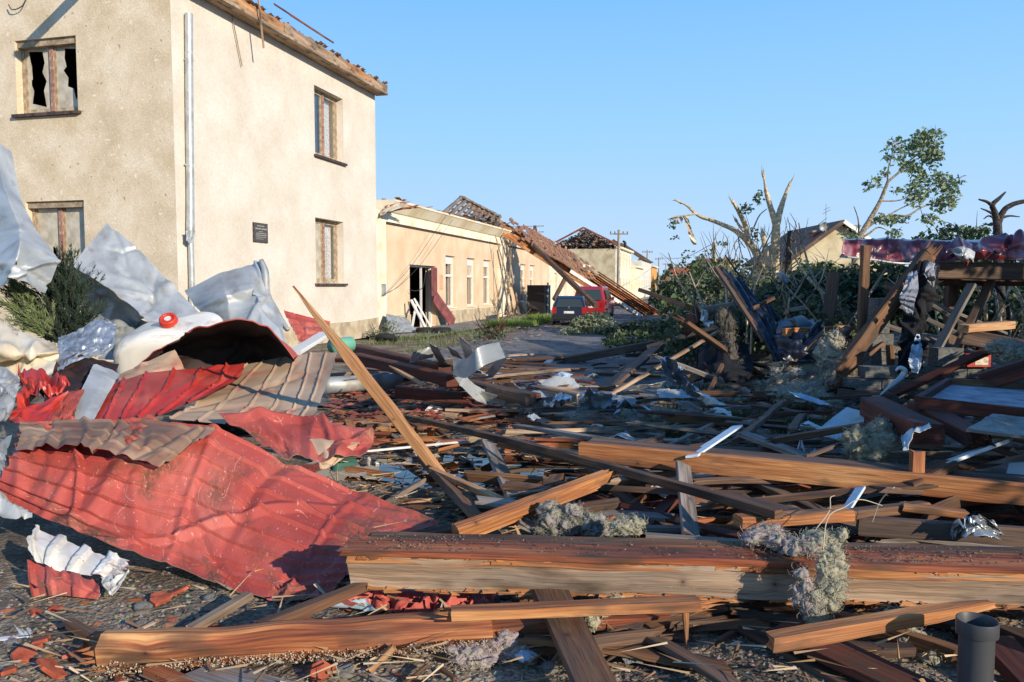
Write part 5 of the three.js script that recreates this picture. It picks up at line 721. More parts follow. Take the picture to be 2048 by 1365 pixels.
sheet('dark_filler_sheet', 'dark red bent sheet beside the blue-grey sheet', 'metal sheet', [[[90, 790, 6.9], [130, 785, 6.9], [170, 780, 6.95]], [[85, 830, 6.4], [120, 826, 6.4], [150, 822, 6.5]], [[90, 856, 6.0], [125, 856, 6.0], [150, 850, 6.1]]], M.red, M.shadeBrown, { nu: 30, nv: 30, folds: 12, amp: .06, flip: true });
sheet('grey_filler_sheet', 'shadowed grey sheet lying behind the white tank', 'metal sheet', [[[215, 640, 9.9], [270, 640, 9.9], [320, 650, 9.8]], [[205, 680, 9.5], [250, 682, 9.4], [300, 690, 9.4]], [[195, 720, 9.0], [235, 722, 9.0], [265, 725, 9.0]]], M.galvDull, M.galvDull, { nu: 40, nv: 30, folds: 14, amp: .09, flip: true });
sheet('red_filler_sheet', 'dull red sheet lying flat under the tan-backed sheet', 'metal sheet', [[[330, 845, 6.9], [450, 840, 7.1], [640, 835, 7.3]], [[350, 880, 6.0], [470, 880, 6.1], [610, 862, 6.5]]], M.shadeBrown, M.red, { nu: 40, nv: 20, folds: 12, amp: .05, flip: true });
plank('white painted board lying behind the tan-backed sheet', [588, 706, 9.4], [650, 668, 10.4], .16, .05, M.white);
{ const t = thing('green_tub', 'pale green plastic tub lying behind the leaning pole', 'tub', at(680, 700, 11)); obj('tub_wall', tube([[664, 692, 11], [700, 689, 11.3]], [.1, .11], 18, 2), M.greenplastic, t); }
{ // white plastic tank with a red screw cap
  const c = at(345, 705, 9.1), t = thing('plastic_tank', 'white plastic tank with red screw cap half buried in sheets', 'tank', c.clone().setY(c.y - .45)), g = new THREE.SphereGeometry(1, 60, 40), p = g.attributes.position;
  for (let i = 0; i < p.count; i++) { const x = p.getX(i), y = p.getY(i), z = p.getZ(i), s = (v, e) => Math.sign(v) * Math.pow(Math.abs(v), e); let X = s(x, .45) * .55, Y = s(y, .38) * .37, Z = s(z, .45) * .46; Y += .07 * X; if (X < 0) Y -= .35 * X * X * (y > 0 ? 1 : 0); Y += .012 * Math.sin(X * 11 + Z * 5); p.setXYZ(i, X, Y, Z); }
  g.computeVertexNormals(); g.rotateX(.22); g.rotateZ(.05); g.translate(c.x, c.y, c.z); { const u = g.attributes.uv; for (let i = 0; i < u.count; i++) u.setXY(i, u.getX(i) * 3, u.getY(i) * 1.5); } obj('body', g, M.tank, t);
  const k = at(336, 641, 8.76), cap = [new THREE.CylinderGeometry(.085, .1, .04, 28), new THREE.TorusGeometry(.076, .018, 10, 30).rotateX(Math.PI / 2).translate(0, .02, 0)].map(q => q.rotateX(.75).translate(k.x, k.y, k.z)); obj('screw_cap', cap, M.cap, t); obj('cap_label', new THREE.CylinderGeometry(.036, .036, .006, 16).translate(0, .028, 0).rotateX(.75).translate(k.x, k.y, k.z), M.whitesheet, t);
}
// ---------- metal strips and cloth in the middle ----------
const strip = (label, pts, w, o = {}) => { const P = pts.map(pp), rows = [[], []]; P.forEach((p, i) => { const T = P[Math.min(P.length - 1, i + 1)].clone().sub(P[Math.max(0, i - 1)]).normalize(), a = (o.tw || [0, 0])[0] + ((o.tw || [0, 0])[1] - (o.tw || [0, 0])[0]) * i / (P.length - 1), S = T.clone().cross(UP).normalize(), U = S.clone().cross(T), d = S.multiplyScalar(Math.cos(a)).addScaledVector(U, Math.sin(a)).multiplyScalar(w / 2); rows[0].push(p.clone().add(d)); rows[1].push(p.clone().sub(d)); }); return sheet(o.name || 'metal_strip', label, 'metal strip', rows, o.mat || M.galv, null, { nu: 50, nv: 10, folds: 7, amp: .02, soft: .02, jag: .015, ...o }); };
strip('bent galvanised strip folding over like a bow on the dark beams', [[1005, 700, .9], [965, 712, .95], [930, 738, .8], [906, 732, .8], [920, 755, .6], [950, 785, .35], [985, 800, .2]], .2, { tw: [1.2, 1.9], nu: 80 });
strip('long flat galvanised strip running right from the bow', [[960, 790, .3], [1005, 803, .22], [1060, 808, .2], [1120, 806, .25]], .18, { tw: [.7, 1.2] });
strip('upright blue-grey blade of sheet metal, tallest of three', [[942, 722, .45], [936, 704, .7], [928, 680, 1.0]], .2, { tw: [.3, .7] });
strip('upright blue-grey blade of sheet metal, nearest the dark beams', [[898, 742, .4], [880, 718, .65], [866, 690, .9]], .17, { tw: [.2, .6] });
strip('upright blue-grey blade of sheet metal, middle of three', [[932, 738, .45], [916, 716, .7], [904, 698, .85]], .17, { tw: [.2, .5] });
strip('short pale gutter length resting behind the upright blades', [[822, 715, .7], [870, 704, .75]], .2, { tw: [1.0, 1.0] });
strip('thin blue gutter strip standing right of the bow', [[978, 752, .3], [992, 735, .5], [1010, 708, .8]], .13, { tw: [.8, 1.2] });
strip('crumpled foil strip end right of the long flat strip', [[1100, 810, .25], [1118, 800, .35], [1132, 795, .3]], .18, { folds: 30, amp: .05, mat: M.foil });
{ const t = thing('rainwater_pipe', 'grey-white rainwater pipe lying across behind the leaning pole', 'pipe', gd(740, 775, 0)); obj('pipe', tube([[645, 772, .25], [700, 768, .25], [760, 762, .25], [818, 752, .28], [838, 756, .24]], [.12, .12, .12, .125, .1], 18, 4), M.galvDull, t); obj('seam', tube([[700, 755, .38], [760, 749, .38], [815, 740, .4]], .008, 5, 3), M.galv, t); }
sheet('white_scrap', 'bright white-blue torn scrap of plastic at the road edge', 'plastic sheet', [[[1155, 800, .45], [1170, 775, .6], [1195, 790, .5], [1230, 788, .45]], [[1150, 815, .3], [1175, 805, .32], [1200, 805, .3], [1226, 800, .32]], [[1146, 828, .2], [1175, 826, .18], [1200, 820, .18], [1224, 812, .2]]], M.bluecloth, M.bluecloth, { nu: 50, nv: 36, folds: 22, amp: .07, jag: .08, flip: true });
sheet('white_scrap', 'small white-blue torn scrap right of the bright one', 'plastic sheet', [[[1235, 815, .25], [1250, 798, .35], [1265, 812, .25]], [[1232, 822, .15], [1250, 818, .18], [1268, 820, .15]]], M.bluecloth, M.bluecloth, { nu: 20, nv: 16, folds: 12, amp: .05, flip: true });
sheet('hanging_cloth', 'pale blue cloth hanging from the thin stick by the dark heap', 'cloth', [[[1318, 715, .95], [1335, 712, .95], [1352, 722, .9]], [[1332, 755, .6], [1352, 750, .6], [1372, 760, .55]], [[1362, 775, .4], [1380, 778, .38], [1396, 782, .36]], [[1390, 800, .2], [1398, 800, .2], [1404, 798, .2]]], M.bluecloth, M.bluecloth, { nu: 40, nv: 50, folds: 24, amp: .08, flip: true });
sheet('tilted_board', 'pale blue-green board lying tilted in the grass', 'board', [[[1695, 815, .62], [1735, 826, .62], [1785, 838, .62]], [[1655, 845, .5], [1700, 850, .5], [1770, 855, .52]], [[1630, 868, .4], [1680, 882, .4], [1720, 898, .4]]], M.bluepanel, M.bluepanel, { nu: 30, nv: 30, folds: 3, amp: .015, soft: .02, th: .012, flip: true });
sheet('tilted_board', 'broken pale blue piece under the tilted board', 'board', [[[1680, 895, .35], [1725, 905, .35]], [[1700, 912, .3], [1730, 922, .28]]], M.bluepanel, M.bluepanel, { nu: 20, nv: 12, folds: 6, amp: .03, jag: .12, flip: true });
sheet('plastic_bag', 'crumpled white plastic bag under the pale panel', 'bag', [[[1580, 920, .25], [1610, 905, .35], [1640, 915, .28]], [[1585, 935, .15], [1615, 930, .2], [1645, 930, .15]]], M.bluecloth, M.bluecloth, { nu: 40, nv: 30, folds: 40, amp: .08, fw: .7, flip: true });
sheet('plastic_bag', 'glossy striped plastic bag beside the knotty board', 'bag', [[[1905, 1045, .42], [1950, 1030, .48], [1990, 1042, .42]], [[1900, 1058, .36], [1950, 1055, .4], [1995, 1056, .36]]], M.foil, M.foil, { nu: 40, nv: 30, folds: 40, amp: .05, fw: .7, flip: true });
sheet('plastic_bottle_scrap', 'clear-white crumpled plastic scrap at the puddle edge', 'plastic scrap', [[[715, 925, .1], [735, 916, .2], [756, 918, .15]], [[720, 934, .04], [740, 934, .08], [758, 932, .05]]], M.whitesheet, M.whitesheet, { nu: 24, nv: 20, folds: 14, amp: .04, flip: true });
// ---------- mineral wool ----------
wool('grey-lilac wool tuft draped over the massive beam, flatter of two', [[[1535, 1075, 3.82], .13, .045, .07], [[1590, 1095, 3.7], .09, .05, .07]], { cols: [LIL, GRN, PNK] });
wool('yellow-grey wool clump hanging in front of the massive beam', [[[1655, 1080, 3.72], .1, .05, .07], [[1668, 1130, 3.45], .07, .11, .04], [[1655, 1195, 3.42], .08, .09, .04], [[1640, 1240, 3.42], .05, .06, .035]], { cols: [YEL, GRN, YEL] });
wool('pinkish felt flap torn under the yellow-grey wool clump', [[[1610, 1175, 3.44], .055, .09, .03], [[1625, 1210, 3.42], .045, .07, .03]], { cols: [LIL, GRN, PNK] });
wool('pink and yellow wool string lying over the lower batten', [[[1790, 1240, 3.5], .06, .04, .04], [[1830, 1275, 3.45], .06, .04, .04], [[1880, 1310, 3.4], .06, .055, .04]], { cols: [YEL, GRN, PNK] });
wool('green-grey wool heap behind the massive beam', [[[1110, 1035, .34], .09, .08, .07], [[1150, 1040, .33], .11, .08, .08], [[1190, 1050, .3], .1, .06, .07]], { cols: [GRN, GRN, LIL] });
wool('small green-grey wool tuft on the far edge of the beam', [[[1255, 1058, .36], .09, .045, .06]], { cols: [GRN, YEL, GRN] });
wool('large dark green wool tuft under the broken square beam', [[[1740, 905, 5.5], .16, .14, .12], [[1760, 870, 5.6], .13, .13, .1]], { cols: [GRN, GRN, YEL] });
wool('great mound of grey and lilac wool in front of the shed', [[[1600, 795, .2], .42, .16, .35], [[1545, 775, .2], .3, .14, .3], [[1640, 782, .25], .34, .16, .3], [[1625, 745, .45], .3, .2, .25], [[1650, 718, .75], .14, .26, .14], [[1665, 690, 1.0], .1, .16, .1], [[1450, 798, .1], .5, .1, .3], [[1585, 760, .35], .3, .16, .25]], { cols: [GRN, YEL, LIL], scale: 2.2 });
wool('pale green wool lumps beside the thin stick', [[[1305, 840, .12], .35, .14, .2], [[1265, 842, .1], .16, .1, .14], [[1340, 845, .08], .3, .07, .2]], { cols: [YEL, GRN, LIL], scale: 1.8 });
wool('rooty wool rags hanging at the foot of the leaning dark sheet', [[[1455, 655, 12.3], .12, .3, .12], [[1460, 705, 12], .1, .35, .12], [[1475, 745, 11.9], .1, .2, .12]], { cols: [[.1, .085, .06], [.07, .06, .045], [.14, .12, .1]], scale: 2.6 });
wool('grey wool tuft on the red board right of the block wall', [[[2025, 705, 8.6], .22, .16, .16]], { cols: [GRN, YEL, LIL] });
wool('brown felt lump lying on the soil below the log', [[[1010, 1290, .06], .1, .06, .07], [[965, 1315, .03], .13, .04, .08]], { cols: [PNK, LIL, YEL] });
wool('crumbs of yellow wool along the orange batten', [[[1205, 1225, 3.58], .03, .035, .025], [[1185, 1245, 3.5], .022, .05, .02], [[1265, 1206, 3.68], .1, .018, .025]], { cols: [YEL, YEL, GRN] });
// bent wires sticking up
for (const [l, p] of [['thin bent wire loop springing from the wool on the beam', [[1645, 1120, 3.6], [1655, 1040, 3.7], [1690, 1015, 3.9], [1725, 1000, 4.1], [1765, 1012, 4.1]]], ['forked wire standing beside the loop', [[1745, 1045, 4.2], [1760, 1005, 4.2], [1785, 978, 4.1], [1790, 975, 4.1]]], ['wire hook reaching left above the short joist', [[1630, 1062, 3.9], [1660, 1020, 3.95], [1662, 995, 4.0], [1670, 992, 4.0]]], ['long wire drooping below the massive beam', [[1668, 1230, 3.45], [1678, 1290, 3.4], [1700, 1340, 3.3], [1706, 1360, 3.3]]]]) solo('bent_wire', tube(p, .0028, 5, 6), M.whitewire, l, 'wire');
// ---------- right: framed panel, slab, plastic pipe ----------
{ const c = [[1836, 806, 5.9], [1898, 768, 7.2], [2150, 785, 7.0], [2150, 842, 5.6]].map(pp), t = thing('framed_panel', 'wooden framed white panel lying flat on the timber stack', 'panel', c[0].clone().setY(c[0].y - .1));
  for (let k = 0; k < 4; k++) obj('frame_rail', plankGeo(c[k], c[(k + 1) % 4], .05, .1), k === 1 ? W.brown : W.maroon, t);
  obj('infill', sheetGeo([[c[1], c[2]], [c[0], c[3]]], { nu: 20, nv: 10, folds: 0, soft: .01, jag: 0, th: .01 }).top, M.greycloth, t); }
{ const a = sheetGeo([[[1985, 830, 5.6], [2120, 840, 5.5]], [[1930, 862, 5.1], [2120, 880, 5.0]]], { nu: 10, nv: 10, folds: 2, th: .02 }); solo('fibre_board', [a.top, a.bottom], M.concrete, 'grey fibre board lying under the framed panel', 'board'); }
{ const a = sheetGeo([[[1975, 932, 5.9], [2110, 905, 6.0]], [[1905, 975, 5.2], [2090, 985, 5.1]]], { nu: 20, nv: 20, folds: 3, amp: .01, th: .07, jag: .06 }); solo('concrete_slab', [a.top, a.bottom], M.concrete, 'broken sandy concrete slab tilted at the right edge', 'slab'); }
{ const a = sheetGeo([[[2018, 930, 5.2], [2100, 925, 5.15]], [[2005, 978, 5.0], [2100, 982, 4.95]]], { nu: 8, nv: 8, folds: 0, th: .03, jag: .02 }); solo('grey_board', [a.top, a.bottom], M.pvclight, 'smooth grey board leaning on the concrete slab', 'board'); }
{ const b = gd(1948, 1430, 0), h = at(1954, 1240, -b.z).y, g = [], t = thing('plastic_pipe', 'short grey plastic drain pipe standing upright in the debris', 'pipe', b.clone().setY(0)); obj('pipe', new THREE.LatheGeometry([[.062, 0], [.062, h - .06], [.074, h - .055], [.074, h], [.068, h], [.056, h - .06], [.056, 0]].map(q => new THREE.Vector2(...q)), 36).translate(b.x, 0, b.z), M.pvc, t); }
{ const t = thing('metal_bracket', 'curved pale metal gutter bracket standing above the framed panel', 'bracket', at(1765, 790, 7)); obj('curve', tube([[1762, 790, 7], [1785, 770, 7], [1806, 752, 7.1], [1810, 742, 7.1], [1800, 736, 7.1], [1792, 742, 7.1]], [.008, .022, .028, .026, .018, .01], 8, 5), M.galv, t); }
sheet('torn_metal', 'strip of torn sheet metal curling over the upright orange board', 'metal strip', [[[1800, 880, 5.2], [1820, 858, 5.3], [1862, 845, 5.25]], [[1810, 910, 5.05], [1830, 872, 5.1], [1866, 855, 5.1]]], M.galv, M.galvDull, { nu: 30, nv: 14, folds: 12, amp: .03, jag: .1, flip: true });
// broken roof tile pieces in the lower left corner, each countable
{ const spots = [[60, 1305], [80, 1290], [45, 1320], [150, 1315], [180, 1308], [100, 1345], [75, 1235], [110, 1225], [320, 1205], [355, 1190], [20, 1350], [215, 1330], [1330, 1290], [640, 1350]];
  for (const [px, py] of spots) { const c = gd(px, py, .02), n = 6, r = rr(.03, .07), pts = []; for (let k = 0; k < n; k++) { const w = k / n * 6.28 + rr(-.3, .3); pts.push(new THREE.Vector2(Math.cos(w) * r * rr(.5, 1.2), Math.sin(w) * r * rr(.5, 1.1))); } const g = new THREE.ExtrudeGeometry(new THREE.Shape(pts), { depth: .014, bevelEnabled: true, bevelSize: .002, bevelThickness: .002, bevelSegments: 1 }); g.rotateX(-Math.PI / 2 + rr(-.5, .5)); g.rotateY(R() * 6); g.rotateZ(rr(-.4, .4)); g.translate(c.x, c.y + .01, c.z); solo('tile_shard', g, M.terracotta, 'broken orange roof tile shard lying on the soil', 'tile shard', 'orange tile shards on the yard soil'); } }
{ const spots = [[285, 1225], [280, 1255], [25, 1300], [420, 1205], [640, 1330], [690, 1350], [1100, 1345], [1060, 1330], [320, 1330], [350, 1345], [1300, 1260], [1330, 1330], [225, 1350]]; for (const [px, py] of spots) { const c = gd(px, py, 0), g = new THREE.IcosahedronGeometry(rr(.018, .045), 2), p = g.attributes.position, sd = R() * 50; for (let i = 0; i < p.count; i++) { const s = .7 + .6 * n3(p.getX(i) * 30 + sd, p.getY(i) * 30, p.getZ(i) * 30); p.setXYZ(i, p.getX(i) * s, p.getY(i) * s * .6, p.getZ(i) * s); } g.computeVertexNormals(); g.translate(c.x, .02, c.z); solo('stone', g, M.concrete, 'small pale stone lying on the yard soil', 'stone', 'loose pale stones on the soil'); } }
// ---------- the wrecked shed ----------
{
  const D = 11.6;
  { const t = thing('shed_roof', 'dented red sheet roof of the wrecked shed, colour darkened for shade', 'roof', at(1860, 520, D));
    const g = sheetGeo([[[1692, 480, 12.6], [1780, 479, 12.6], [1890, 481, 12.5], [1990, 478, 12.4], [2200, 470, 12.2]], [[1684, 481, D], [1780, 481, D], [1880, 484, D], [1990, 486, D], [2200, 480, D]], [[1680, 512, D - .1], [1780, 522, D - .15], [1880, 524, D - .1], [1960, 520, D - .2], [2200, 515, D]]], { nu: 130, nv: 50, folds: 16, amp: .025, soft: .03, ribs: { n: 13, h: .018, dir: 'v', w: .16 }, th: .006, flip: true, lin: .8, jag: .008 });
    obj('roof_face', g.top, M.redShadeGloss, t); obj('underside', g.bottom, M.galvDull, t);
    obj('drip_edge', tube([[1680, 513, D - .12], [1740, 519, D - .15], [1800, 527, D - .17], [1860, 525, D - .12]], .018, 6, 4), M.galv, t); }
  sheet('crumpled_red_sheet', 'crumpled red and grey sheet heaped on the right of the shed roof', 'metal sheet', [[[1890, 486, 11.2], [1940, 478, 11.3], [2000, 470, 11.4], [2040, 458, 11.3], [2110, 470, 11.2]], [[1895, 505, 11.0], [1950, 500, 10.9], [2005, 498, 11.0], [2045, 490, 11.1], [2110, 500, 11]], [[1900, 520, 11.1], [1950, 524, 11.0], [1985, 522, 11.1], [2040, 520, 11.1], [2110, 520, 11]]], M.redShadeGloss, M.galv, { nu: 80, nv: 40, folds: 14, amp: .12, fw: 2, flip: true });
  sheet('silver_dent', 'bare silver patch of bent sheet hanging from the shed roof', 'metal sheet', [[[1902, 498, 10.9], [1930, 492, 10.8], [1952, 504, 10.9]], [[1912, 512, 10.8], [1930, 515, 10.7], [1950, 516, 10.8]], [[1920, 520, 10.9], [1935, 522, 10.9], [1948, 522, 10.9]]], M.galv, M.galv, { nu: 30, nv: 24, folds: 12, amp: .06, flip: true });
  const shedBeam = (l, a, b, w, t, m, o) => plank(l, a, b, w, t, m, { name: 'shed_timber', cat: 'timber', ...o });
  shedBeam('upright square post in front of the shed roof edge', [1722, 700, 11.2], [1732, 490, 11.2], .11, .11, 'brown', { n: 10 });
  shedBeam('thick broken rafter slanting down from the shed roof with split bright end', [1660, 770, 10.5], [1858, 508, 10.9], .13, .2, 'brown', { splitB: .25, splitN: 16, n: 16 });
  shedBeam('thin white pole slanting parallel to the broken rafter', [1692, 660, 11.8], [1775, 535, 11.9], .03, .03, 'grey');
  shedBeam('dark horizontal wall plate under the shed roof', [1872, 540, 11.4], [2200, 548, 11.3], .15, .24, 'dark');
  shedBeam('second dark wall plate behind it', [1872, 558, 12], [2200, 560, 11.9], .15, .2, 'dark');
  shedBeam('dark shed post leaning to the right behind the black cloth', [1905, 720, 11.4], [1985, 560, 11.7], .22, .1, 'dark', { roll: 60 });
  shedBeam('grey board leaning beside the dark shed post', [1850, 745, 10.9], [1945, 568, 11.3], .12, .05, 'grey');
  shedBeam('upright dark post behind the leaning boards', [1898, 760, 12.2], [1905, 545, 12.2], .16, .16, 'dark');
  shedBeam('brown upright plank left of the block pier', [1700, 800, 12.2], [1702, 680, 12.2], .13, .06, 'dark');
  shedBeam('brown upright plank right of the block pier', [1785, 800, 11], [1780, 690, 11], .14, .06, 'brown');
  shedBeam('dark upright board standing in the hedge', [1650, 700, 13], [1668, 545, 13.2], .2, .05, 'dark');
  shedBeam('dark plank slanting behind the orange board', [1560, 760, 11.5], [1700, 655, 11.8], .18, .06, 'dark');
  // block pier and low block wall, each block its own
  const bg = new THREE.BoxGeometry(1, 1, 1, 1, 1, 1), blk = (t, x, y, z, w, h, d) => { const m = new THREE.Mesh(bg, M.block); m.name = 'concrete_block'; m.scale.set(w - .012, h - .012, d); m.position.set(x, y + h / 2, z).sub(t.position); m.rotation.y = rr(-.02, .02); m.castShadow = m.receiveShadow = true; t.add(m); };
  const pc = gd(1755, 800, 0), pz = -11.3, px = at(1755, 700, 11.3).x;
  const pier = thing('block_pier', 'narrow pier of grey concrete blocks beside the upright post', 'pier', V(px, 0, pz)); const top = at(1755, 596, 11.3).y; for (let y = 0, k = 0; y < top - .1; k++) { const h = top / Math.round(top / .24); blk(pier, px + (k % 2 ? .01 : 0), y, pz, y > top * .55 ? .2 : .3, h, .3); y += h; }
  const wall = thing('block_wall', 'low unfinished wall of grey concrete blocks inside the shed', 'wall', V(at(1900, 740, 10.4).x, 0, -10.4)), wt = at(1900, 732, 10.4).y; for (let r = 0; r < 4; r++) { const h = wt / 4; for (let k = -1; k < 7; k++) blk(wall, at(1790, 740, 10.4).x + k * .44 + (r % 2 ? .22 : 0), r * h, -10.4, .44, h, .24); } blk(wall, at(1892, 715, 10.4).x, wt, -10.4, .34, .24, .24);
  // cloths
  sheet('black_tarpaulin', 'long black tarpaulin hanging from the broken rafter', 'tarpaulin', [[[1838, 520, 10.75], [1856, 522, 10.7], [1872, 540, 10.8]], [[1825, 580, 10.6], [1852, 580, 10.45], [1872, 585, 10.6]], [[1808, 640, 10.5], [1838, 640, 10.35], [1862, 640, 10.5]], [[1795, 700, 10.4], [1825, 700, 10.25], [1850, 700, 10.4]], [[1788, 748, 10.3], [1815, 750, 10.2], [1830, 745, 10.3]]], M.blackcloth, M.blackcloth, { nu: 40, nv: 80, folds: 30, amp: .12, soft: .1, flip: true });
  sheet('pale_cloth', 'pale grey torn cloth draped on the black tarpaulin', 'cloth', [[[1820, 545, 10.5], [1836, 538, 10.45]], [[1802, 585, 10.35], [1838, 580, 10.3]], [[1798, 598, 10.3], [1832, 600, 10.25]], [[1810, 625, 10.3], [1828, 632, 10.25]]], M.greycloth, M.greycloth, { nu: 30, nv: 40, folds: 16, amp: .06, jag: .08, flip: true });
  sheet('pale_cloth', 'pale grey cloth corner folded over at the top of the tarpaulin', 'cloth', [[[1856, 524, 10.5], [1872, 535, 10.5]], [[1850, 545, 10.4], [1874, 542, 10.4]], [[1858, 568, 10.45], [1868, 575, 10.45]]], M.greycloth, M.greycloth, { nu: 24, nv: 24, folds: 12, amp: .06, flip: true });
  sheet('pale_cloth', 'pale blue-grey cloth tail hanging low beside the tarpaulin', 'cloth', [[[1834, 668, 10.3], [1840, 668, 10.3]], [[1822, 700, 10.15], [1846, 700, 10.15]], [[1818, 725, 10.1], [1842, 735, 10.1]], [[1824, 745, 10.1], [1836, 748, 10.1]]], M.bluecloth, M.bluecloth, { nu: 24, nv: 40, folds: 16, amp: .05, flip: true });
  { const p = at(1950, 722, 10.3), t = thing('red_box', 'small red cardboard box with cream front on the block wall', 'box', V(p.x, wt, p.z)); obj('box', new THREE.BoxGeometry(.3, .16, .2).translate(p.x, wt + .085, p.z), M.redbright, t); obj('label_panel', new THREE.BoxGeometry(.17, .1, .004).translate(p.x + .03, wt + .08, p.z + .103), M.creamsack, t); }
  { const p = at(1918, 716, 10.6), t = solo('red_carton', new THREE.BoxGeometry(.3, .12, .2).rotateY(.2).translate(p.x, wt + .07, p.z), M.redbright, 'flattened red carton behind the single upper block', 'box'); }
}
// leaning dark corrugated sheets and the rubble at the heap's left end
sheet('dark_corrugated_sheet', 'dark blue corrugated sheet leaning steeply at the left of the heap', 'metal sheet', [[[1440, 540, 13], [1472, 556, 13.2], [1490, 575, 13.3]], [[1478, 600, 12.5], [1508, 610, 12.7], [1530, 625, 12.8]], [[1515, 668, 12], [1545, 675, 12.2], [1572, 680, 12.4]], [[1548, 725, 11.6], [1575, 725, 11.8], [1592, 718, 12]]], M.navy, M.navy, { nu: 50, nv: 60, folds: 8, amp: .05, ribs: { n: 4, h: .05, dir: 'v', w: .3 }, flip: true });
sheet('dark_corrugated_sheet', 'second dark corrugated sheet standing behind the leaning one', 'metal sheet', [[[1520, 605, 13.4], [1545, 615, 13.5]], [[1545, 660, 13], [1570, 665, 13.1]], [[1572, 715, 12.6], [1592, 712, 12.7]]], M.navy, M.navy, { nu: 30, nv: 40, folds: 6, amp: .04, ribs: { n: 3, h: .05, dir: 'v', w: .3 }, flip: true });
for (const [l, a, b, w, t, m] of [['thin dark pole along the edge of the leaning corrugated sheet', [1432, 535, 12.9], [1530, 685, 11.9], .07, .05, 'dark'], ['brown pole crossing behind the leaning corrugated sheet', [1440, 535, 13.6], [1530, 625, 13], .09, .06, 'brown'], ['short stick poking right from the leaning sheets', [1505, 618, 12.3], [1548, 596, 12.5], .06, .05, 'brown'], ['grey plank lying level in front of the heap', [1400, 618, 14], [1465, 608, 14.2], .1, .06, 'grey'], ['grey lath below the level plank', [1400, 622, 13.8], [1462, 622, 14], .06, .05, 'grey'], ['pale broken branch lying in the hedge', [1570, 622, 13.5], [1612, 615, 13.5], .07, .06, 'grey'], ['thin stick leaning down from the rags', [1418, 785, 10.8], [1445, 730, 11.4], .05, .05, 'brown'], ['maroon board standing left of the rags', [1372, 660, 14.5], [1398, 628, 14], .1, .3, 'maroon']]) plank(l, a, b, w, t, m);
sheet('white_bag', 'white plastic bag caught at the left end of the heap', 'bag', [[[1402, 622, 13.6], [1415, 618, 13.6]], [[1402, 640, 13.4], [1425, 645, 13.4]], [[1410, 648, 13.4], [1428, 650, 13.4]]], M.whitesheet, M.whitesheet, { nu: 24, nv: 24, folds: 30, amp: .12, flip: true });
sheet('pale_rag', 'pale rag caught in the bushes above the leaning sheets', 'cloth', [[[1555, 545, 14.5], [1572, 548, 14.5]], [[1558, 558, 14.4], [1576, 560, 14.4]], [[1566, 566, 14.4], [1572, 566, 14.4]]], M.greycloth, M.greycloth, { nu: 20, nv: 20, folds: 12, amp: .08, flip: true });
// heap of soil and rubble under the right-hand wreckage
{ const mb = new MB(), N = 60; const c = at(1620, 760, 12.6); for (let j = 0; j <= N; j++) for (let i = 0; i <= N; i++) { const x = mix(3.2, 9.5, i / N), z = mix(-11.4, -16.5, j / N), e = Math.sin(Math.PI * i / N) * Math.sin(Math.PI * j / N); mb.v(V(x, -.04 + .75 * Math.pow(e, .7) * (.5 + f3(x, 4, z, 3)) + .12 * f3(x * 5, 2, z * 5, 2) * e, z), x, z); if (i && j) { const b = j * (N + 1) + i, a = b - N - 1; mb.i.push(a - 1, a, b - 1, a, b, b - 1); } } const m = struct('rubble_mound', mb.geo(), M.soil); }
// ---------- hedges, bushes, trees ----------
shrub('hedge', 'dark leafy hedge behind the shed', 'hedge', [[[1640, 615, 16], 1.0, .8, .9, 2400], [[1600, 605, 17], 1.2, .55, .9, 2000], [[1700, 605, 16.5], 1.1, .8, .9, 2400], [[1780, 600, 16], 1.0, .9, .8, 2000], [[1560, 630, 15.5], .8, .6, .8, 1500], [[1640, 660, 15.5], 1.3, .9, .8, 2200]], .16, DARKG, { gap: .36 });
shrub('hedge', 'tall dark shrubbery beyond the right half of the shed', 'hedge', [[[1900, 610, 17], 1.2, 1.1, 1, 2200], [[2000, 600, 17], 1.2, 1.1, 1, 2400], [[2090, 600, 16.5], 1.2, 1.3, 1, 1600], [[1960, 670, 16], 1.4, .9, 1, 1800], [[2040, 660, 15.5], 1.2, .8, 1, 1600]], .16, DARKG, { gap: .36 });
shrub('bush', 'sunlit bush in front of the beige gable house', 'bush', [[[1640, 570, 19], .8, .58, .8, 1300], [[1600, 580, 18.5], .8, .4, .6, 800], [[1690, 572, 19], .9, .5, .7, 900]], .15, GREEN, { gap: .42 });
shrub('bush', 'olive tangle of stripped branches round the broken tree', 'bush', [[[1500, 575, 22.6], 1.2, .62, .7, 1300], [[1440, 580, 23], 1.1, .5, .8, 1000], [[1575, 590, 22.8], .9, .5, .6, 800], [[1500, 615, 20], 1.5, .45, .9, 1200]], .13, OLIVE, { gap: .42, bark: M.bark, tw: .018 });
shrub('bush', 'green tree crowns leaning over the street farther off', 'bush', [[[1400, 570, 38], 2.2, 1.2, 1.5, 1500], [[1440, 590, 34], 2.0, 1.0, 1.4, 1400], [[1370, 590, 42], 2, .9, 1.4, 900], [[1420, 610, 30], 2.0, .7, 1.2, 900]], .28, GREEN, { gap: .42 });
shrub('bush', 'leafy brush lying on the road edge before the broad slanting panel', 'bush', [[[1300, 662, 27], 1.3, .38, .9, 1100], [[1360, 668, 25], 1.4, .5, .9, 1400], [[1410, 662, 24], 1.2, .55, .8, 1200], [[1255, 668, 26.5], .9, .3, .6, 600]], .16, DARKG, { gap: .4 });
shrub('fallen_branch', 'silvery leafy branch lying in front of the blue car', 'branch', [[[1172, 655, 27.5], .6, .42, .5, 1000], [[1198, 645, 27.5], .55, .45, .5, 800], [[1140, 668, 27], .4, .25, .4, 400], [[1220, 664, 27], .7, .35, .5, 700]], .14, [[.24, .28, .15], [.18, .23, .1], [.32, .34, .22]], { gap: .4, slim: .22 });
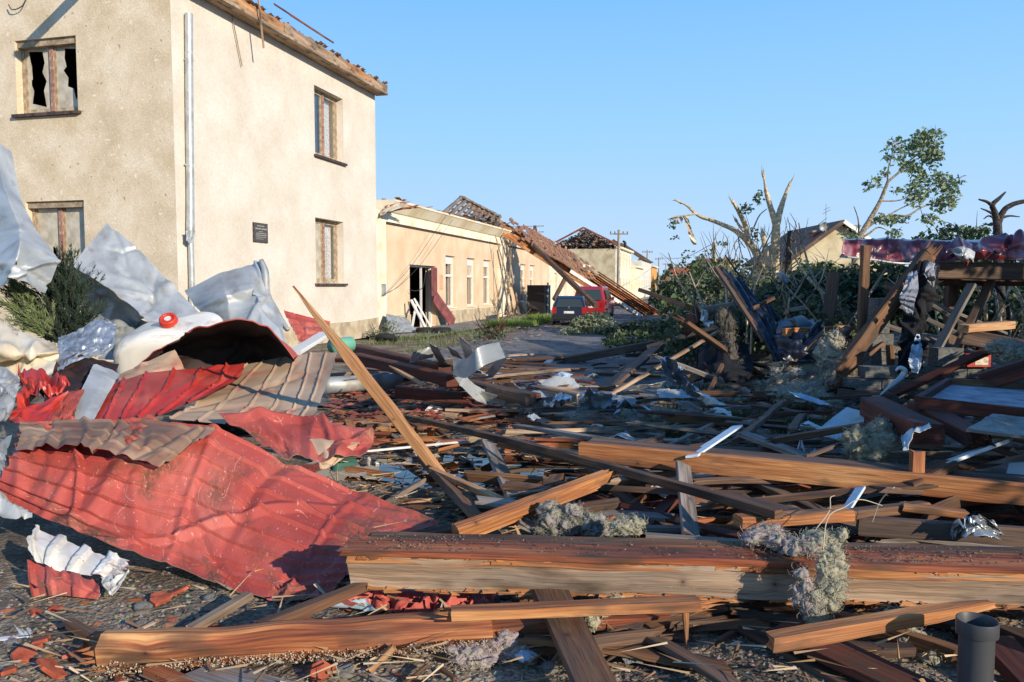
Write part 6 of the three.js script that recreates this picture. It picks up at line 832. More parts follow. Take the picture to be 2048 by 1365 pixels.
shrub('weed', 'grey-green weeds at the corner of the cream house', 'weed', [[[782, 662, 25.6], .35, .35, .3, 260], [[752, 668, 25.5], .35, .2, .3, 160]], .1, SILV, { slim: .2 });
shrub('bush', 'leafy bush tops showing over the shed roof', 'bush', [[[1905, 472, 17], .8, .3, .5, 330], [[1955, 474, 16.5], .5, .28, .4, 220], [[1860, 480, 17], .5, .12, .4, 90]], .12, GREEN, { gap: .46 });
{ // juniper: dark upright plumes and a paler low one
  const j = (label, blobs, cols, n0) => { const t = thing('juniper_shrub', label, 'shrub', at(blobs[0][0], 690, blobs[0][2])), mb = new MB(), st = []; for (const [x, y, d, l, ax, ay, n] of blobs) { const p = at(x, y, d); for (let k = 0; k < n; k++) { const q = p.clone().add(V(rr(-.06, .06), rr(-.06, .06), rr(-.1, .1))), dir = V(ax + rr(-.45, .45), ay + rr(-.4, .4), rr(-.4, .5)).normalize(), len = l * rr(.5, 1.1); for (let m = 0; m < 46; m++) { const s = R(), b = q.clone().addScaledVector(dir, s * len), e = dir.clone().multiplyScalar(.05).add(V(rr(-.05, .05), rr(-.04, .05), rr(-.05, .05)).multiplyScalar(1.2 - s * .5)), w = e.clone().cross(V(rr(-1, 1), rr(-1, 1), rr(-1, 1))).normalize().multiplyScalar(.006), c = pick(cols); mb.tri(b.clone().sub(w), b.clone().add(w), b.add(e), c); } if (k % 4 === 0) st.push(tube([q, q.clone().addScaledVector(dir, len * .9)], [.012, .004], 4, 1)); } } obj('foliage', mb.geo(), M.leaf, t); obj('stems', st, M.barkdark, t); };
  j('dark juniper shrub standing between the galvanised sheets', [[130, 580, 9.5, .5, -.1, 1, 46], [112, 600, 9.4, .5, -.3, .8, 46], [145, 620, 9.4, .5, .1, .9, 46], [95, 640, 9.3, .45, -.6, .6, 40], [125, 655, 9.3, .5, -.2, .7, 50], [150, 660, 9.3, .45, .3, .7, 46], [110, 680, 9.2, .4, -.3, .6, 40], [140, 690, 9.2, .4, .2, .6, 40]], [[.012, .03, .014], [.02, .045, .02], [.03, .06, .025]]);
  j('pale green juniper sprays lit in front of the dark juniper', [[70, 640, 8.8, .42, -.9, .6, 30], [85, 655, 8.7, .4, -.8, .35, 30], [60, 600, 8.8, .3, -.8, .5, 22], [95, 665, 8.7, .3, -.5, .7, 22], [45, 590, 8.9, .25, -.6, .6, 14]], [[.12, .17, .05], [.17, .21, .07], [.22, .26, .1]]);
}
{ // the tree stripped of its bark and broken off
  const D = 24, q = (x, y, k = 0) => [x, y, D + k], r = px => px * D / FPX, t = thing('broken_tree', 'storm-stripped pale tree with broken limbs', 'tree', at(1552, 640, D).setY(0));
  obj('trunk', tube([q(1556, 660), q(1552, 600), q(1549, 545), q(1551, 490), q(1553, 445)], [13, 12, 10.5, 9, 8].map(r), 12, 4, .1), M.barewood, t);
  for (const [p, w] of [[[q(1553, 448), q(1543, 420), q(1535, 392), q(1531, 375), q(1528, 352)], [8, 6.5, 5.5, 3.4, 1.6]], [[q(1554, 448), q(1561, 420), q(1569, 396), q(1580, 366)], [8, 7, 5, 2.5]], [[q(1546, 560), q(1516, 510, .3), q(1497, 484, .5), q(1468, 460, .8), q(1432, 444, 1), q(1395, 430, 1.2), q(1375, 412, 1.4), q(1357, 403, 1.5)], [10, 9, 7.5, 6, 4.6, 4, 3, 1.2]], [[q(1497, 486, .5), q(1491, 452, .4), q(1478, 424, .2), q(1464, 401, .1)], [7, 6.5, 5, 3]], [[q(1541, 560, -.4), q(1535, 515, -.5), q(1526, 468, -.6)], [7.5, 7, 6]], [[q(1488, 462, .4), q(1478, 450, .5), q(1471, 438, .6)], [4, 3, 1.5]], [[q(1391, 428, 1.2), q(1378, 430, 1.2), q(1350, 435, 1.2)], [2.4, 1.8, 1]]]) { obj('limb', tube(p, w.map(v => r(v) * .88), 9, 5, .2), M.barewood, t); const E = pp(p[p.length - 1]), D0 = E.clone().sub(pp(p[p.length - 2])).normalize(), sp = []; for (let k = 0; k < 6; k++) { const a = E.clone().addScaledVector(D0, -.08).add(V(rr(-.04, .04), rr(-.04, .04), rr(-.04, .04))); sp.push(tube([a, a.clone().addScaledVector(D0, rr(.1, .35)).add(V(rr(-.05, .05), rr(-.05, .05), rr(-.05, .05)))], [.022, .004], 4, 1)); } obj('splintered_end', sp, M.barewood, t); }
  for (let k = 0; k < 60; k++) { const a = [rr(1420, 1610), rr(490, 560)], b = [a[0] + rr(-30, 30), a[1] - rr(20, 75)]; obj('twig', tube([q(a[0], a[1], rr(-1, 1)), q(mix(a[0], b[0], .4) + rr(-6, 6), mix(a[1], b[1], .5)), q(b[0], b[1], rr(-1, 1))], [.016, .011, .004], 5, 3), M.bark, t); }
  const mb = new MB(); for (const [x, y, a, b, n] of [[1492, 418, 14, 12, 70], [1517, 395, 7, 16, 60], [1345, 450, 8, 10, 40], [1352, 475, 8, 6, 12], [1445, 487, 14, 6, 26], [1510, 470, 12, 20, 60], [1400, 512, 40, 14, 60], [1460, 525, 40, 12, 140]]) leaves(mb, at(x, y, D), r(a), r(b), .3, n, .11, GREEN, { gap: .3 }); obj('leaves', mb.geo(), M.leaf, t);
  obj('twig', tube([q(1502, 470), q(1508, 455), q(1520, 430), q(1534, 418)], [.03, .025, .02, .012], 5, 4), M.bark, t);
  sheet('plastic_streamer', 'torn pale plastic streamer hanging from the bare limb', 'plastic scrap', [[[1366, 432, 25.2], [1376, 431, 25.2]], [[1374, 455, 25.2], [1382, 455, 25.2]], [[1380, 478, 25.2], [1394, 486, 25.2]], [[1386, 490, 25.2], [1392, 490, 25.2]]], M.creamsack, M.creamsack, { nu: 12, nv: 40, folds: 10, amp: .08, flip: true });
  sheet('plastic_streamer', 'small grey rag hooked on the bare limb', 'plastic scrap', [[[1354, 432, 25.2], [1368, 430, 25.2]], [[1354, 448, 25.2], [1364, 448, 25.2]]], M.greycloth, M.greycloth, { nu: 12, nv: 12, folds: 8, amp: .1, flip: true });
  const dt = thing('snapped_tree', 'dark snapped tree stem right of the stripped tree', 'tree', at(1575, 640, 23).setY(0)); obj('trunk', tube([[1574, 600, 23], [1577, 520, 23], [1580, 462, 23]], [.1, .085, .06], 8, 4, .2), M.barkdark, dt); for (let k = 0; k < 10; k++) obj('twig', tube([[1578, 470 + k * 8, 23], [1578 + rr(-10, 30), 465 + k * 8 - rr(0, 25), 23], [1578 + rr(-20, 45), 455 + k * 8 - rr(5, 40), 23]], [.02, .014, .005], 4, 3), M.barkdark, dt);
}
{ // the surviving leafy tree
  const D = 21, q = (x, y, k = 0) => [x, y, D + k], r = px => px * D / FPX, t = thing('leaning_tree', 'slender leafy tree leaning right over the shed', 'tree', at(1712, 620, D).setY(0));
  obj('trunk', tube([q(1705, 640), q(1714, 490), q(1728, 460), q(1746, 430), q(1762, 400), q(1772, 375), q(1778, 360)], [6.5, 6, 5.2, 4.6, 4, 3.4, 3].map(r), 9, 4, .1), M.bark, t);
  for (const [p, w] of [[[q(1778, 362), q(1798, 345), q(1815, 325), q(1840, 305), q(1862, 272)], [2.6, 2.2, 1.8, 1.3, .6]], [[q(1776, 362), q(1778, 335), q(1786, 305), q(1785, 285)], [2, 1.6, 1.1, .5]], [[q(1728, 460), q(1760, 438), q(1790, 431), q(1815, 432), q(1845, 414), q(1885, 400), q(1925, 352)], [3.2, 2.8, 2.4, 2.2, 1.8, 1.3, .5]], [[q(1764, 402), q(1790, 402), q(1808, 398), q(1835, 380)], [1.7, 1.4, 1.1, .5]], [[q(1714, 482), q(1740, 466), q(1757, 455), q(1785, 466)], [2.4, 2, 1.4, .6]], [[q(1718, 470, .5), q(1717, 440, .5), q(1708, 412, .5)], [1.8, 1.4, .7]], [[q(1775, 432), q(1800, 418), q(1840, 398), q(1870, 375)], [1.6, 1.3, .9, .5]], [[q(1772, 378), q(1755, 372), q(1735, 380)], [1.2, .9, .4]]]) obj('limb', tube(p, w.map(r), 7, 4, .1), M.bark, t);
  const LEAFG = [[.18, .25, .10], [.23, .30, .13], [.15, .21, .09], [.27, .33, .18]], mb = new MB(), C = [[1843, 298, 36, 30, 620], [1790, 300, 22, 26, 240], [1860, 272, 26, 16, 220], [1868, 315, 18, 20, 220], [1836, 352, 16, 22, 200], [1832, 390, 22, 24, 320], [1880, 366, 26, 22, 340], [1885, 408, 26, 16, 240], [1772, 438, 28, 10, 170], [1748, 364, 14, 12, 70], [1735, 374, 10, 8, 36], [1860, 438, 18, 12, 110], [1815, 331, 14, 10, 110], [1787, 467, 18, 8, 80], [1918, 362, 10, 12, 50], [1792, 381, 8, 6, 40], [1800, 440, 20, 6, 50], [1905, 390, 14, 14, 80], [1766, 345, 10, 8, 36], [1700, 470, 22, 12, 60]];
  for (const [x, y, a, b, n] of C) leaves(mb, at(x, y, D), r(a) * 1.08, r(b) * 1.08, r(Math.min(a, 24)), Math.round(n * .72), .12, LEAFG, { gap: .43 }); obj('crown', mb.geo(), M.leaf, t);
  const tw = []; for (const [x, y, a, b, n] of C) tw.push(...twigs(at(x, y, D), r(a) * .7, r(b) * .7, .2, Math.ceil(n / 40), r(a) * .8, .01)); obj('twigs', tw, M.bark, t);
}
{ const D = 15, q = (x, y) => [x, y, D], r = px => px * D / FPX, t = thing('dark_forked_tree', 'dark bare forked tree stump behind the red sheet roof', 'tree', at(1996, 640, D).setY(0)); obj('trunk', tube([q(2000, 640), q(1998, 520), q(1996, 470), q(1995, 440)], [11, 10, 9, 8].map(r), 10, 4, .15), M.barkdark, t);  // forked tree in even dark bark
  for (const [p, w] of [[[q(1995, 444), q(1990, 425), q(1986, 410), q(2000, 396), q(2012, 384)], [7, 6, 5, 3.5, 1.5]], [[q(1988, 414), q(1975, 404), q(1958, 399)], [4, 3, 1.6]], [[q(1997, 446), q(2006, 425), q(2020, 412), q(2055, 402), q(2090, 405)], [7, 6, 5, 4, 3]], [[q(1990, 430), q(1975, 422), q(1962, 417)], [3, 2, 1]], [[q(2003, 436), q(2020, 432), q(2040, 434)], [3, 2, 1]], [[q(1992, 438), q(1978, 432), q(1968, 438)], [2.4, 1.8, .9]]]) obj('limb', tube(p, w.map(r), 8, 4, .15), M.barkdark, t); }
// ---------- unseen hedge added, and trees placed, right of the frame to shade the yard ----------
{
  const bl = []; for (let k = 0; k < 9; k++) { const s = k / 8, x = mix(5.5, 9.9, s), z = mix(-2.6, -11.6, s); const hh = s < .45 ? 2.75 : s < .8 ? 2.0 : 2.3, q = s < .45 ? 1.6 : 1; bl.push([V(x + .4, .75, z), .85, .85, .85, 900 * q], [V(x + .5, hh - .8, z), .85, .8, .85, 800 * q]); }
  shrub('hedge', 'tall unseen hedge added right of the shed to shade the yard', 'hedge', bl, .17, DARKG, { gap: .4 });
  const tr = [[9.9, -8.0, 6.6, 1.25], [11.6, -8.6, 6.4, 1.5], [7.3, -3.0, 4.6, 1.1]];
  for (const [x, z, h, r] of tr) { const t = thing('shade_caster_tree', 'leafy unseen tree placed behind the added hedge for shade', 'tree', V(x, 0, z), 'unseen trees placed to cast shade'); obj('trunk', tube([V(x, 0, z), V(x + .1, h * .4, z), V(x, h * .75, z)], [.16, .13, .08], 8, 3, .1), M.bark, t); const mb = new MB(); for (let k = 0; k < 7; k++) leaves(mb, V(x + rr(-.7, .7) * r, h * .66 + rr(-.3, .3) * r, z + rr(-.7, .7) * r), r * .6, r * .5, r * .6, 620, .17, GREEN, { gap: .36 }); obj('crown', mb.geo(), M.leaf, t); obj('limbs', twigs(V(x, h * .6, z), r * .5, r * .4, r * .5, 12, r * .8, .03), M.bark, t); }
}
// ---------- beige gable house behind the trees ----------
{ const D = 46, t = thing('gable_house', 'beige gabled house with brick chimneys behind the trees', 'house', at(1660, 640, D).setY(0)), a = at(1585, 520, D), b = at(1682, 450, D), c = at(1790, 530, D), f = frame(V(a.x, 0, -D), Math.PI / 2), w = c.x - a.x, ap = b.x - a.x;
  const N = 1; { const s = new THREE.Shape([[0, 0], [w, 0], [w, c.y], [ap, b.y], [0, a.y]].map(p => new THREE.Vector2(...p))), g = new THREE.ExtrudeGeometry(s, { depth: 8, bevelEnabled: false }); g.translate(a.x, 0, -D - 8); obj('gable_wall', g, M.farwall, t); }
  for (const [p0, p1] of [[[-.5, a.y - .35], [ap, b.y]], [[ap, b.y], [w + .4, c.y - .2]]]) { const A = V(a.x + p0[0], p0[1] + .12, -D + .4), B = V(a.x + p1[0], p1[1] + .12, -D + .4), A2 = A.clone().setZ(-D - 8.4), B2 = B.clone().setZ(-D - 8.4), mb = new MB(), u = V(0, .14, 0); mb.quad(A.clone().add(u), B.clone().add(u), B2.clone().add(u), A2.clone().add(u)); mb.quad(A, B, B.clone().add(u), A.clone().add(u)); mb.quad(A, B, B2, A2); obj('roof_slope', mb.geo(), M.tile2, t); obj('barge_board', plankGeo(A.clone().add(V(0, .05, .06)), B.clone().add(V(0, .05, .06)), .05, .22), p0[0] < 0 ? W.dark : M.white, t); }
  for (const [x, y0, y1, d] of [[1632, 500, 466, 47], [1706, 480, 455, 50]]) { const A = at(x - 10, y0, d), B = at(x + 10, y1, d), h = B.y - A.y, k = obj('chimney', new THREE.BoxGeometry(B.x - A.x, h + .6, .6).translate((A.x + B.x) / 2, (A.y + B.y) / 2 - .3, -d), M.brick, t); obj('chimney_cap', new THREE.BoxGeometry(B.x - A.x + .12, .12, .72).translate((A.x + B.x) / 2, B.y + .062, -d), M.concrete, k); }
  const m = at(1652, 452, 45.6); obj('satellite_dish', [new THREE.SphereGeometry(.34, 16, 8, 0, 6.3, 0, .9).rotateX(-1.2).rotateZ(.3).translate(m.x, m.y - .1, m.z), new THREE.CylinderGeometry(.02, .02, 1.6, 6).translate(m.x, m.y + .4, m.z)], M.galvDull, t); obj('aerial', [tube([[1652, 430, 45.6], [1653, 408, 45.6]], .015, 5, 1), tube([[1646, 428, 45.6], [1662, 420, 45.6]], .012, 5, 1), tube([[1648, 420, 45.6], [1660, 415, 45.6]], .012, 5, 1)], M.steel, t); }
// ---------- street: cars, poles, far houses ----------
function car(name, label, px, pyBase, s, o) {
  const c = gd(px, pyBase, 0), t = thing(name, label, 'car', V(c.x, .045, c.z)); t.rotation.y = -STREET + (o.turn || 0); t.scale.setScalar(s);
  const hw = o.w / 2, L = o.len, prof = o.prof, add = (n, g, m, p = t) => { const q = new THREE.Mesh(g, m); q.name = n; q.castShadow = q.receiveShadow = true; p.add(q); return q; };
  const sh = new THREE.Shape(prof.map(p => new THREE.Vector2(p[0], p[1]))), g = new THREE.ExtrudeGeometry(sh, { depth: o.w - .1, bevelEnabled: true, bevelSize: .05, bevelThickness: .05, bevelSegments: 3, steps: 6 }); g.translate(0, 0, -hw + .05); const p = g.attributes.position; for (let i = 0; i < p.count; i++) { const y = p.getY(i), k = y > o.belt ? 1 - .2 * (y - o.belt) / (o.h - o.belt) : 1 - .04 * (1 - y / o.belt); p.setZ(i, p.getZ(i) * k); } g.computeVertexNormals(); g.rotateY(Math.PI / 2);          // profile x runs from the tail (0) forwards (-z)
  const body = add('body', g, o.paint);
  const panel = (pts, m, n, par) => { const mb = new MB(); mb.quad(...pts.map(q => V(...q))); return add(n, mb.geo(), m, par); };
  const kz = y => hw * (y > o.belt ? 1 - .2 * (y - o.belt) / (o.h - o.belt) : 1), [r0, r1] = o.rear;                                           // rear glass between two profile points (x, y)
  const e = .12, rg = (y0, y1, x0, x1, m, n, ins) => panel([[-kz(y0) + ins, y0, -x0 + e], [kz(y0) - ins, y0, -x0 + e], [kz(y1) - ins, y1, -x1 + e], [-kz(y1) + ins, y1, -x1 + e]], m, n);
  rg(r0[1], r1[1], r0[0], r1[0], M.carglass, 'rear_window', .14);
  for (const sd of [-1, 1]) { for (const [x0, x1] of o.side) panel([[sd * (kz(o.belt) + .055), o.belt + .04, -x0], [sd * (kz(o.belt) + .055), o.belt + .04, -x1], [sd * (kz(o.h - .12) + .06), o.h - .14, -x1 - (o.rake || 0)], [sd * (kz(o.h - .12) + .06), o.h - .14, -x0 - .12]], M.carglass, 'side_window'); const tl = add('taillight', new THREE.BoxGeometry(.2, .3, .06).translate(sd * (hw - .1), .75, .05), M.taillight);
    for (const x of o.wheels) { const w = add('wheel', new THREE.TorusGeometry(.22, .085, 10, 24).rotateY(Math.PI / 2).translate(sd * (hw - .06), .29, -x), M.rubber); add('rim', new THREE.CylinderGeometry(.19, .19, .12, 20).rotateZ(Math.PI / 2).translate(sd * (hw - .05), .29, -x), M.rim, w); } const mr = add('mirror', new THREE.SphereGeometry(.1, 10, 8).scale(.7, .8, .5).translate(sd * (hw + .1), o.belt + .08, -L * .62), M.black); }
  add('bumper', new THREE.BoxGeometry(o.w + .04, .2, .16).translate(0, .42, .06), o.bump || M.black); add('number_plate', new THREE.BoxGeometry(.48, .11, .02).translate(0, .66, .065), M.plate); add('badge', new THREE.CylinderGeometry(.05, .05, .02, 14).rotateX(Math.PI / 2).translate(0, .9, .06), M.rim); return t;
}
car('blue_hatchback', 'crushed dark blue hatchback parked under the fallen timber', 1138, 655, .86, { w: 1.6, len: 3.8, h: 1.38, belt: .88, paint: M.paintblue, turn: .12, prof: [[0, .3], [0, .86], [.5, 1.3], [.7, 1.38], [2.0, 1.36], [2.75, .92], [3.7, .78], [3.8, .5], [3.75, .28]], rear: [[.03, .9], [.5, 1.29]], side: [[.7, 1.4], [1.45, 2.1]], wheels: [.65, 3.1], rake: .1 });
car('red_van', 'red van with shattered rear window behind the blue hatchback', 1178, 640, .92, { w: 1.75, len: 4.1, h: 1.72, belt: 1.02, paint: M.paintred, prof: [[0, .3], [0, 1.0], [.12, 1.62], [.3, 1.72], [2.3, 1.7], [3.0, 1.1], [4.0, .95], [4.1, .5], [4.05, .28]], rear: [[.0, 1.03], [.13, 1.6]], side: [[.4, 1.3], [1.4, 2.2]], wheels: [.7, 3.3], rake: .1, bump: M.paintred });
car('red_car', 'small red car far down the street', 1340, 593, 1.0, { w: 1.7, len: 4, h: 1.42, belt: .9, paint: M.paintred, prof: [[0, .3], [0, .9], [.5, 1.34], [.8, 1.42], [2.2, 1.4], [2.9, .95], [3.9, .8], [4, .3]], rear: [[.05, .92], [.5, 1.32]], side: [[.7, 1.4]], wheels: [.7, 3.2] });
{ const b = thing('dark_container', 'tall dark bin against the shaded hall wall', 'bin', FB.pt(bp(1078, 600, 1.2)[0], .05, 1.2)), u = bp(1078, 600, 1.2)[0]; obj('bin_body', FB.box(u - .9, u + .9, .1, 1.75, .7, 1.7), M.black, b); obj('downpipe', FB.box(u - .2, u - .1, .05, 1.9, 1.72, 1.8), M.galvDull, b); }
function pole(px, pyTop, d, pyb) { const top = at(px, pyTop, d), t = thing('utility_pole', 'timber utility pole with crossarm standing along the street', 'pole', V(top.x, 0, top.z), 'utility poles along the street'); obj('shaft', tube([V(top.x, 0, top.z), V(top.x, top.y, top.z)], [.2, .14], 10, 2), M.pole, t); obj('crossarm', plankGeo(top.clone().add(V(-1.0, -.45, .1)), top.clone().add(V(1.0, -.45, .1)), .12, .12), W.grey, t); for (const s of [-.9, -.45, .45, .9]) obj('insulator', new THREE.CylinderGeometry(.06, .07, .22, 8).translate(top.x + s, top.y - .28, top.z + .1), M.steel, t); return top; }
const tops = [[1238, 460, 87], [1295, 500, 155], [1318, 515, 198], [1332, 526, 250]].map(a => pole(...a)); pole(1344, 530, 270); { const p = at(1429, 486, 60), t = thing('utility_pole', 'plain pole without crossarm behind the green tree crowns', 'pole', V(p.x, 0, p.z)); obj('shaft', tube([V(p.x, 0, p.z), p], [.2, .15], 10, 2), M.pole, t); solo('overhead_cable', tube([p.clone(), at(1370, 515, 100), at(1319, 516, 198)], .03, 4, 6), M.wire, 'overhead cable sagging from the plain pole across the street', 'cable'); }
{ const g = thing('pole_transformer', 'dark curved cable bundle hanging on the nearest crossarm pole', 'cable', at(1247, 500, 103)); obj('bundle', tube([[1246, 482, 103], [1250, 486, 103], [1250, 500, 103]], [.12, .2, .16], 6, 4), M.black, g); }
function farHouse(name, label, x0, x1, yr, ye, d, wall, roof) { const A = at(x0, ye, d), B = at(x1, ye, d), rg = at((x0 + x1) / 2, yr, d), t = thing(name, label, 'house', V((A.x + B.x) / 2, 0, -d)); obj('wall', new THREE.BoxGeometry(B.x - A.x, A.y, 9).translate((A.x + B.x) / 2, A.y / 2, -d - 4.5), wall, t); for (const s of [-1, 1]) { const mb = new MB(), e = s < 0 ? .2 : -9.2, m = -4.5; mb.quad(V(A.x - .3, A.y - .1, -d + e), V(B.x + .3, A.y - .1, -d + e), V(B.x + .3, rg.y, -d + m), V(A.x - .3, rg.y, -d + m)); obj('roof_slope', mb.geo(), roof, t); } for (const s of [A.x, B.x - .05]) { const mb = new MB(); mb.tri(V(s, A.y, -d), V(s, A.y, -d - 9), V(s, rg.y - .15, -d - 4.5)); obj('gable', mb.geo(), wall, t); } for (let k = 0; k < 3; k++) { const u = mix(A.x, B.x, (k + .5) / 3); obj('window', new THREE.BoxGeometry(1, 1.2, .08).translate(u, A.y - 1.6, -d + .02), M.carglass, t); } return t; }
farHouse('red_roofed_house', 'distant house with torn red roof right of the poles', 1352, 1386, 533, 556, 130, M.whitewall, M.terracotta);
farHouse('red_roofed_house', 'distant low red roof above the green tree crowns', 1432, 1474, 513, 522, 62, M.farwall, M.terracotta);
farHouse('grey_house', 'distant pale house at the very end of the street', 1318, 1350, 560, 572, 230, M.whitewall, M.tile2);
shrub('bush', 'dark trees at the far end of the street', 'bush', [[[1312, 575, 240], 3, 3, 3, 400], [[1330, 572, 260], 4, 3, 3, 300], [[1358, 580, 200], 4, 3, 3, 500], [[1350, 590, 120], 2, 1.5, 2, 300]], .9, DARKG, { tw: .06 });
// far skyline of trees, one soft mass beyond the houses
{ const mb = new MB(); for (let k = 0; k < 160; k++) { const x = mix(20, 190, R()), d = rr(280, 340); leaves(mb, V(x, rr(1, 4), -d), 5, 3.5, 3, 26, 2.2, DARKG, { gap: .2 }); } const m = new THREE.Mesh(mb.geo(), M.leaf); m.name = 'distant_wood'; tag(m, 'distant line of trees on the horizon', 'wood', null, 'stuff'); scene.add(m); }
// ---------- wreckage along the hall ----------
{ const c = (px, py, n) => { const [u, y] = bp(px, py, n); return FB.pt(u, Math.max(.05, y), n); };
  for (const [l, a, b, w, m] of [['white window frame bar leaning in the hall doorway, front one', c(862, 655, .9), c(828, 597, .3), .14, M.white], ['white window frame bar leaning in the hall doorway, middle one', c(850, 655, 1.0), c(822, 600, .35), .1, M.white], ['white window frame bar leaning in the hall doorway, upright one', c(824, 655, .9), c(833, 605, .3), .08, M.white]]) plank(l, a, b, w, .06, m, { name: 'frame_bar', cat: 'window frame' });
  sheet('grey_board', 'pale grey board leaning by the hall corner', 'board', [[c(772, 628, .3), c(812, 636, .4)], [c(776, 668, .9), c(836, 664, 1.2)]], M.galvDull, M.galvDull, { nu: 12, nv: 12, folds: 2, th: .02 });
  for (const [l, px, py, ry] of [['car tyre lying flat before the hall door, left of two', 850, 664, 0], ['car tyre lying flat before the hall door, right of two', 884, 664, 0], ['car tyre half buried near the dark maroon beams', 772, 682, .35]]) { const p = gd(px, py, .1), t = thing('car_tyre', l, 'tyre', p.clone().setY(.05)); obj('tyre', new THREE.TorusGeometry(.24, .09, 10, 28).rotateX(Math.PI / 2 - ry).translate(p.x, .16, p.z), M.rubber, t); }
  for (let k = 0; k < 16; k++) { const a = c(rr(1000, 1075), rr(632, 648), rr(.4, 1.6)), d = V(rr(-.8, .8), rr(0, .9), rr(-.5, .5)); plank('thin broken stick in the scrap along the hall wall', a, a.clone().add(d), rr(.03, .07), .03, pick(['grey', 'brown', 'dark']), { group: 'sticks along the hall wall', n: 4 }); }
  sheet('dark_bonnet', 'dark bent metal panel standing against the hall plinth', 'metal sheet', [[c(972, 632, .8), c(992, 630, .8)], [c(970, 655, 1.2), c(996, 655, 1.2)]], M.navy, M.navy, { nu: 20, nv: 14, folds: 6, amp: .08 });
  sheet('bent_flashing', 'bent pale flashing in the scrap by the shaded wall', 'metal sheet', [[c(1055, 612, .9), c(1080, 640, 1.2)], [c(1060, 608, 1.2), c(1088, 642, 1.5)]], M.galv, M.galv, { nu: 20, nv: 10, folds: 8, amp: .1 });
  const st = thing('toppled_shrub', 'bare toppled shrub with red-brown roots on the verge', 'shrub', gd(985, 682, 0)); const g = []; for (let k = 0; k < 26; k++) { const p = gd(984 + rr(-6, 6), 678, .05), d = V(rr(-.6, .6), rr(.1, .8), rr(-.4, .4)); g.push(tube([p, p.clone().addScaledVector(d, .5).add(V(rr(-.1, .1), .05, 0)), p.clone().add(d)], [.03, .02, .006], 5, 2)); } obj('branches', g, W.maroon, st); const mb = new MB(); leaves(mb, gd(980, 672, .3), .5, .3, .4, 160, .1, DARKG); obj('leaves', mb.geo(), M.leaf, st);
  for (const [l, a, b] of [['dry branch leaning on the hall pilaster, longest one', c(1026, 625, .8), c(990, 470, .4)], ['dry branch leaning on the hall pilaster, forked one', c(996, 640, 1.2), c(985, 600, .9)], ['dry branch leaning on the hall pilaster, curved one', c(1010, 630, .6), c(1022, 470, .5)]]) { const t = thing('dry_branch', l, 'branch', a.clone()); obj('stem', tube([a, a.clone().lerp(b, .5).add(V(.1, 0, .1)), b], [.06, .045, .025], 6, 4, .2), M.bark, t); const tw = []; for (let k = 0; k < 7; k++) { const p = a.clone().lerp(b, rr(.2, .9)); tw.push(tube([p, p.clone().add(V(rr(-.4, .4), rr(.1, .6), rr(-.2, .3)))], [.02, .006], 4, 1)); } obj('twigs', tw, M.bark, t); } }
// ---------- more of the wreckage: pale scraps, brush, sticks ----------
{ // torn pale scraps of sheet and plastic through the heap
  const kinds = [[M.bluecloth, 'pale blue plastic'], [M.galv, 'bent galvanised metal'], [M.whitesheet, 'dirty white plastic'], [M.galvDull, 'dull grey metal'], [M.navy, 'dark torn roofing felt']];
  const strew = (n, x0, x1, y0, y1, hm, sz, where) => { for (let k = 0; k < n; k++) { const [m, what] = pick(kinds), c = gd(rr(x0, x1), rr(y0, y1), 0).add(V(0, rr(.03, hm), 0)), a = R() * 3.1, tilt = rr(-.7, .7), l = sz * rr(.4, 1.3), w = l * rr(.25, .7), X = V(Math.cos(a), rr(-.3, .3), Math.sin(a)).multiplyScalar(l / 2), Y = V(-Math.sin(a) * Math.cos(tilt), Math.sin(tilt), Math.cos(a) * Math.cos(tilt)).multiplyScalar(w / 2), g = sheetGeo([[c.clone().sub(X).sub(Y), c.clone().sub(Y).add(V(0, rr(-.2, .4) * w, 0)), c.clone().add(X).sub(Y)], [c.clone().sub(X).add(Y), c.clone().add(Y).add(V(0, rr(-.2, .5) * w, 0)), c.clone().add(X).add(Y)]], { nu: 18, nv: 10, folds: 10, amp: .12 * w, soft: .1 * w, jag: .12 }); solo('torn_scrap', [g.top, g.bottom], m, `${l > sz * .9 ? 'larger' : 'small'} torn scrap of ${what} lying ${where}`, 'scrap', 'torn scraps ' + where); } };
  strew(36, 850, 1260, 735, 850, .3, .55, 'between the maroon beams and the road'); strew(14, 1240, 1480, 760, 880, .3, .45, 'beside the hanging blue cloth'); strew(26, 900, 1700, 850, 1040, .34, .28, 'between the planks of the heap'); strew(12, 1480, 1900, 800, 900, .35, .4, 'in front of the block wall'); strew(10, 680, 1000, 850, 1010, .1, .22, 'round the puddle'); strew(8, 1000, 1900, 1180, 1340, .05, .14, 'beneath the massive beam');
}
shrub('torn_branch', 'torn-down leafy crown lying over the right-hand heap', 'branch', [[[1440, 650, 14.5], .9, .4, .7, 900], [[1530, 660, 13.8], .8, .4, .6, 800], [[1610, 650, 13.8], .9, .5, .6, 1000], [[1690, 670, 13], .6, .4, .5, 600], [[1390, 680, 15], .7, .25, .5, 500]], .11, OLIVE, { gap: .42, bark: M.bark, tw: .012 });
shrub('torn_branch', 'torn-down leafy branch lying across the road edge', 'branch', [[[1330, 690, 19], .9, .3, .6, 700], [[1270, 680, 21], .9, .3, .6, 700], [[1390, 700, 16.5], .7, .25, .5, 500]], .12, GREEN, { gap: .42, bark: M.bark, tw: .012 });
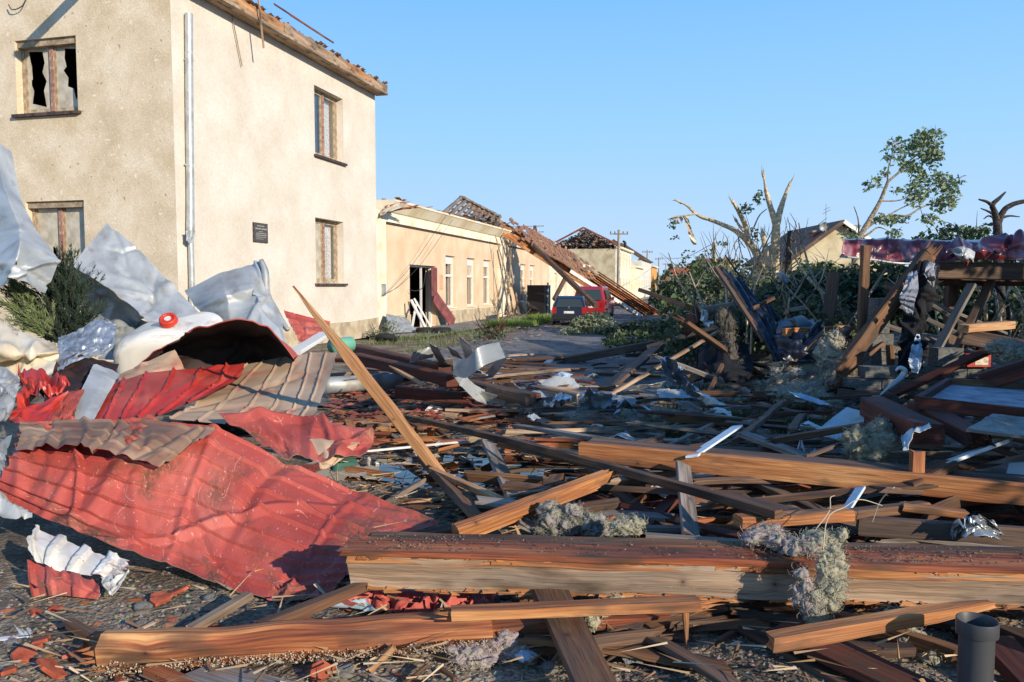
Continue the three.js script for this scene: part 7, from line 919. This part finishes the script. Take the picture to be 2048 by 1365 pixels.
{ // brush: snapped bare branches standing up out of the heap at the right
  const spots = []; for (let k = 0; k < 40; k++) spots.push([rr(1380, 1720), rr(600, 700), rr(13, 17)]); for (let k = 0; k < 18; k++) spots.push([rr(1860, 2060), rr(600, 690), rr(12.5, 15)]);
  for (const [x, y, d] of spots) { const p = at(x, y, d), up = rr(.5, 1.5), lean = V(rr(-.9, .9), 1, rr(-.5, .5)).multiplyScalar(up), m = p.clone().addScaledVector(lean, .5).add(V(rr(-.15, .15), 0, rr(-.1, .1))), e = p.clone().add(lean), r = rr(.012, .035), t = thing('snapped_branch', x > 1800 ? 'bare snapped branch standing behind the shed timbers' : 'bare snapped branch standing up out of the right-hand heap', 'branch', p.clone(), x > 1800 ? 'snapped branches behind the shed' : 'snapped branches in the right-hand heap'); obj('stem', tube([p.clone().add(V(0, -.6, 0)), p, m, e], [r * 1.1, r, r * .8, r * .35], 5, 3, .2), pick([M.bark, M.barkdark, M.barewood]), t); for (let q = 0; q < 3; q++) { const b = p.clone().lerp(e, rr(.35, .9)); obj('twig', tube([b, b.clone().add(V(rr(-.35, .35), rr(.1, .4), rr(-.2, .2)))], [r * .4, r * .12], 4, 1), M.bark, t); } }
  const st = [[1490, 730, 12, 1.2], [1600, 750, 11.6, 1.0], [1680, 760, 10.8, 1.0], [1450, 765, 11.3, .9], [1555, 755, 11.2, 1.0], [1420, 745, 12, .9], [1660, 730, 12, 1.0], [1850, 760, 10, 1.0], [1890, 690, 11.6, 1.4], [1960, 690, 11.4, 1.3], [2010, 700, 11, 1.2], [1935, 640, 12, 1.3]];
  for (const [x, y, d, l] of st) { const p = at(x, y, d), q = V(rr(-1, 1), rr(.1, .55), rr(-.4, .2)).normalize().multiplyScalar(l), m = pick(['dark', 'brown', 'maroon', 'grey', 'dark']), w = rr(.05, .15); plank(`${w > .12 ? 'wide' : 'narrow'} ${m === 'maroon' ? 'reddish' : m} plank sticking up out of the ${x > 1800 ? 'shed wreckage' : 'right-hand heap'}`, p.clone().addScaledVector(q, -.45), p.clone().add(q), w, rr(.03, .07), m, { group: 'planks sticking up at the right', jag: .12, splitB: R() < .6 ? .25 : 0, roll: rr(-40, 40), name: 'upended_plank' }); }
  sheet('felt_roll', 'dark bitumen felt sagging over the right-hand heap', 'roofing felt', [[[1555, 640, 12.2], [1600, 632, 12.4], [1650, 650, 12.2]], [[1550, 680, 11.6], [1600, 675, 11.5], [1660, 690, 11.6]], [[1565, 730, 11.2], [1610, 735, 11], [1650, 730, 11.2]]], M.navy, M.navy, { nu: 40, nv: 40, folds: 20, amp: .12, jag: .08, flip: true });
  sheet('felt_roll', 'crumpled black roofing felt under the leaning corrugated sheet', 'roofing felt', [[[1390, 690, 12.8], [1450, 680, 12.6], [1500, 700, 12.2]], [[1395, 730, 12], [1450, 735, 11.7], [1510, 740, 11.6]], [[1405, 765, 11.4], [1455, 770, 11.2], [1500, 765, 11.3]]], M.blackcloth, M.navy, { nu: 40, nv: 40, folds: 22, amp: .12, jag: .08, flip: true });
}
{ // plank pile added beyond the right edge of the view to shade the ground
  for (let k = 0; k < 26; k++) { const c = V(rr(2.9, 4.6), .05 + k / 26 * .5, rr(-2.6, -.9)), a = rr(-1.2, 1.2), l = rr(.4, .8), d = V(Math.cos(a), rr(-.06, .06), Math.sin(a)).multiplyScalar(l); plank('loose plank in an unseen pile added to shade the ground', c.clone().sub(d), c.clone().add(d), rr(.08, .2), rr(.03, .08), pick(['dark', 'brown', 'maroon', 'beam']), { name: 'shade_pile_plank', group: 'unseen planks piled to shade the ground', jag: .06, roll: rr(-15, 15) }); }
}
scene.traverse(o => { if (o.isMesh) o.castShadow = o.receiveShadow = true; });
renderer.render(scene, camera);
